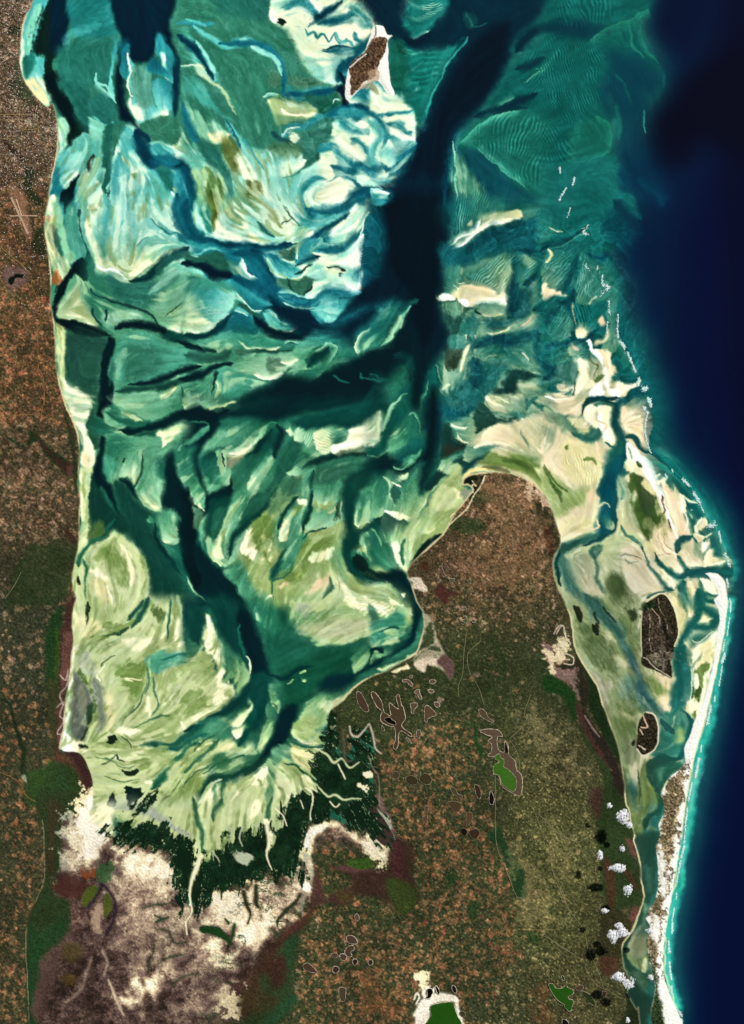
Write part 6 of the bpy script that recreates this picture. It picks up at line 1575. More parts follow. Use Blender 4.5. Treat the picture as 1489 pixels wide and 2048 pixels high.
LAND1 = '''
@ 0 0
A 2c3a26 10 20@.8: 160,180 200,420 110,460 110,560 60,640 180,760 270,760 180,600 150,430
A 26301e 8@.9: 60,240 80,190 140,200 140,260 80,270
A 24301e 10 20@.9: 190,1260 230,1240 260,1300 240,1400 330,1500 260,1526 180,1380
A 8a6a50 10: 60,1400 120,1380 180,1460 210,1526 110,1526
A 30281c 14 30@.9: 20,1020 80,1080 200,1180 160,1200 60,1130
@ 0 400
A 8a6a54 10: 80,0 130,-40 190,60 240,240 200,280 130,120
A 2c3822 14 30@.9: 240,280 330,160 340,440 260,400 230,330
A 6a5550 20 40: 40,500 180,520 200,600 120,680 40,640
A 0c1a10 5: 62,610 70,580 110,560 125,548 180,555 170,580 120,580 100,630 75,625
A 3c3c28 14 20@.9: 380,440 400,640 370,700 340,460
@ 0 800
A 24361e 12 24: 40,260 160,330 220,300 210,230 250,230 300,290 400,380 500,440 560,480 560,560 480,540 380,440 330,380 280,300 200,340 130,340
A 3a2a22 12: 250,240 300,330 400,440 470,530 540,560 570,500 480,450 400,400 310,310 270,260
A 5c403a 8@.7: 500,500 560,470 550,560 510,560
A 2a3420 14 30@.9: 480,60 530,180 560,300 590,600 560,700 540,480 520,300 470,130
A 3a2c24 8: 400,870 470,950 540,1000 580,1080 540,1060 480,980
A 2b3a22 20 60@.8: 200,1100 330,1050 560,1080 560,1280 420,1526 60,1526 100,1300
A 4a3628 10: 540,1200 560,1260 530,1450 500,1526 540,1300
@ 0 1200
A 1f3a1e 24 20: 400,100 480,60 440,300 440,500 430,700 360,700 345,500 350,250
A 34481f 14 30@.9: 410,240 440,240 440,600 400,620
A 3a4026 20@.9: 350,620 440,640 430,1000 400,1160 380,1000
A 3f2c26 16 30: 480,60 560,0 550,280 530,500 480,760 460,980 440,1100 410,1160 440,760 450,500 460,260
A 5a403a 10 30: 480,260 550,280 530,520 480,760 460,1080 430,1080 450,600
L W 7 .9@.5: 450,560 490,600 510,520 500,640 450,700 470,780
L W 6 .9@.5: 430,800 480,760 450,860 480,900 430,990 470,1000
L 1e2e1c 14/20/30/30/40 .8: 20,740 80,780 110,920 150,1040 180,1160 170,1280 230,1340
A 2c4222 30 20: 330,1240 400,1170 480,1140 560,1220 610,1350 610,1526 220,1526 200,1300
A 2a4226 40@.8: 400,1260 520,1300 560,1526 400,1526
A 5a3a30 24 20@.8: 400,1180 460,1130 560,1180 640,1300 640,1400 560,1260 460,1210
A 3a2624 20 40: 460,1110 560,1120 640,1200 690,1330 700,1600 620,1600 620,1350 560,1200
A m1 8@.7: 160,1310 190,1300 200,1360 180,1350
@ 0 1600
A 2a3a22 20 8: 280,-60 620,-60 560,60 480,140 460,240 470,400 430,560 380,560 400,680 520,760 520,980 430,1080 340,1160 310,1290 320,1700 220,1700 200,1360 200,960 260,760 330,620 340,450 320,200
A 3a3424 24 20@.8: 360,0 480,60 430,200 420,500 360,560 350,300
A 203e24 40@.9: 220,960 300,1000 500,850 480,1000 300,1180 300,1500 310,1700 220,1700
A 5c4a44 30 30: 470,150 560,120 640,60 700,20 720,200 800,260 900,340 1100,360 1260,420 1320,640 1250,740 1489,980 1489,1700 320,1700 310,1290 340,1160 520,980 520,760 420,700 460,560
A 4d3c38 40 60@.8: 330,1180 600,1100 820,1050 860,1300 820,1700 320,1700
A C 24 260@.95: 560,60 760,-60 830,60 800,240 800,330 740,440 560,500 520,300
A W 20 60: 600,80 760,0 820,100 780,300 660,420 620,200
A m1 20 160@.9: 470,130 580,140 600,280 640,440 560,560 470,500 460,260
A 3c2a28 20 60@.9: 440,560 620,520 740,560 700,640 620,740 520,740 440,680
A 84482c 16 90@.8: 610,530 700,510 720,560 660,600 620,570
A 2f5a34 16 40@.8: 740,440 860,490 840,560 760,620 720,560
A 4d5a24 12 20: 700,640 740,660 690,740 630,790 615,720 650,660
A 4d5a24 12 20: 790,700 830,740 830,830 790,890 775,800
L 2a2430 30/20/30 .9@.9: 760,630 720,720 660,800
L 2a2430 20/30/30 .9@.9: 780,640 840,720 860,820 840,920 800,1000
A 8a7060 16 60@.9: 700,780 750,760 770,850 760,1000 720,980 700,880
A 6a4438 16 40@.8: 540,800 660,800 640,960 560,980
A c8b49a 30 220: 850,420 1000,360 1200,420 1310,560 1300,700 1240,760 1100,820 1060,1100 960,800 830,640
A C 20 160@.95: 860,370 1000,400 1180,420 1260,520 1300,620 1200,560 1100,500 900,480
A 8a7468 30 120@.8: 820,620 1100,600 1200,760 1100,900 1000,800 880,800
A b0a488 30 240@.9: 1080,820 1300,840 1489,880 1489,1300 1300,1300 1120,1260 1080,1060
A 9a8578 30 200@.8: 850,860 1080,860 1100,1200 1040,1320 900,1200 860,1040
L 1e4024 14/24/14 .9: 1060,800 1160,780 1300,770
L 1e4024 12 .9: 1150,860 1200,880 1160,910 1260,870
L 1e4024 14/20/10 .9@.9: 1180,960 1260,980 1300,1060 1400,1060
L 1e4024 14/24 .9@.9: 1150,1080 1140,1140 1110,1200 1110,1260
L 1e4024 14/20 .9@.9: 1180,1220 1240,1180 1380,1150
L 1e4024 16/24/14 .9@.9: 1280,1380 1340,1330 1420,1300 1480,1290
A C 20 280@.9: 950,1320 1130,1300 1240,1280 1200,1400 1060,1500 960,1480
A C 16 240@.9: 1130,1330 1280,1280 1180,1460 1100,1500
A 50403c 30 120@.9: 1240,1360 1489,1320 1489,1700 1160,1700 1180,1500
A 2a2018 14 60@.9: 870,1300 950,1300 960,1380 900,1360
A 2a2220 12 60@.8: 1080,1440 1130,1480 1120,1580 1090,1560
L c8bca0 14/24/10 .9@.9: 810,1340 860,1460 920,1600
L a89888 20 .9@.7: 760,1120 800,1200 780,1300
L a09080 24 .9@.6: 680,1170 640,1300 600,1420 500,1500
A 4a4428 30@.8: 480,1080 610,1080 600,1180 500,1200
A 54461f 20@.8: 460,1320 560,1300 570,1360 500,1380
A 3e4a24 24@.7: 600,1560 680,1560 680,1640 600,1640
L c8c4a4 3 .8@.5: 320,150 330,300 335,560 270,760
L c8c4a4 3 .8@.5: 200,950 195,1150 210,1400 215,1650
@ 370 1600
A c4b494 30 240: 60,860 250,660 380,610 520,580 640,600 780,560 880,570 920,640 900,860 760,940 640,1040 600,1160 500,1120 380,1080 200,1060 60,1000
A f4ecc4 20 200@.95: 160,820 300,640 500,640 560,780 540,1000 420,1050 300,900
A f4ecc4 20 140@.95: 560,830 660,680 760,900 700,960 620,900
A 8a7466 20 160@.8: 640,660 760,640 800,760 700,860 620,780
A W 12: 895,610 930,620 930,670 895,670
A m2 16 20@.9: 860,720 910,690 890,800 850,850
L 22301c 20/24/16/14 .9: 440,680 460,780 490,840 470,920
L 22301c 24/30/14 .9: 530,640 530,760 550,800
L 22301c 10/16 .9: 600,720 570,800 580,900
L 22301c 16/24/10 .9: 860,700 820,760 700,880 690,940
A 1a3a1c 10 24: 120,950 200,940 280,960 350,1040 350,1090 300,1040 220,1010 150,990
L 1a3a1c 24/20/14 .9: 370,930 360,1000 330,1080
L 1a3a1c 16/10 .9: 330,920 300,880
A W 14 50@.9: 410,980 470,940 530,960 490,1080 440,1030
A C 14 60@.95: 540,920 640,920 640,1020 560,1030
A 6a5a50 26 120@.9: -20,1000 200,1060 420,1120 440,1250 380,1330 420,1450 300,1700 -60,1700
A a89a86 30 260@.8: 20,1060 400,1130 400,1300 300,1300 150,1400 60,1560 -40,1560
A C 20 320@.8: 180,1050 420,1140 400,1300 240,1280
A C 16 200@.9: 500,1040 600,1060 610,1180 560,1200 480,1110
A 4a3430 30 60@.9: 420,1130 520,1160 480,1400 380,1560 300,1600 340,1400 180,1240 420,1300
A C 14 240@.8: 220,1450 380,1420 400,1520 300,1600
A 3c2c22 36 20: 600,1040 700,960 800,930 900,860 920,760 1000,740 920,900 840,1010 700,1120 640,1300 560,1400 500,1600 420,1600 480,1400 520,1200
A 4a302a 20 30@.8: 640,1030 900,860 900,920 780,1000 640,1060
A 2a3c24 40 10: 740,1080 860,980 830,1120 810,1300 800,1500 640,1700 400,1700 560,1500 560,1300 640,1300 700,1160
A 3a221e 40@.8: 640,1200 760,1160 740,1360 640,1400
A 3c3420 30@.7: 420,1420 600,1420 700,1500 540,1600 420,1560
A 24422a 24@.8: 740,1060 850,1000 820,1120 800,1260 760,1200
A 24422a 20@.9: 700,1526 800,1440 840,1500 640,1700 560,1700
A C 12 14: 880,330 920,220 960,190 1060,150 1150,180 1130,200 1060,200 1000,230 960,300 940,420 950,560 980,660 960,740 930,760 940,600 900,500 850,420 800,430 850,380 790,270 860,300
A W 10: 900,260 960,200 1060,180 1020,240 960,260 920,360 890,350
A m1 10@.8: 870,400 940,420 970,640 940,720 930,560
L C 14/20/10 .8: 1150,190 1240,260 1300,310 1350,345
A 43302a 16: 960,560 990,520 1050,740 1100,690 1240,640 1230,560 1140,520 1060,480 1160,500 1240,490 1420,520 1489,520 1600,700 1489,700 1300,690 1200,780 1060,760 930,780
A 4a4424 30@.7: 1120,680 1260,680 1180,780
A 6a4a48 14@.7: 1110,500 1260,490 1400,530 1260,540
A 3a5a24 8: 1210,450 1400,430 1400,500 1300,515 1220,490
A C 14 160: 1260,200 1400,190 1489,260 1489,500 1400,400 1300,300
@ 740 1600
A C 14 200: -20,180 60,180 160,320 120,460 130,540 60,500 -20,380
A 0c1c10 20 80@.8: -40,-60 30,-60 110,160 170,280 120,300 60,200 -20,180
A 6a5550 12 40: 60,-60 130,60 170,200 210,280 180,300 130,220 60,60
A m1 10 60@.9: 30,20 90,80 160,200 110,180 40,60
A 3c2c24 30 10: 190,290 300,330 330,400 310,540 370,700 360,760 270,780 230,860 160,780 60,720 -80,700 -80,540 120,540 130,400
A 4a2a2e 20@.8: 180,300 240,320 240,560 200,600 170,460
A 344a20 30@.8: 120,600 260,600 370,720 250,860 170,780
A 233f25 10: 960,180 950,300 1010,460 1060,620 1090,720 1170,720 1140,520 1060,400 1000,280
A 233f25 14: 880,240 960,220 950,330 890,300
A a89868 40 300@.35: 1110,320 1140,430 1270,520 1290,640 1340,760 1380,950 1200,950 1100,880 1200,720 1110,480
A a89868 40 300@.3: 1340,330 1480,300 1480,560 1340,470
A 203a1e 20 20@.7: 740,760 830,760 780,880 720,860
A 203a1e 14 20@.7: 560,560 640,540 620,640 560,640
A 203a1e 14 20@.7: 1180,980 1270,1020 1240,1080 1180,1040
A 9a5c3c 40 200@.3: -40,1300 120,1380 220,1480 200,1600 -40,1600
A 70402c 60 200@.35: 1240,1380 1330,1380 1330,1640 1240,1640
A C 12 60: 340,1300 440,1300 430,1360 400,1400 360,1380
L W 30/50/40/16 .7: 340,1600 400,1520 470,1460 600,1460 650,1490
L W 20/30/40 .8: 640,1490 660,1580 690,1700
A W 10: 440,1470 540,1450 640,1460 660,1520 660,1700 690,1700 640,1540 620,1500 520,1505 450,1530 450,1570 420,1700 330,1700 370,1520
L W 20/20/14 .8: 440,1390 400,1440 440,1480 480,1400
L W 12 .8: 330,1480 350,1440 370,1470 350,1520
@ 740 800
A 2b3a22 16 40@.8: 700,700 780,660 900,720 930,740 880,760 780,760
A 2a3a22 20 60@.8: 630,870 780,880 860,960 740,1000 600,980
A 1a3014 6: 820,920 850,910 860,940 840,955 820,945
A 2a2e1e 20 60@.9: 1230,760 1290,740 1350,860 1400,1000 1410,1080 1370,1150 1340,1060 1290,960 1240,880
A 3f2c20 12 8: 1290,960 1340,950 1370,1060 1370,1160 1330,1150 1310,1060
A c8b8a0 10 120@.9: 1130,630 1240,640 1330,740 1340,790 1280,760 1200,700
A 121c12 12 10: 720,570 850,560 850,590 790,680 750,740 700,620
L C 6 .8: 860,565 820,650 780,700 740,780 700,830 590,930
L C 4 .8: 770,690 760,630 790,640 760,600
A 9a7858 60 400@.35: 860,640 1200,640 1280,880 1300,1300 900,1340 760,1180 1000,1000
A 4a3020 10@.9: 400,1210 430,1210 430,1270 400,1270 380,1240
A e0d8c4 8: 290,1330 370,1325 400,1360 430,1420 400,1430 350,1410 320,1400 320,1360
A 4a3028 8 10: 480,1430 530,1360 560,1400 600,1420 680,1450 600,1460 590,1500 560,1526 520,1480
@ 740 1200
A a09c84 12 10: 390,0 400,80 450,120 480,200 500,280 540,360 580,430 620,480 600,600 560,540 500,500 430,480 400,530 330,470 340,400 420,330 360,330 380,200 390,130
A d8ccb8 10 14: 330,470 420,420 520,440 500,490 430,480 405,540 350,500
A 5c4644 12 16: 500,460 560,400 620,480 625,530 600,600 570,560 540,500
A 2f3f26 10 30@.9: 440,170 470,200 470,300 370,400 340,440 460,350 520,380 440,360 380,350
A C 8: 160,530 260,490 270,470 300,510 240,520 200,545
A b0a078 60 400@.3: 1180,940 1320,930 1440,1100 1489,1300 1240,1080
A 2a3c22 60@.6: 1250,400 1330,360 1489,700 1489,900 1280,640
A 5c463a 14 30@.9: 1290,330 1420,360 1489,520 1489,660 1400,620 1330,480
A C 10 140@.7: 1400,300 1450,300 1460,400 1489,540 1400,530 1330,400 1360,420
L d8ccb8 5 .8: 1370,250 1400,200 1440,190 1450,260 1489,320
L d8ccb8 5 .8: 1400,350 1420,430 1489,440
L 24361c 30 .9@.5: 900,250 1000,500 880,660
A 1f3f1e 10: 545,1020 560,960 570,900 780,930 800,1040 840,1130 830,1200 850,1240 800,1100 770,1000 770,940 590,905
@ 1089 1200
A 1c2e1a 12 8: 225,370 280,450 340,560 400,640 440,780 500,950 545,1060 580,1220 540,1200 460,1060 400,940 330,780 330,640 290,520 250,440
A 2a2a1e 12 20: 80,500 200,450 260,440 300,560 330,660 320,780 280,800 250,700 180,560
A 7a6660 12 50: 0,340 60,360 80,480 180,520 240,500 240,640 260,730 240,740 180,640 80,570 20,480
A C 10 140@.7: 20,400 60,400 100,540 80,560 30,490
L d8ccb8 5 .8: 90,250 120,200 150,200 160,280 190,320 170,350
L d8ccb8 5 .8: 90,360 110,420 160,400 220,430 210,480 150,470
A d0ccb0 6: 110,310 150,310 150,360 120,350
A 1c3a1a 14 20: 0,560 80,570 180,640 240,740 230,900 200,860 140,720 0,680
A 43302a 14 6: 230,760 290,820 350,960 420,1060 470,1180 480,1260 430,1240 380,1140 300,1000 250,860
A 2b3c22 14 10: 230,880 300,1000 400,1160 480,1250 540,1400 540,1526 450,1526 430,1300 380,1180 300,1060
A 2a2420 12 30: 280,800 360,930 420,1010 480,1100 540,1220 600,1380 620,1526 560,1526 500,1300 420,1120 330,960
L a08c84 8/14/6 .9@.8: 300,860 360,960 410,1020
A 44302a 16: 380,1420 420,1400 420,1526 350,1526
@ 1089 1600
A 2b3c22 26 16: 380,-40 560,-60 640,60 680,260 700,420 720,600 740,720 700,820 600,800 520,900 440,700 420,500 400,300
A 44302a 20 14@.8: 340,-60 430,-60 420,100 390,150 350,60
A 4a3024 20 10@.8: 440,420 530,560 520,800 480,820 460,640
A 4a3024 20 20@.8: 620,520 700,640 680,680 600,560
A 30301f 14 20@.8: 420,820 560,820 640,900 640,1000 600,1060 560,1200 520,1280 430,1300 420,1140
A 5a4038 12 20: 600,290 660,300 690,440 640,400
A 6a4440 16 30@.9: 640,800 710,800 690,880 650,900
L C 5/8 .8: 670,260 665,310 700,390 720,460
L c8b890 4 .8: 720,580 740,700 745,740 700,850 650,970
A 4d3428 14 20@.8: 400,1180 540,1180 520,1300 440,1300
A 222e1c 14 20: 600,1400 660,1480 690,1560 700,1668 560,1668 620,1560
'''
LAND2 = '''
@ 0 1600
A 84482c 10 60@.9: 610,530 700,510 722,560 660,600 620,570
A 4a2c26 20 80@.8: 440,590 600,580 680,640 600,740 500,720 430,680
A 2f5a34 14 70@.8: 740,440 860,490 840,560 760,620 720,560
A 4d5a24 8 20: 700,640 740,660 690,740 630,790 615,720 650,660
A 4d5a24 8 20: 790,700 830,740 830,830 790,890 775,800
L 2a2430 24/16/24 .9@.8: 760,630 720,720 660,800
L 2a2430 16/24/16 .9@.8: 780,640 840,720 860,820 840,920 800,1000
A b09a84 14 80@.8: 710,800 750,770 768,850 756,990 725,980 700,876
A W 20 120@.9: 590,90 740,20 820,100 780,300 670,420 600,260
L c8bca0 12/20/10 .9@.8: 810,1340 860,1460 920,1600
L a89888 16 .9@.6: 760,1120 800,1200 780,1300
L a09080 20 .9@.5: 680,1170 640,1300 600,1420 500,1500
A 4d4426 26 30@.7: 480,1080 610,1080 600,1180 500,1200
A 5a4a22 16 20@.7: 460,1320 560,1300 570,1360 500,1380
L 2c4428 8/12/7 .9@.6: 1060,800 1160,780 1300,770
L 1e4024 10 .9: 1150,860 1200,880 1160,910 1260,870
L 2c4428 8/11/5 .9@.6: 1180,960 1260,980 1300,1060 1400,1060
L 2c4428 8/14 .9@.6: 1150,1080 1140,1140 1110,1200 1110,1260
L 2c4428 8/11 .9@.6: 1180,1220 1240,1180 1380,1150
L 2c4428 9/14/8 .9@.6: 1280,1380 1340,1330 1420,1300 1480,1290
@ 370 1600
A 1a3a1c 8 24: 120,950 200,940 280,960 350,1040 350,1090 300,1040 220,1010 150,990
L 1a3a1c 20/16/12 .9: 370,930 360,1000 330,1080
L 1a3a1c 14/8 .9: 330,920 300,880
L 22301c 16/20/12/10 .9: 440,680 460,780 490,840 470,920
L 22301c 20/26/12 .9: 530,640 530,760 550,800
L 22301c 12/20/8 .9: 860,700 820,760 700,880 690,940
A W 6 40@.9: 895,610 930,620 930,670 895,670
'''
ISLES = '''
@ 370 0
A W 2 1: 1425,190 1480,200 1510,260 1550,268 1512,300 1515,400 1530,600 1565,700 1510,700 1440,600 1370,620 1280,690 1215,745 1190,700 1200,600 1215,520 1270,440 1340,380 1370,300 1400,230
A 54402f 4 14: 1400,300 1470,278 1500,290 1500,340 1470,430 1430,510 1400,580 1330,620 1290,670 1240,710 1232,640 1230,560 1225,500 1290,420 1360,370 1385,330
A c8a888 4 50@.7: 1390,540 1430,510 1420,600 1300,680
L W 6 .8: 1230,500 1300,440 1350,400
L 6a6048 6 .8: 1425,200 1420,270 1390,310 1360,360
@ 1089 1200
A 2c281c 6 8: 730,80 720,150 725,420 740,490 860,540 940,580 955,540 945,450 975,350 995,250 980,100 940,0 880,-50 830,-20 760,20
A 1c3018 14 14@.9: 730,70 830,60 800,0 740,20
A 50443a 14 120@.6: 760,80 830,80 900,180 940,340 900,440 800,380 760,250
A 14140f 10@.9: 880,140 920,220 940,320 890,260
L e8dcc0 5/7/5 .8@.8: 740,425 770,440 800,480 870,530 940,575
L C 4 .8@.9: 728,90 722,150 722,300 726,420
L C 6 .8: 760,10 840,-40 900,-40 950,20 985,120 997,250 970,340
L c8a890 4 .9: 800,60 850,120 860,180
A 8c8470 6 120@.45: 800,430 930,330 935,500 870,520
L 4a4030 14/24/14 .9@.6: 790,80 800,200 820,330
L 383424 10/18/10 .9@.7: 880,40 900,160 930,280
L a89880 3 .9@.7: 770,60 790,160 780,280 800,380
L a89880 3 .9@.6: 850,-10 860,60 900,140 920,240
A 2c281c 4 4: 750,840 810,850 845,930 845,1040 810,1120 735,1155 690,1110 690,1000 700,920
L f0e4c4 7 .8: 760,835 815,850 848,930 845,1050 810,1120 735,1155 690,1110
L e8c8a8 6/10/6 .8: 735,860 760,920 765,950 720,945
L e8c8a8 6 .8: 710,960 730,1000
L e8dcc0 6/10 .8: 705,1085 750,1110
A 1c2218 6 10: 650,1060 670,1040 670,1080 655,1085
A 24281c 5 12: 215,40 260,60 290,130 270,150 240,110
A 24281c 5 20: 380,170 410,190 405,250 385,230
'''
SPITP = '''
@ 0 0 1
A a09070 4 14: 1330,1575 1345,1552 1366,1540 1372,1560 1366,1600 1358,1640 1352,1690 1342,1740 1330,1790 1325,1850 1318,1905 1310,1935 1298,1905 1294,1877 1301,1850 1301,1815 1312,1799 1317,1761 1316,1718 1312,1694 1322,1667 1317,1648 1328,1627 1327,1600
A 463c28 3 90@.6: 1330,1580 1345,1556 1366,1550 1366,1600 1358,1640 1352,1690 1342,1740 1330,1790 1325,1850 1318,1905 1310,1930 1302,1905 1298,1877 1308,1850 1310,1800 1320,1761 1320,1700 1326,1667 1328,1640 1332,1600
A W 5 12: 1320,1690 1328,1700 1334,1740 1330,1790 1322,1780 1318,1720
A W 5 12: 1306,1830 1318,1830 1322,1850 1316,1890 1306,1870
A 2c3a22 5 4: 1298,1900 1306,1930 1314,1950 1318,1990 1326,2020 1330,2090 1304,2090 1301,2019 1312,1976 1301,1936
L fff6d0 3 .8: 1438,1149 1451,1165 1456,1200 1451,1254 1438,1321 1425,1383 1409,1442 1392,1504 1379,1563 1371,1610
'''
MANG = '''
@ 0 0 1
A MG 3 16: 216,1668 240,1650 270,1640 300,1642 330,1642 355,1662 385,1672 392,1720 384,1760 372,1800 376,1840 368,1832 352,1790 348,1740 335,1705 300,1700 262,1690
A MG 3 20: 240,1655 262,1630 290,1600 310,1590 300,1612 280,1630 258,1660
A MG 4 16: 400,1745 412,1720 420,1700 436,1690 432,1668 450,1662 462,1676 476,1660 492,1662 520,1662 535,1690 540,1660 552,1650 575,1610 600,1585 622,1580 640,1570 665,1590 700,1600 725,1592 745,1600 752,1625 772,1650 792,1686 770,1692 740,1667 700,1650 672,1638 640,1640 612,1670 600,1722 605,1755 590,1752 545,1757 500,1766 460,1772 430,1802 400,1832 384,1822 384,1780
A MG 3 12: 632,1560 622,1525 632,1500 650,1480 660,1440 668,1432 674,1470 682,1500 700,1512 704,1472 722,1463 748,1500 742,1530 746,1575 752,1610 700,1600 660,1590 640,1575
'''
MANG2 = '''
@ 370 1200
L g0 12/14/18/10/12/6 .8: 980,1110 1060,1150 1110,1210 1170,1180 1230,1250 1300,1210
L C 8/10/8 .8: 1140,1220 1170,1280 1195,1330
L g0 12/14/16/10/6 .8: 1000,1400 1060,1460 1120,1450 1180,1490 1240,1480 1310,1480
L C 12/8 .8: 900,1400 950,1440 950,1526
A C 6 30: 1320,1280 1400,1290 1390,1330 1330,1320
A C 6 40: 1290,1360 1360,1380 1340,1420 1290,1400
L 6a5a50 14/20/14 .9@.6: 1180,960 1190,1180 1240,1200
L a08878 7 .8@.7: 1370,1160 1400,1250 1440,1330 1450,1526
L d8c8b0 10/16/9/14/9 .8@.9: 1225,940 1240,1000 1290,1020 1340,970 1370,920 1400,1000 1420,1100 1460,1140
@ 370 1600
L C 30/26/18/12/8/8 .8: 120,420 60,560 42,640 40,720 55,830 10,900
L C 8 .8: 10,900 20,1000
L C 30/26/12/6 .8: 610,180 630,300 610,420 650,520
L b8c0a0 10/6 .8: 210,380 250,440 260,490
L b8c0a0 12/6 .8: 430,200 410,280 430,340
L b8c0a0 12/6 .8: 320,190 350,230 350,290
L C 6 .8: 670,60 740,130 760,190
L C 6 .8: 960,-20 930,100 940,150
L C 8 .8: 1080,10 1120,50 1150,30
L C 5 .8: 860,0 880,60
A b8c0a0 10 40: 370,400 480,390 500,440 430,480 380,450
L 0a1a10 4 .8: 240,440 290,540
'''
FOAM = '''
@ 1089 0
F 20 14: 120,1290 115,1250
F 26 16: 225,1320 210,1380
F 30 14: 165,1400 140,1440 110,1490
@ 1089 400
F 10 10: 195,60 170,130
F 24 30: 330,190 290,240 320,260
F 10 24: 300,480 330,520
F 6 14: 395,490 395,520
F 26 16: 435,560 430,600 440,640
F 40 24: 440,640 480,650 420,700
F 24 20: 480,740 485,850
F 20 10: 470,910 465,1000
F 50 14: 550,850 545,960 550,1030
F 50 22: 560,1050 600,1100
F 70 18: 620,1140 680,1280
F 30 14: 710,1320 690,1380
F 40 34: 730,1410 770,1400
F 50 24: 770,1480 795,1530
@ 1089 800
F 40 22: 785,-10 795,50
F 20 30: 740,60 750,70
F 90 16: 770,90 750,200 760,300 795,395
F 50 22: 1030,590 1080,640
F 60 24: 1110,690 1160,770
F 14 10: 1170,800 1190,840
F 40 34: 1210,940 1270,930
F 50 12: 1300,980 1315,1060
F 50 18: 1345,1145 1380,1240
F 16 10: 950,520 960,540
F 50 16: 1360,1330 1365,1400
F 10 16: 900,550 910,580
F 20 10: 1380,1480 1375,1526
@ 1089 1200
F 40 14: 1385,10 1385,90
F 50 10: 1380,130 1365,230 1360,270
F 40 14: 1340,300 1330,380
F 70 20: 1345,400 1320,470
F 50 12: 1325,490 1300,640
F 30 12: 1270,720 1265,760
F 90 20: 1240,790 1210,930
F 30 10: 1170,1080 1165,1130
F 120 16: 1150,1180 1125,1320
F 60 12: 1100,1360 1070,1500
@ 1089 1600
F 60 14: 1065,60 1050,200
F 40 14: 1050,210 1040,320
F 60 16: 1040,340 1020,430
F 60 16: 1015,450 985,620
F 14 8: 985,690 980,740
F 50 8: 970,800 950,900
F 70 14: 955,910 950,990
F 40 20: 925,1040 930,1140
F 90 14: 930,1210 945,1340
F 90 16: 945,1390 950,1520
F 40 24: 990,1570 1020,1600
'''
ROADS = '''
@ 0 0
r t 3: 65,40 110,30 150,70 190,0; r t 2: 150,70 80,190
r y 2: 0,855 270,855; r y 2: 0,895 180,895; r y 2: 155,740 155,950 290,960; r y 2: 280,860 290,980
r y 2: 0,1035 120,1035; r p 2: 0,1150 180,1155
@ 0 400
r y 2.5: 0,340 60,400 150,470 220,540; r o 3: 240,590 245,660 290,750 310,850 345,910
r o 2: 345,910 180,940; r o 3: 280,920 285,1100 290,1250 325,1330 335,1526
r t 2: 220,20 300,140
@ 0 800
r o 3: 335,-10 320,60 305,120 280,100; r o 3: 305,105 200,110 60,130 0,200; r o 2: 320,130 420,140
r t 1.6: 160,1280 110,1380 40,1480
@ 0 1200
r o 3: -60,1260 0,1280 90,1320 150,1370 200,1460 270,1500
@ 740 800
r t 2: 1080,1080 1120,1010; r t 2: 1060,1000 1060,1060 1070,1170
@ 740 1200
r t 1.8: 820,310 730,400 745,540 810,650 850,780; r t 1.8: 1200,700 1150,840 1165,890 1110,970 1040,1030
r t 1.6: 720,250 700,400 690,550 660,640 660,720
r t 1.6: 1040,1040 1100,1140 1120,1290
r t 1.8: 390,1080 440,1010
@ 740 1600
r t 2.2: 1200,40 1240,120 1290,260 1340,340 1350,480 1400,640 1489,820
r t 2: 1250,100 1330,170 1400,250 1489,290
r t 2.4: 1270,970 1400,1080 1489,1130; r t 2: 1090,720 1160,740 1200,820
r y 1.8: 1130,965 1380,967
r t 2: 935,-200 935,200 950,360 1000,480 1060,640 1095,720
@ 1089 1600
r t 2: 0,150 60,210 160,280 240,310 300,290 350,260
r t 2: 50,380 60,520 130,660 170,800 250,900 300,980 320,1100
r t 2.6: 0,1010 100,1070 290,1200 310,1260 380,1370 480,1420 580,1480
r t 1.8: 320,1100 410,1300 440,1400
r t 1.8: 300,30 310,90 350,150
'''
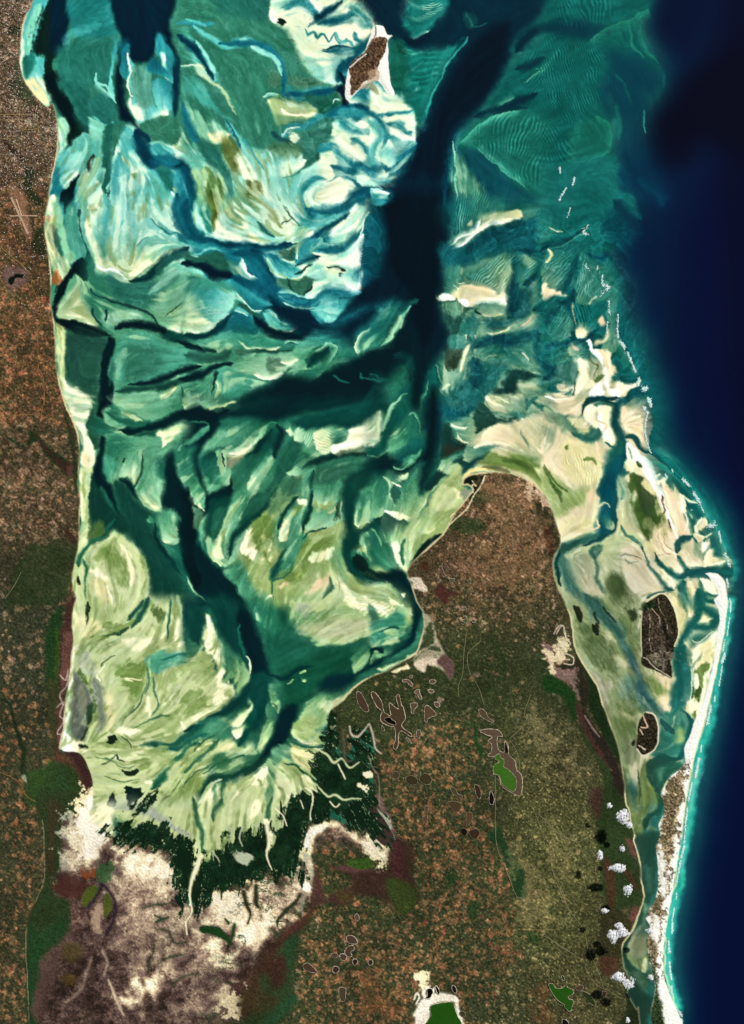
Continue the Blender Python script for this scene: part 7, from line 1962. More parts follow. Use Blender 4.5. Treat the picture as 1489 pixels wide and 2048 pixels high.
# pans and lakes: rim colour, rim width, floor, kind, label
PANS = '''
@ 740 1200
q c8b8a8 8 4a3c30 pan;long forked brown pan with a dark pool, west of the green lakes: 10,690 40,690 90,760 105,830 155,860 145,790 150,765 190,800 215,805 195,730 205,705 220,710 235,780 250,800 265,880 240,920 245,950 310,1000 300,1015 240,975 215,1000 210,1080 190,1115 175,1090 190,1040 185,950 150,940 90,910 80,870 90,830 50,790 20,730
q b8a898 6 0c0c08 pool;black pool inside the long forked pan: 108,882 150,872 165,890 190,905 190,930 150,920 118,900
q d8ccc0 6 5a4838 pan;triangular brown pan with a pale pointed tail east of the forked pan: 412,790 440,790 495,850 460,870 430,885 425,910 408,900 405,840
q c8bcb0 7 5a4a3c pan;boot shaped pan between the forked pan and the triangular pan: 305,770 350,768 350,795 330,815 325,845 310,840 305,800
q c8bcb0 9 5c5044 pan;round pan just north east of the triangular pan: 480,765 505,760 520,775 515,795 490,795
q d8d0c4 5 5a4c3c pan;small oval pan with white rim south east of the forked pan: 350,970 375,970 382,1000 365,1028 348,1010
q c8bcb0 7 6a5a4c pan;elongated pale pan north of the boot shaped pan: 345,670 370,665 370,690 388,730 375,738 350,705 332,690
q c8bcb0 6 5c5044 pan;oval pan close to the lagoon shore with pale rim: 445,600 470,590 492,605 475,625 450,620
q c8bcb0 8 6a5a50 pan;small ragged pan right of the elongated pale pan: 435,670 465,665 478,680 460,695 440,685
q d0c0b8 6 6a5048 pan;crooked pink pan nearest the southern lagoon beach: 245,595 290,595 320,630 315,642 290,630 275,610 250,612
q d0c0b8 5 6a5048 pan;tiny pink pan beside the crooked pink pan: 298,562 315,560 315,578 300,580
q c0b4a8 6 54473a pan;teardrop brown pan north of the upper green lake: 810,820 835,810 860,830 885,875 920,900 910,910 870,893 830,870
q d8ccc0 4 4a3c30 pan;small loop pan left of the forked pan: 90,930 110,960 105,975 90,968
q c8bcb0 5 4a4236 pan;crescent pan below the right arm of the forked pan: 275,1020 285,1035 315,1065 290,1055 272,1035
q c8b8a8 8 5c4c44 pan;salt flat encircling the largest green lake: 820,975 870,960 960,970 985,1015 950,1020 955,1110 1000,1130 1005,1050 1030,1090 1035,1150 1080,1200 1090,1260 1130,1310 1135,1390 1115,1455 1040,1425 980,1380 960,1310 920,1290 920,1240 960,1200 940,1170 890,1165 880,1150 905,1130 905,1070 880,1050 910,1020 860,1000
q b8a898 3 0c100a pool;dark pool in the eastern finger of the salt flat: 1005,1060 1028,1110 1025,1140 1005,1130
q a89890 3 3f7222 lake;small green lake at the north end of the salt flat: 860,985 875,965 950,985 940,1010 880,1005
q d8c8b8 4 3f7222 lake;largest grass green lake with two rounded lobes inside the salt flat: 930,1160 965,1145 975,1175 1000,1190 998,1240 1030,1260 1085,1320 1090,1390 1070,1425 1040,1410 985,1370 965,1310 925,1290 918,1250 935,1220 970,1200 935,1185
q d0c4b8 4 3a2c22 pan;narrow brown pan with pale rim left of the green lake's foot: 780,1380 810,1385 828,1440 820,1480 795,1460
q d8d0c4 6 14100c pool;black pool with bright rim just south west of the green lake: 890,1445 905,1420 925,1480 915,1520 890,1510
q a09484 5 3a3224 pan;left round pan of the joined pair in the orange farmland: 270,1320 300,1305 340,1320 358,1345 340,1375 290,1370 268,1345
q a09484 5 3e3626 pan;right round pan of the joined pair in the orange farmland: 375,1310 410,1290 450,1310 460,1350 430,1375 390,1360 368,1340
q 988c7c 5 463c2c pan;faint grey pan left of the joined pair: 170,1290 200,1275 220,1300 205,1330 175,1320
q 988c7c 4 463c2c pan;little pan above the joined pair: 300,1275 325,1268 335,1290 318,1308 303,1300
q 9a9080 6 4c4434 pan;slanted grey pan south of the joined pair: 600,1400 630,1395 655,1440 690,1460 680,1475 640,1455 610,1430
q 988c7c 4 50402e pan;faint brown pan below left of the joined pair: 298,1390 325,1388 335,1410 318,1430 300,1420
q e0d8c8 5 4c5038 pan;ring shaped pan with open centre near the northern woods: 683,150 705,145 710,118 724,130 720,170 712,180 700,165
q e0d8c8 4 5a5444 pan;small white ring pan at the woods, east of the hooked one: 755,148 775,145 788,162 768,168
q e0d8c8 4 5a5444 pan;pale little pan in the northern brown scrub: 690,60 712,52 722,66 705,74
q e8dcc0 4 a08c6c pan;bright sandy streak pan north of the dark green woods: 833,152 850,155 868,175 850,178
@ 740 800
q d0c4b8 4 5c443c pan;slender brown pan with white rim on the western peninsula: 520,1240 535,1240 550,1280 565,1310 545,1312 525,1280
q d0c4b8 4 54503c pan;arrow shaped pan with white outline on the western peninsula: 580,1325 605,1330 635,1328 620,1350 600,1370 595,1345
q d0c4b8 3 54503c pan;small diamond pan with white outline: 725,1340 740,1340 755,1358 745,1368 728,1355
q b8a8a0 3 5c4440 pan;curved brown pan above the slender one: 550,1210 565,1215 580,1240 588,1262 565,1245
@ 740 1600
q 9a9080 5 4a3a2c pan;oval brown pan in farmland near the black pool: 580,15 640,10 678,30 670,75 640,88 605,60
q 9a9080 5 3a2c20 pan;right dark pan of the lower joined pair in farmland: 735,235 770,215 805,220 815,250 790,290 755,275
q 8a8070 5 1c140e pan;left black pan of the lower joined pair in farmland: 675,220 700,208 725,230 715,262 690,262
q a09484 5 5a4434 pan;bottle shaped pan above the lower joined pair: 722,95 755,92 765,130 745,175 722,190 715,160
q a89c8c 5 5c443c pan;bent pink brown pan east of the salt marsh: 405,50 435,50 430,110 425,160 400,160 390,130 415,110
q f4ece0 8 0c0c08 pool;curved black pool with thick white shore beside the salt rimmed lake: 425,1410 455,1400 470,1430 450,1470 415,1475 430,1445
q f4ece0 7 16160e pool;narrow black pool between two white banks north of the salt rimmed lake: 490,1385 505,1390 520,1430 510,1445 495,1420
q e8e0d4 5 1c1812 pool;small oval dark pool north east of the salt rimmed lake: 612,1385 625,1378 645,1405 645,1430 630,1435 612,1410
q a09888 5 3c3a28 pan;dark little pan on the right bank of the salt rimmed lake: 668,1580 690,1570 712,1590 705,1610 680,1605
q f8f4ea 4 235812 lake;deep green lake with broad white salt shore at the bottom edge: 450,1560 460,1525 540,1508 615,1502 630,1540 650,1600 670,1680 410,1700 430,1640 455,1600
q e0d8d0 5 12120c pool;small black pool at the bottom edge beneath the triangular green lake: 1430,1640 1450,1630 1475,1650 1478,1680 1440,1680
q c8c0b4 5 2a3c20 pan;tiny looped pan above the triangular green lake: 1425,1320 1438,1305 1452,1335 1440,1342
@ 1089 1600
q c8bcb0 6 265a14 lake;triangular green lake with wavy eastern shore: 30,1370 60,1365 90,1400 140,1395 165,1350 170,1390 210,1410 215,1440 180,1460 185,1480 215,1490 205,1540 190,1575 150,1540 145,1520 90,1480 50,1420
q b8ac9c 4 4c3c30 pan;small brown pan east of the triangular green lake: 235,1400 265,1375 290,1385 280,1415 250,1420
q b8ac9c 4 2c3820 pan;dark leaf shaped pan east of the triangular green lake: 275,1425 330,1440 370,1490 380,1535 340,1510 300,1470
q b8a898 4 402c24 pan;little reddish pan beneath the cloud shadow by the southern inlet: 435,1425 455,1422 460,1450 445,1465 435,1450
@ 370 1200
q c4b8ac 6 4c3830 pan;brown tongue shaped pan by the southern lagoon beach: 1280,690 1310,690 1350,760 1370,820 1340,830 1290,770
@ 370 1600
q d8ccc4 6 4c3c34 pan;topmost brown pan of the white rimmed cluster in the south: 1205,1015 1250,1010 1285,1050 1270,1070 1215,1060
q d8ccc4 6 4c3c34 pan;largest brown pan of the white rimmed cluster in the south: 1215,1090 1255,1085 1260,1110 1235,1130 1245,1160 1215,1165 1190,1130
q d8ccc4 7 4c3c34 pan;round brown pan left of the largest one in the white rimmed cluster: 1155,1150 1185,1145 1205,1165 1195,1190 1165,1190
q d8ccc4 6 3c2c28 pan;bottom round pan of the white rimmed cluster in the south: 1105,1245 1130,1235 1150,1260 1135,1285 1105,1280
q d8ccc4 6 2c201c pan;dark oval pan at the right of the white rimmed cluster: 1255,1185 1280,1185 1285,1210 1262,1232 1250,1210
q d8ccc4 6 3a2c26 pan;eastern end pan of the white rimmed cluster in the south: 1370,1190 1395,1190 1400,1215 1380,1232 1365,1215
q c8bcb4 5 4a3830 pan;slanting brown pan at the foot of the salt marsh: 885,1225 920,1215 985,1275 965,1285 920,1275 885,1255
q c0b4a8 6 4c4034 pan;tall grey brown pan in the southern farmland: 1150,1400 1195,1400 1200,1440 1185,1500 1155,1480
q b8aca0 5 4c4038 pan;upper left pan of the white rimmed cluster in the south: 1090,1145 1130,1140 1140,1165 1110,1175
q c4b8ac 5 5c4c40 pan;small pointed pan north of the white rimmed cluster: 1265,860 1285,845 1300,880 1285,900 1265,880
'''
FLOW = '''
@ 0 0 1
!F : 300,60 300,200 ; !F : 450,20 520,200 560,400
!F : 240,1690 290,1640 330,1580 ; !F : 300,1700 345,1640 380,1560 ; !F : 390,1800 400,1700 410,1600
!F : 440,1760 455,1680 460,1600 ; !F : 520,1740 530,1680 540,1600 ; !F : 560,1700 580,1620 600,1540 ; !F : 640,1600 600,1560 560,1530
!F : 880,300 900,500 890,800
'''
SHELF = '''
@ 0 0 1
EL 0b6c6c 60: 1235,560 1240,650 1262,720 1300,790 1308,850 1300,900 1345,940 1400,1000 1445,1080 1464,1130
EL 1c8f86 26: 1300,890 1345,935 1400,1000 1445,1080 1464,1130 1458,1180
EL 2aa394 24: 1455,1160 1457,1215 1453,1260 1440,1321 1427,1383 1411,1442 1394,1504 1381,1563 1373,1610 1370,1640 1362,1694 1349,1775 1335,1855 1329,1922 1333,1963 1349,2003 1364,2038 1372,2100
EL 0a5a72 46@.7: 1457,1160 1457,1215 1453,1260 1440,1321 1427,1383 1411,1442 1394,1504 1381,1563 1373,1610 1370,1640 1362,1694 1349,1775 1335,1855 1329,1922 1333,1963 1349,2003 1364,2038 1372,2100
L 3ab8a4 18 .9: 1463,1200 1448,1300 1420,1440 1390,1560 1378,1640 1356,1780 1340,1860 1336,1930 1342,1980 1356,2010
L cfd8a0 4 .8@.7: 1456,1200 1438,1321 1409,1442 1379,1563 1360,1694 1333,1855 1329,1940 1347,2003 1364,2040
'''
SANDBARS = [
 ('899,490 905,482 925,472 945,458 962,446 975,444 1000,437 1030,434 1035,440 1000,448 975,458 955,466 940,478 925,488 905,496', 'cream sandbar rising from the teal shoals right of the deep channel, the longest one'),
 ('879,594 886,586 904,591 925,597 934,600 940,606 960,600 1000,598 1010,602 1005,608 970,608 940,608 930,615 918,606 905,599 888,600', 'white sandbar with two dark tufts of scrub, east of the deep channel'),
 ('1078,608 1092,594 1115,582 1128,584 1112,592 1095,604 1082,611', 'short white sandbar leaning north east among the rippled shoals'),
 ('1176,681 1184,690 1206,706 1209,730 1198,718 1183,702 1172,684', 'bright white sandbar at the northern tip of the eastern shoals'),
 ('1252,894 1260,889 1274,900 1299,923 1311,950 1324,984 1338,1022 1350,1058 1360,1073 1353,1077 1338,1050 1320,1004 1302,970 1283,944 1273,928 1264,915', 'long straight white sandbar with a few dark bushes along the eastern shoals'),
 ('703,855 722,850 745,848 757,858 752,882 735,888 705,893 680,901 668,902 688,885', 'pale cream sandbar on the south bank of the wide dark channel'),
 ('458,902 486,890 498,880 500,892 486,904 468,909', 'small bright sandbar west of the cream one on the same bank'),
]
# ------------------------------------------------------------------ paint the survey
t_ops = [parse(t) for t in (WATER, W1, W2, W3, W4, W5, W6)]
for o in (t_ops[4], t_ops[5]):                 # the eastern creeks are shallow and clear
    for op, a, P, sc in o:
        if P[0][0] > 1100:
            k_ = a[0].split('@'); k_[0] = dict(y4='4.2', y5='5.0', n3='5.9').get(k_[0], k_[0]); a[0] = '@'.join(k_)
for op, a, P, sc in t_ops[3]:                 # the eastern shoals lie deeper than their outlines suggest
    if op == 'A' and a[0][0].isdigit() and len(a[0]) < 5 and 1.5 < float(a[0]) < 4 and np.array(P).mean(0)[1] < 745: a[0] = '%.1f' % (float(a[0])+.9)
FU, FV = flow_field(sum(t_ops[1:], []) + parse(FLOW))
rs = np.random.RandomState(5)
N0 = rs.rand(H_, W_).astype(np.float32)
S1 = norm1(lic(norm1(blur(N0, 1)), FU, FV, 14))
S2 = norm1(lic(norm1(blur(np.roll(N0, 313, 0), 5)), FU, FV, 22))
STK = np.clip(.22*S1 + .30*S2, -1.2, 1.2)*.42 + .75*fbm(X, Y, 15, 41, 4, .65)
fine = fbm(X, Y, 9, 21, 3)
wx = 13*fbm(X, Y, 52, 3, 3) + 8*fbm(X, Y, 17, 31, 4, .6); wy = 13*fbm(X, Y, 52, 63, 3) + 8*fbm(X, Y, 17, 91, 4, .6)
XW = X + wx - FV*STK*3.2; YW = Y + wy + FU*STK*3.2
sea0 = (slice(0, H_), slice(0, W_))
C = np.zeros((H_, W_, 3), np.float32); C[:] = color_of('4.6', sea0)
WN = fbm(X, Y, 26, 621, 3)
wig = 22*fbm(X, Y, 40, 611, 3)
for q, o in enumerate(t_ops): paint(C, o, XW, YW, STK, q > 0)
# shelf edge facing the ocean and the turquoise surf zone
paint(C, parse(SHELF), XW, YW, STK)
# streaks of deeper water and of seagrass over the flats
Q1 = norm1(lic(norm1(blur(np.roll(N0, 57, 0), 6)), FU, FV, 26)); Q2 = norm1(lic(norm1(blur(np.roll(N0, 157, 0), 4)), FU, FV, 16)); Q3 = norm1(fbm(X, Y, 60, 531, 5, .6))
shl = sstep(.5, .72, C.mean(2)); ew = .35+.65*sstep(1000, 850, X)
def mixin(code, m):
    global C
    C = C*(1-m[..., None]) + color_of(code, sea0)*m[..., None]
sw = 1-.6*sstep(1050, 1200, Y)
mixin('2.8', shl*ew*sw*.46*sstep(.2, 1.6, Q1+.5*Q3))
mixin('3.3', shl*.42*sstep(.0, 1.3, Q3)*sstep(600, 540, X)*sstep(230, 270, Y)*sstep(590, 540, Y))
mixin('1.2', sstep(.3, .45, C.mean(2))*(1-shl)*ew*.5*np.maximum(sstep(220, 300, Y), sstep(640, 700, X))*sstep(.7, 1.9, Q1-.4*Q3))
mixin('g3', shl*.45*sstep(.6, 1.8, Q2+.9*norm1(fbm(X, Y, 80, 541, 4)))*sstep(700, 560, X+.0*Y)*sstep(200, 330, Y))
mixin('g3', shl*.35*sstep(.9, 2.0, Q2-.9*Q3)*sstep(1000, 1100, Y))
mixin('0.4', shl*sw*.5*sstep(.9, 2., -Q2+.6*Q3))
lum = C.mean(2, keepdims=True)
C = np.clip(C, .001, 1)**(1+.30*fbm(X, Y, 44, 551, 5, .62)*sstep(.12, .3, C.mean(2)))[..., None]
cal = sstep(1180, 1330, X + 2.0*np.maximum(0, 380-Y)*.2)*sstep(.34, .12, C.mean(2))   # ocean water is calm
amp = (1-.85*cal)[..., None]
CW = np.stack([wide(C[..., q], 8) for q in range(3)], -1); cm = (.8*cal*sstep(1150, 1230, X))[..., None]; C = C*(1-cm)+CW*cm
mid = (4*lum*(1-lum))
C = C*(1 + amp*(.006*S1[..., None] + .016*S2[..., None] + .045*fine[..., None]))
C = np.clip(C + amp*mid*(.010*S2)[..., None]*np.array([1, 1, .85], np.float32), 0, 1)
# deeper tone in the middle depths and livelier relief
lum = C.mean(2); bump = np.clip(1-np.abs(lum-.42)/.40, 0, 1)
C = np.clip(C, .001, 1)**(1+.20*bump)[..., None]
for f_, a_ in ((14, .30), (5, .2)):
    L0 = C.mean(2); dl = (L0-wide(L0, f_))*a_*sstep(.04, .2, L0)*(1-.8*cal)
    dl = np.where(dl < 0, dl*.6, dl); C = np.clip(C*(1+dl/(L0+.15))[..., None], .001, 1)
# crests of sand waves: crisp on one side, fading on the other
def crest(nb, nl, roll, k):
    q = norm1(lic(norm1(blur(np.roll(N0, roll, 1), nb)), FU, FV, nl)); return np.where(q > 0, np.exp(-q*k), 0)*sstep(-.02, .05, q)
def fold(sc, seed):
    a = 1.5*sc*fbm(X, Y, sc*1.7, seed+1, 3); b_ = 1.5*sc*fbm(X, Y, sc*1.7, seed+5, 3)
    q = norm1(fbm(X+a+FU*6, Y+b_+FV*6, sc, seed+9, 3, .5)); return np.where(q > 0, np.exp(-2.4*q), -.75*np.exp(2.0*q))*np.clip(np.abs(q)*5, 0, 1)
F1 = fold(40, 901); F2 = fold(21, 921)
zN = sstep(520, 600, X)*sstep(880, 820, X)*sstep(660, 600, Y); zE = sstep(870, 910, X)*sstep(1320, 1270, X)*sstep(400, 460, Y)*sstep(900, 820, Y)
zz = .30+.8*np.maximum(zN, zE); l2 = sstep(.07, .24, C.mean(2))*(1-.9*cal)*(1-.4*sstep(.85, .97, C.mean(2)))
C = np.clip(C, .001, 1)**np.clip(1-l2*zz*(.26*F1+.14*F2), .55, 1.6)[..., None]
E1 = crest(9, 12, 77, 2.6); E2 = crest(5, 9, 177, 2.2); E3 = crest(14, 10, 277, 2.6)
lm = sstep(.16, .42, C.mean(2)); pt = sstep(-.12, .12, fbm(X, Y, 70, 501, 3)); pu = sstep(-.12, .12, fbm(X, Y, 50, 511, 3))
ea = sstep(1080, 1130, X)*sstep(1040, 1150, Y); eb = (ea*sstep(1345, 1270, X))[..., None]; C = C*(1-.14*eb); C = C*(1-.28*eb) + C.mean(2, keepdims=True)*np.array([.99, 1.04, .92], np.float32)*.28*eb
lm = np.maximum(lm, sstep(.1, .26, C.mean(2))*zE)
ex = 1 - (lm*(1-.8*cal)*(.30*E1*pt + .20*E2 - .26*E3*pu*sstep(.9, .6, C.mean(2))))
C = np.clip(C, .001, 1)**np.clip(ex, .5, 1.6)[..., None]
# weed specks on the plain
wd = sstep(.80, .95, rs.rand(H_, W_).astype(np.float32))*sstep(.02, .16, fbm(X, Y, 90, 401, 3))*sstep(.75, .45, C.mean(2))*sstep(.15, .3, C.mean(2))*(X < 900)
C *= (1-.16*wd)[..., None]

# ------------------------------------------------------------------ land
XL = X + 2.2*fbm(X, Y, 9, 121, 3) + 2.5*fbm(X, Y, 30, 131, 2); YL = Y + 2.2*fbm(X, Y, 9, 151, 3) + 2.5*fbm(X, Y, 30, 161, 2)
LN = fbm(X, Y, 16, 171, 5, .72)
RN = np.clip(1-np.abs(fbm(X+LN*16, Y+LN*16, 26, 191, 4, .6))*5, 0, 1)-.5       # dendritic texture of the salt marsh
LST = LN*.9 + RN*.16
def pts(s): return np.array([tuple(float(v) for v in p.split(',')) for p in s.split()])
def sdist(P, x, y, closed_smooth=2):
    Q = smooth([tuple(p) for p in P], True, closed_smooth)
    d, _, _, ins = polydist(Q, x, y, True); return np.where(ins, d, -d)
def sdist_box(s, r=14):
    P = pts(s); sl = bbox(P, r); out = np.full((H_, W_), -99., np.float32)
    out[sl] = sdist(P, XL[sl], YL[sl]); return out
SD_main = sdist(pts(MAIN), XL, YL)
SD_spit = sdist_box(SPIT)
CL = np.zeros((H_, W_, 3), np.float32); CL[:] = hex2('454432')
paint(CL, parse(LAND0), XL, YL, LST)
TD = np.zeros((H_, W_), np.float32); TS = np.full((H_, W_), .3, np.float32); TH = np.ones((H_, W_), np.float32)
for op, a, P, sc in parse(TEX):
    Q = smooth(P, True, 3); d, _, _, ins = polydist(Q, XL, YL, True); fe = float(a[3]); m = sstep(-fe, fe, np.where(ins, d, -d)+fe*LN)
    TD = TD*(1-m)+float(a[0])*m; TS = TS*(1-m)+float(a[1])*m; TH = np.where(m > .5, float(a[2]), TH)
PP = [np.array([hex2(t) for t in v.split()]) for v in (
  'a89080 c0ac98 8a7060 6a5a4c d8c8b4 a87c5c 5a4c3e', '94684a a87450 b4825c 7c5a40 8c6e50 c08c68 a06048', '8c6c54 9c8064 ac8e78 74624c 987050 a88c6c b49888', '908460 a89a70 7a7450 b4a47c 887c58 a09068 98885c')]
xx = X+5*fbm(X, Y, 7, 201, 2); yy = Y+5*fbm(X, Y, 7, 211, 2)
dens = np.clip(TD*(1+2.0*fbm(X, Y, 60, 221, 3)+1.4*fbm(X, Y, 22, 231, 2)), 0, 1)
for sc_, al_, sd_ in ((13., .75, 4), (9., .85, 1), (6.0, .75, 2), (4.2, .45, 3)):
    b, ia, ib = worley(xx, yy, sc_, sd_)
    sel = ((ia < dens*.42) & (b < .66)).astype(np.float32)
    k = np.floor(ib*6.99).astype(int); pc = np.zeros_like(CL)
    for t in range(4):
        pc = np.where((np.abs(TH-t) < .5)[..., None], PP[t][k], pc)
    sel = (.65*sel+.35*blur(sel, 1))*al_*(.75+.8*fine)
    CL = CL*(1-sel[..., None]) + pc*sel[..., None]
# darker thickets
b, ia, ib = worley(xx+90, yy, 9., 9)
dk = blur(((ia < .22+.3*dens)).astype(np.float32), 1)*(.2+.2*np.minimum(1, dens*2))
CL = CL*(1-dk[..., None]) + hex2('26331e')*dk[..., None]
# bright and dark specks of bare soil, crowns, roofs
r1 = rs.rand(H_, W_).astype(np.float32); r1 = (r1+np.roll(r1, 1, 1)+np.roll(r1, 1, 0)+np.roll(np.roll(r1, 1, 0), 1, 1))/4
r1 = norm1(r1)
sp = (r1*.065+.20*LN)*(.35+TS)
CL = CL*(1+sp[..., None]*1.5)
br = .8*sstep(1.6, 2.6, r1 + 1.2*fbm(X, Y, 20, 241, 3))*TS
tint = np.where((TH < .5)[..., None], hex2('d8c8b8'), np.where((TH > 2.5)[..., None], hex2('d0b880'), hex2('c89c74')))
CL = CL*(1-.75*br[..., None]) + tint*.75*br[..., None]
CL = np.clip(CL, .02, 1)
paint(CL, parse(LAND1), XL, YL, LST)
wh = CL.mean(2, keepdims=True)
CL = CL*(1+(.07*r1+.16*LN)[..., None]*(1-.5*wh))
# salt flats: crusts, mud and drainage threads all mixed
SQ = smooth([tuple(p) for p in pts('128,1650 165,1622 190,1625 240,1680 345,1700 385,1790 600,1725 640,1640 700,1640 780,1690 780,1730 700,1700 630,1700 625,1790 560,1880 500,1960 440,2010 400,2300 60,2300 90,2000 135,1880 130,1760 122,1700')], True, 2)
d, _, _, ins = polydist(SQ, XL, YL, True); sm = sstep(-8, 22, np.where(ins, d, -d)+30*LN)
n1 = fbm(X, Y, 13, 701, 5, .85); n2 = 1-np.abs(fbm(X+60*n1, Y, 30, 711, 4, .7))*6
sat = CL.max(2)-CL.min(2)
tt = blur(CL.mean(2), 9)*1.02 + .85*n1 + .13*np.clip(n2, -1.5, 1) + .03*r1 + .0 - .17*sstep(1760, 1980, Y+.25*(400-X))
stops = np.array([0, .2, .34, .5, .64, .78, 1.]); cs = np.array([hex2(h) for h in ('241c18', '463834', '6a5852', '93806f', 'c0b098', 'ece2c2', 'fffbea')])
SR = np.stack([np.interp(tt, stops, cs[:, q]) for q in range(3)], -1).astype(np.float32)
sm = sm*sstep(.33, .2, blur(sat, 2))*.88
CL = CL*(1-sm[..., None]) + SR*sm[..., None]
gr = sstep(.62, .9, n2)*sstep(410, 470, X+.3*(Y-1900))*sstep(600, 560, X)*sstep(.1, .4, sm)*sstep(0, .06, fbm(X, Y, 50, 731, 3)+.02)
CL = CL*(1-.8*gr[..., None]) + hex2('2a3a22')*.8*gr[..., None]
paint(CL, parse(LAND2), XL, YL, LST)
CL = np.clip(CL*(1+.38*fbm(X, Y, 70, 721, 4))[..., None], .02, 1)
CL = np.clip(CL*np.array([1.02, .99, .95], np.float32), 0, 1)
# thin beach line round the mainland
sh = sstep(3.2, .6, SD_main)*sstep(-2., .2, SD_main)
bch = np.where((Y > 940) | (X < 200), 1., .6)*(.35+.9*sstep(-.1, .15, fbm(X, Y, 60, 251, 2)))*((Y < 1500) | (X > 760))*((Y < 1420) | (X > 1100) | (X < 300))
bc = hex2('e4d6a4')
m = np.clip(sh*bch, 0, .9)[..., None]
ml = sstep(-1., 1., SD_main)[..., None]
C = C*(1-ml) + CL*ml
C = C*(1-m) + bc*m
ms = sstep(-1.2, 1.2, SD_spit)[..., None]
SP = np.zeros_like(C); SP[:] = hex2('fffdf2'); paint(SP, parse(SPITP), XL, YL, LST)
dm = (SP.mean(2) < .8); SP = SP*(1+(.02*r1+.05*LN+dm*(.26*np.clip(r1, -1.6, 2.4)+.5*LN))[..., None])
C = C*(1-ms) + np.clip(SP, 0, 1)*ms
C0 = C.copy()
paint(C, parse(ISLES), XL, YL, LST)
isl_m = np.abs(C-C0).sum(2) > .02
ISD = [sdist_box(s) for s, l, c in ISL]
for d in ISD[:3]:
    m = sstep(0, 3, d)[..., None]; dark = (C.mean(2) < .5)[..., None]
    C = np.where((m > .5) & dark, C*(1+.35*np.clip(r1, -2, 2.4)+.5*LN)[..., None] if False else C, C)
    C = np.where((m > .5) & dark, np.clip(C*(1+.35*np.clip(r1, -2, 2.6)+.5*LN)[..., None], .03, 1) if False else C, C)
    f = 1 + (m[..., 0] > .5)*(C.mean(2) < .5)*(.30*np.clip(r1, -1.8, 3)+.7*LN); C = np.clip(C*f[..., None], .02, 1)
# mangroves
MM = C.copy(); before = C.copy()
paint(C, parse(MANG), X+wx*.5, Y+wy*.5, STK*1.5+LN*.35)
MGM = np.abs(C-before).sum(2) > .35
mg = wide(MGM.astype(np.float32), 9)
th = sstep(.13, .03, np.abs(norm1(lic(norm1(blur(np.roll(N0, 40, 0), 3)), FU, FV, 12))))*sstep(.95, .55, mg)*MGM
C = C*(1-.75*th[..., None]) + hex2('a8b08a')*.75*th[..., None]
cv = 1+MGM*(1.1*LN+.25*r1*.5); C = np.clip(C*cv[..., None] + (MGM*(.03+.12*np.clip(fbm(X, Y, 24, 801, 5, .65)*3+.2, 0, 1)))[..., None]*hex2('507040'), 0, 1)
paint(C, parse(MANG2), XL, YL, LST)
C = np.clip(C*(1+(.02*r1*(SD_main > 0))[..., None]), 0, 1)
LAND = (SD_main > 0) | (SD_spit > 0)

def lin(c): return np.where(c <= .04045, c/12.92, ((c+.055)/1.055)**2.4)
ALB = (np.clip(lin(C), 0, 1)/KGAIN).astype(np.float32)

# ------------------------------------------------------------------ what stands where
OCE = pts('1320,-400 1318,60 1327,160 1310,240 1290,330 1270,430 1225,500 1236,560 1238,620 1252,690 1275,745 1305,800 1300,900 1340,940 1400,1010 1440,1090 1462,1140 1458,1180 1456,1240 1443,1310 1428,1383 1412,1442 1396,1504 1382,1563 1372,1640 1360,1720 1345,1800 1335,1870 1329,1922 1334,1963 1350,2003 1364,2040 1370,2400 1800,2400 1800,-400')
names = ['ground', 'lagoon_water', 'sea_water']
ID = np.ones((H_, W_), np.int32)
SO = sdist(OCE, X, Y, 1); ID[SO > 0] = 2
ID[SD_main > 0] = 0
regs = {0: ('ground', None, None), 1: ('lagoon_water', None, None), 2: ('sea_water', None, None)}
k = 3; ID[SD_spit > 0] = k; regs[k] = ('barrier_beach', 'long dazzling white barrier beach between the dark sea and the eastern creeks', 'beach')
k = 4; ID[MGM & (Y > 1430)] = k; regs[k] = ('mangrove_forest', None, 'stuff')
for (s, lab, cat), d in zip(ISL, ISD):
    k += 1; ID[d > 0] = k; regs[k] = (cat, lab, cat)
for s, lab in SANDBARS:
    k += 1; d = sdist_box(s); ID[(d > 0)] = k; regs[k] = ('sandbar', lab, 'sandbar')

# height of the ground above the water, gently exaggerated
Z = np.zeros((H_, W_), np.float32)
up = np.clip(np.maximum(SD_main, SD_spit)/20., 0, 1)
for d in ISD: up = np.maximum(up, np.clip(d/14., 0, 1))
Z += up*(.05 + .05*fbm(X, Y, 120, 301, 4)) + (up > 0)*(.010*r1*np.minimum(1, up*3)*(.4+TS) + .03*LN*up)
Z = np.where(np.isin(ID, (1, 2)), 0, np.maximum(Z, .004))

GX = (gx-744.5)/40.; GY = (1024.-gy)/40.
GX[0] -= 400; GX[-1] += 400; GY[0] += 400; GY[-1] -= 400          # the sheet runs on past the survey
PXg, PYg = np.meshgrid(GX, GY)
P3 = np.stack([PXg, PYg, Z], -1).reshape(-1, 3).astype(np.float32)
A4 = np.concatenate([ALB, np.ones((H_, W_, 1), np.float32)], -1).reshape(-1, 4)

def tag(o, label=None, cat=None, group=None, kind=None):
    if label: o['label'] = label
    if cat: o['category'] = cat
    if group: o['group'] = group
    if kind: o['kind'] = kind
    return o
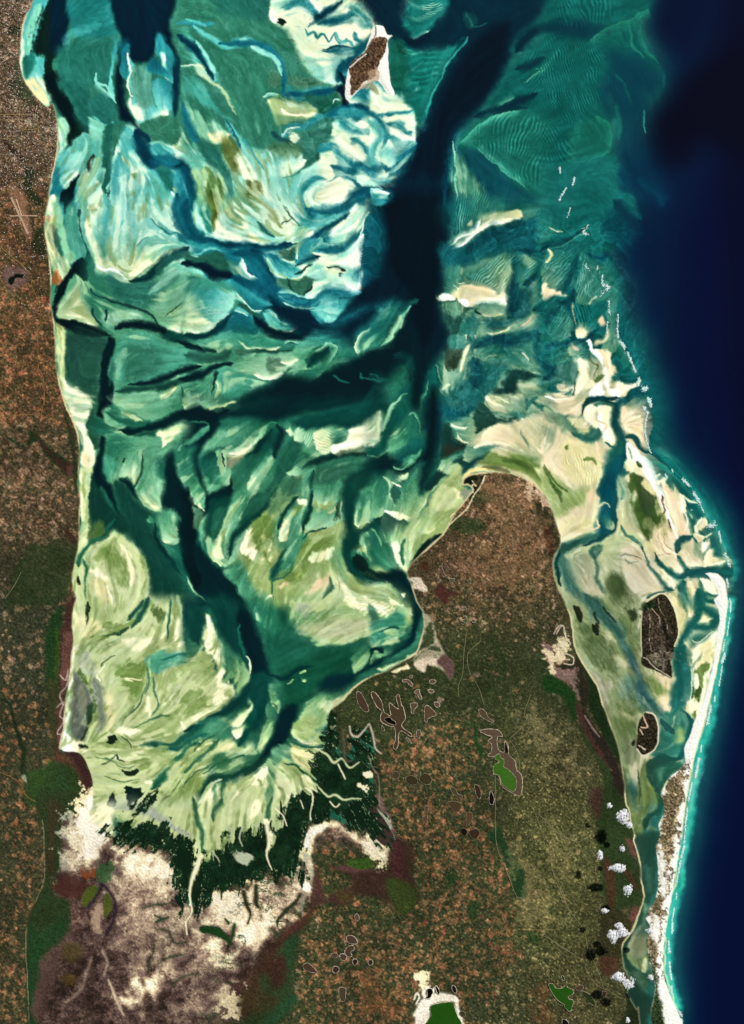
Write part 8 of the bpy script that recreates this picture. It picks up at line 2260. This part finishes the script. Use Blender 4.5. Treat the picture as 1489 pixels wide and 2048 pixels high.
# ------------------------------------------------------------------ materials
def surf_mat(name, rough, grain, gscale, bump, spec=.0, coat=False):
    m = bpy.data.materials.new(name); m.use_nodes = True; n = m.node_tree; b = n.nodes['Principled BSDF']
    at = n.nodes.new('ShaderNodeVertexColor'); at.layer_name = 'albedo'
    tc = n.nodes.new('ShaderNodeTexCoord')
    no = n.nodes.new('ShaderNodeTexNoise'); no.inputs['Scale'].default_value = gscale; no.inputs['Detail'].default_value = 3
    n.links.new(tc.outputs['Object'], no.inputs['Vector'])
    mr = n.nodes.new('ShaderNodeMapRange'); mr.inputs['From Min'].default_value = .25; mr.inputs['From Max'].default_value = .75
    mr.inputs['To Min'].default_value = 1-grain; mr.inputs['To Max'].default_value = 1+grain
    n.links.new(no.outputs['Fac'], mr.inputs['Value'])
    mx = n.nodes.new('ShaderNodeVectorMath'); mx.operation = 'SCALE'
    n.links.new(at.outputs['Color'], mx.inputs[0]); n.links.new(mr.outputs[0], mx.inputs['Scale'])
    n.links.new(mx.outputs[0], b.inputs['Base Color'])
    b.inputs['Roughness'].default_value = rough; b.inputs['Specular IOR Level'].default_value = spec
    if bump:
        bp = n.nodes.new('ShaderNodeBump'); bp.inputs['Strength'].default_value = bump; bp.inputs['Distance'].default_value = .02
        n.links.new(no.outputs['Fac'], bp.inputs['Height']); n.links.new(bp.outputs[0], b.inputs['Normal'])
    return m
M_ground = surf_mat('ground_cover', .95, .22, 22, .5)
M_water = surf_mat('water_surface', .4, .04, 14, 0, .02)
M_sand = surf_mat('bare_sand', .9, .04, 18, .1)
M_leaf = surf_mat('mangrove_leaves', .9, .3, 24, .6)
def flat_mat(name, hexc, rough=.9, grain=.15, gscale=12, spec=0., gain=True):
    m = bpy.data.materials.new(name); m.use_nodes = True; n = m.node_tree; b = n.nodes['Principled BSDF']
    c = lin(hex2(hexc))/(KGAIN if gain else 1)
    tc = n.nodes.new('ShaderNodeTexCoord'); no = n.nodes.new('ShaderNodeTexNoise'); no.inputs['Scale'].default_value = gscale
    n.links.new(tc.outputs['Object'], no.inputs['Vector'])
    cr = n.nodes.new('ShaderNodeValToRGB'); cr.color_ramp.elements[0].position = .3; cr.color_ramp.elements[1].position = .7
    cr.color_ramp.elements[0].color = (*[float(v)*(1-grain) for v in c], 1); cr.color_ramp.elements[1].color = (*[min(.9, float(v)*(1+grain)) for v in c], 1)
    n.links.new(no.outputs['Fac'], cr.inputs[0]); n.links.new(cr.outputs[0], b.inputs['Base Color'])
    b.inputs['Roughness'].default_value = rough; b.inputs['Specular IOR Level'].default_value = spec
    return m

FID = ID[:-1, :-1]
base = (np.arange(H_-1)[:, None]*W_ + np.arange(W_-1)[None, :]).astype(np.int64)
coll = scn.collection
def region_mesh(name, rid, mat):
    sel = base[FID == rid].ravel()
    if sel.size == 0: return None
    q = np.stack([sel, sel+W_, sel+W_+1, sel+1], 1)
    u, inv = np.unique(q, return_inverse=True); inv = inv.reshape(-1).astype(np.int32)
    me = bpy.data.meshes.new(name); me.vertices.add(len(u)); me.vertices.foreach_set('co', P3[u].ravel())
    nf = len(sel); me.loops.add(nf*4); me.loops.foreach_set('vertex_index', inv)
    me.polygons.add(nf); me.polygons.foreach_set('loop_start', np.arange(0, nf*4, 4, dtype=np.int32))
    me.polygons.foreach_set('use_smooth', np.ones(nf, bool))
    me.update(calc_edges=True)
    at = me.color_attributes.new('albedo', 'FLOAT_COLOR', 'POINT'); at.data.foreach_set('color', A4[u].ravel())
    me.materials.append(mat); o = bpy.data.objects.new(name, me); coll.objects.link(o); return o
for rid, (nm, lab, cat) in regs.items():
    mt = {'ground': M_ground, 'lagoon_water': M_water, 'sea_water': M_water, 'barrier_beach': M_sand, 'mangrove_forest': M_leaf, 'sandbar': M_sand}.get(nm, M_ground)
    o = region_mesh(nm, rid, mt)
    if o is None: print('EMPTY region', nm, lab); continue
    if cat == 'stuff': tag(o, 'dark green mangrove forest fringing the head of the lagoon', 'mangroves', None, 'stuff')
    elif lab is None: tag(o, kind='structure')
    else: tag(o, lab, cat, 'sandbars in the lagoon' if nm == 'sandbar' else ('islands in the lagoon' if nm in ('island', 'islet') else None))

# ------------------------------------------------------------------ roads, runways
def poly_obj(name, verts, faces, mat, parent=None, smooth_=False):
    me = bpy.data.meshes.new(name); me.from_pydata(verts, [], faces); me.materials.append(mat)
    if smooth_: me.polygons.foreach_set('use_smooth', np.ones(len(faces), bool))
    me.update(); o = bpy.data.objects.new(name, me); coll.objects.link(o); o.parent = parent; return o
def zat(x, y):
    i = min(W_-1, max(0, int((x+MARG)/STEP))); j = min(H_-1, max(0, int((y+MARG)/STEP)))
    return float(Z[max(0, j-1):j+2, max(0, i-1):i+2].max())
def ribbon(P, wd, dz=.012, seed=0):
    Q = smooth(P, False, 5); rr = random.Random(seed); v = []; f = []
    for i, (x, y) in enumerate(Q):
        a = Q[max(0, i-1)]; b = Q[min(len(Q)-1, i+1)]; d = np.array(b)-a; L = math.hypot(*d)+1e-9; n = np.array([-d[1], d[0]])/L
        h = wd*.5*(.8+.4*rr.random()); x += rr.uniform(-.3, .3); y += rr.uniform(-.3, .3)
        z = zat(x, y)+dz
        for s in (1, -1): px, py = PX(x+s*n[0]*h, y+s*n[1]*h); v.append((px, py, z))
        if i: f.append((2*i-2, 2*i, 2*i+1, 2*i-1))
    return v, f
RM = {'t': flat_mat('track_sand', '8c8460'), 'y': flat_mat('dirt_road', 'a8925c'), 'o': flat_mat('laterite_road', 'a07448'), 'p': flat_mat('pale_street', 'a89080')}
for i, (op, a, P, sc) in enumerate(parse(ROADS)):
    v, f = ribbon(P, max(.8, float(a[1])*1.1/sc), seed=i); tag(poly_obj('road', v, f, RM[a[0]]), kind='structure')
M_run = flat_mat('worn_tarmac', 'b89c80', grain=.1); M_line = flat_mat('runway_edge', 'dcc4a0', grain=.1)
for (a, b, wd) in (((23, 395), (57, 468), 4.2), ((20, 432), (75, 432), 2.4), ((33, 398), (44, 431), 1.6)):
    v, f = ribbon([a, ((a[0]+b[0])/2, (a[1]+b[1])/2), b], wd, .03, 5); o = poly_obj('runway', v, f, M_line if wd < 2 else M_run); tag(o, kind='structure')

# ------------------------------------------------------------------ pans, pools and lakes
_pm = {}
def pm(h, kind, rim=False):
    k = (h, kind, rim)
    if k not in _pm: _pm[k] = flat_mat('salt_rim' if rim else (kind+'_floor' if kind == 'pan' else kind+'_water'), h, .9 if (rim or kind == 'pan') else .3, .25 if rim else .12, 8, 0. if rim or kind == 'pan' else .05)
    return _pm[k]
def toned(h, k=(.96, .97, .86)): return ''.join('%02x' % int(int(h[q:q+2], 16)*k[q//2]) for q in (0, 2, 4))
def make_pan(i, rimc, rw, floorc, kind, label, P, sc):
    floorc = toned(floorc) if kind != 'lake' else toned(floorc, (.95, .88, .9)); rimc = toned(rimc, (.95, .94, .88))
    rr = random.Random(i); Q = smooth(P, True, 5)
    Q = np.array([(x+rr.uniform(-.45, .45), y+rr.uniform(-.45, .45)) for x, y in Q])
    n = len(Q); cx, cy = Q.mean(0); Zb = max(zat(x, y) for x, y in Q)
    Zb = max(Zb, zat(cx, cy), max(zat((x+cx)/2, (y+cy)/2) for x, y in Q)) + .01 + (.02 if kind != 'pan' else 0)
    o = bpy.data.objects.new({'pan': 'salt_pan', 'pool': 'pool', 'lake': 'lake'}[kind], None); coll.objects.link(o)
    bx, by = PX(cx, cy); o.location = (bx, by, Zb)
    tag(o, label, {'pan': 'salt pan', 'pool': 'pool', 'lake': 'lake'}[kind], {'pan': 'pans scattered over the peninsula', 'pool': 'dark pools on the peninsula', 'lake': 'green lakes on the peninsula'}[kind])
    def loc(x, y, z): a, b = PX(x, y); return (a-bx, b-by, z)
    fv = [loc(x, y, .004) for x, y in Q]
    bm = bmesh.new(); vs = [bm.verts.new(p) for p in fv]; fc = bm.faces.new(vs)
    bmesh.ops.triangulate(bm, faces=[fc]); bmesh.ops.recalc_face_normals(bm, faces=bm.faces)
    if bm.faces[:] and sum(f.normal.z for f in bm.faces) < 0: bmesh.ops.reverse_faces(bm, faces=bm.faces)
    nm = 'dry_floor' if kind == 'pan' else 'water_surface'
    me = bpy.data.meshes.new(nm); bm.to_mesh(me); bm.free(); me.materials.append(pm(floorc, kind)); fo = bpy.data.objects.new(nm, me); coll.objects.link(fo); fo.parent = o
    v = []; f = []
    for k2, (x, y) in enumerate(Q):
        a = Q[k2-1]; b = Q[(k2+1) % n]; d = b-a; L = math.hypot(*d)+1e-9; nx, ny = d[1]/L, -d[0]/L
        h = rw/sc*(.16+.36*rr.random())
        v += [loc(x-nx*h, y-ny*h, .0), loc(x, y, .014), loc(x+nx*h, y+ny*h, .0)]
    for k2 in range(n):
        a = 3*k2; b = 3*((k2+1) % n); f += [(a, b, b+1, a+1), (a+1, b+1, b+2, a+2)]
    poly_obj('rim', v, f, pm(rimc, kind, True), o)
ox = oy = 0.
PL = []
for ln in PANS.strip().split('\n'):
    if ln[0] == '@': _, a, b = ln.split(); ox, oy = float(a), float(b); continue
    head, rest = ln.split(';'); lab, ps = rest.split(':'); h = head.split()
    P = [(ox+float(p.split(',')[0])/SC, oy+float(p.split(',')[1])/SC) for p in ps.split()]
    PL.append((h[1], float(h[2]), h[3], h[4], lab.strip(), P))
for i, p in enumerate(PL): make_pan(i, *p, SC)

# ------------------------------------------------------------------ houses of the coastal town
def boxes(name, items, mat):
    v = []; f = []
    for (x, y, z, a, b, h, t) in items:
        c, s = math.cos(t), math.sin(t); k = len(v)
        for dz in (0, h):
            for dx, dy in ((-a, -b), (a, -b), (a, b), (-a, b)): v.append((x+dx*c-dy*s, y+dx*s+dy*c, z+dz))
        f += [(k+4, k+5, k+6, k+7), (k, k+1, k+5, k+4), (k+1, k+2, k+6, k+5), (k+2, k+3, k+7, k+6), (k+3, k, k+4, k+7)]
    return poly_obj(name, v, f, mat)
rr = random.Random(3)
for mi, (hx, cnt) in enumerate((('e0d8cc', 1100), ('c89c84', 1500), ('8c8078', 1200))):
    it = []
    while len(it) < cnt:
        x = rr.uniform(-40, 118); y = rr.uniform(-60, 640)
        i = int((x+MARG)/STEP); j = int((y+MARG)/STEP)
        if SD_main[j, i] < 2.5: continue
        dn = (.9 if y < 380 else .35 if y < 520 else .12)*(1 if x > 20 else .7)*(.4+1.8*max(0, fbm(np.float32(x), np.float32(y), 24., 7, 2)+.2))
        if rr.random() > dn: continue
        px, py = PX(x, y); s = rr.uniform(.008, .020); it.append((px, py, zat(x, y), s, s*rr.uniform(.6, 1.2), .012, rr.uniform(0, 3)))
    tag(boxes('town_houses', it, flat_mat('roof_sheet', hx, grain=.25)), ['pale roofed', 'rust red roofed', 'grey roofed'][mi]+' houses of the coastal town seen as specks', 'houses', None, 'stuff')

# ------------------------------------------------------------------ surf
M_foam = flat_mat('sea_foam', 'e4fbf6', .7, .05)
v = []; f = []
for op, a, P, sc in parse(FOAM):
    Q = smooth(P, False, 8); n = int(float(a[0])*2.6); sprd = float(a[1])/sc
    seg = np.diff(Q, axis=0); ang0 = [math.atan2(s[1], s[0]) for s in seg]
    for _ in range(n):
        t = min(len(seg)-1, int((rr.random()+.12*math.sin(rr.random()*6))*len(seg)) % len(seg)); q = Q[t] + seg[t]*rr.random()
        q = q + np.array([rr.gauss(0, sprd*.22), rr.gauss(0, sprd*.3)])
        if SD_spit[int((q[1]+MARG)/STEP), int((q[0]+MARG)/STEP)] > -2: continue
        L = rr.uniform(.4, 2.3); Wd = rr.uniform(.3, .95); th = ang0[t]+rr.gauss(0, .5); k = len(v); m_ = 7
        cx, cy = PX(q[0], q[1]); v.append((cx, cy, .03))
        for s in range(m_):
            e = s*2*math.pi/m_; r_ = rr.uniform(.7, 1.2); dx = L*math.cos(e)*r_/40; dy = Wd*math.sin(e)*r_/40
            v.append((cx+dx*math.cos(-th)-dy*math.sin(-th), cy+dx*math.sin(-th)+dy*math.cos(-th), .006))
        f += [(k, k+1+s, k+1+(s+1) % m_) for s in range(m_)]
tag(poly_obj('surf_foam', v, f, M_foam), 'broken white surf along the outer reef and the barrier beach', 'surf', None, 'stuff')

# ------------------------------------------------------------------ clouds, floating about two kilometres up
M_cloud = bpy.data.materials.new('cloud_vapour'); M_cloud.use_nodes = True; n = M_cloud.node_tree
b = n.nodes['Principled BSDF']; b.inputs['Base Color'].default_value = (.93, .94, .95, 1); b.inputs['Roughness'].default_value = 1; b.inputs['Specular IOR Level'].default_value = 0
tc = n.nodes.new('ShaderNodeTexCoord'); no = n.nodes.new('ShaderNodeTexNoise'); no.inputs['Scale'].default_value = 9; no.inputs['Detail'].default_value = 5
cr = n.nodes.new('ShaderNodeMapRange'); cr.inputs['From Min'].default_value = .40; cr.inputs['From Max'].default_value = .60; cr.clamp = True
n.links.new(tc.outputs['Object'], no.inputs['Vector']); n.links.new(no.outputs['Fac'], cr.inputs['Value']); lw = n.nodes.new('ShaderNodeLayerWeight'); lw.inputs['Blend'].default_value = .5
inv = n.nodes.new('ShaderNodeMapRange'); inv.inputs['From Min'].default_value = .95; inv.inputs['From Max'].default_value = .25; inv.clamp = True
n.links.new(lw.outputs['Facing'], inv.inputs['Value']); mul = n.nodes.new('ShaderNodeMath'); mul.operation = 'MULTIPLY'
n.links.new(cr.outputs[0], mul.inputs[0]); n.links.new(inv.outputs[0], mul.inputs[1]); pw = n.nodes.new('ShaderNodeMath'); pw.operation = 'POWER'; pw.inputs[1].default_value = 1.6; n.links.new(mul.outputs[0], pw.inputs[0])
m2 = n.nodes.new('ShaderNodeMath'); m2.operation = 'MULTIPLY'; m2.inputs[1].default_value = .46; n.links.new(pw.outputs[0], m2.inputs[0]); n.links.new(m2.outputs[0], b.inputs['Alpha'])
scn.cycles.transparent_max_bounces = 64
CLOUDS = [(590,125,48,62,1,'big cumulus at the northern end of the cloud line'),(630,187,22,20,1,'small bright puff touching the northern inlet bank'),
 (415,408,22,42,.9,'small upright cloud standing west of the others'),(548,505,66,30,1,'flat bright cloud, second large one from the north'),
 (622,668,38,44,.75,'round thin cloud above the middle of the inlet shore'),(448,824,28,14,.8,'tiny cloud right beside a black shadow'),
 (558,937,34,22,1,'bright cap of the southern cloud cluster'),(512,1012,46,50,1,'large bright western cloud of the southern cluster'),(585,985,46,42,.8,'grey eastern cloud of the southern cluster'),
 (555,1315,52,34,1,'bright cloud beside the lower inlet'),(625,1365,60,50,.35,'thin wispy cloud hanging over the lower inlet'),(485,40,22,20,.4,'faintest wisp at the north of the cloud line'),
 (580,360,26,24,.4,'faint wisp between the northern clouds'),(785,975,26,16,.9,'little bright cloud at the edge of the dunes'),(620,1640,16,24,.5,'small faint cloud at the bottom edge'),(790,1320,28,22,.3,'thin veil of cloud east of the lower inlet')]
HC = 1.85
for ci, (zx, zy, rx, ry, de, lab) in enumerate(CLOUDS):
    x, y = 1089+zx/SC, 1600+zy/SC; px, py = PX(x, y); k = 1-HC/150.; px *= k; py *= k
    bm = bmesh.new(); cr_ = random.Random(40+ci); nb = int((40+rx*ry/16)*de)+5
    for q in range(nb):
        a = cr_.random()*2*math.pi; r_ = cr_.random()**.7*(1.25 if cr_.random() < .25 else 1)*(.75+.5*abs(math.sin(a*1.5+ci))); ex = math.cos(a)*r_*rx*.74/SC/40; ey = math.sin(a)*r_*ry*.74/SC/40
        s = (.06+.10*max(0, 1-r_)*min(1.3, rx/40.))*cr_.uniform(.6, 1.25)*(.6+.4*de)
        ret = bmesh.ops.create_icosphere(bm, subdivisions=2, radius=s)
        for v_ in ret['verts']:
            nn = 1+.30*math.sin(v_.co.x*47+q)*math.sin(v_.co.y*53+2*q)+.2*math.sin(v_.co.z*61+v_.co.x*35)
            v_.co = Vector((v_.co.x*nn+ex, v_.co.y*nn+ey, v_.co.z*nn*.8+cr_.uniform(0, .0)+.12*max(0, 1-r_)*cr_.random()))
    me = bpy.data.meshes.new('cloud'); bm.to_mesh(me); bm.free(); me.materials.append(M_cloud)
    me.polygons.foreach_set('use_smooth', np.ones(len(me.polygons), bool))
    o = bpy.data.objects.new('cloud', me); coll.objects.link(o); o.location = (px, py, HC); tag(o, lab, 'cloud', 'small clouds over the southern inlet')
print('built', len(bpy.data.objects), 'objects')
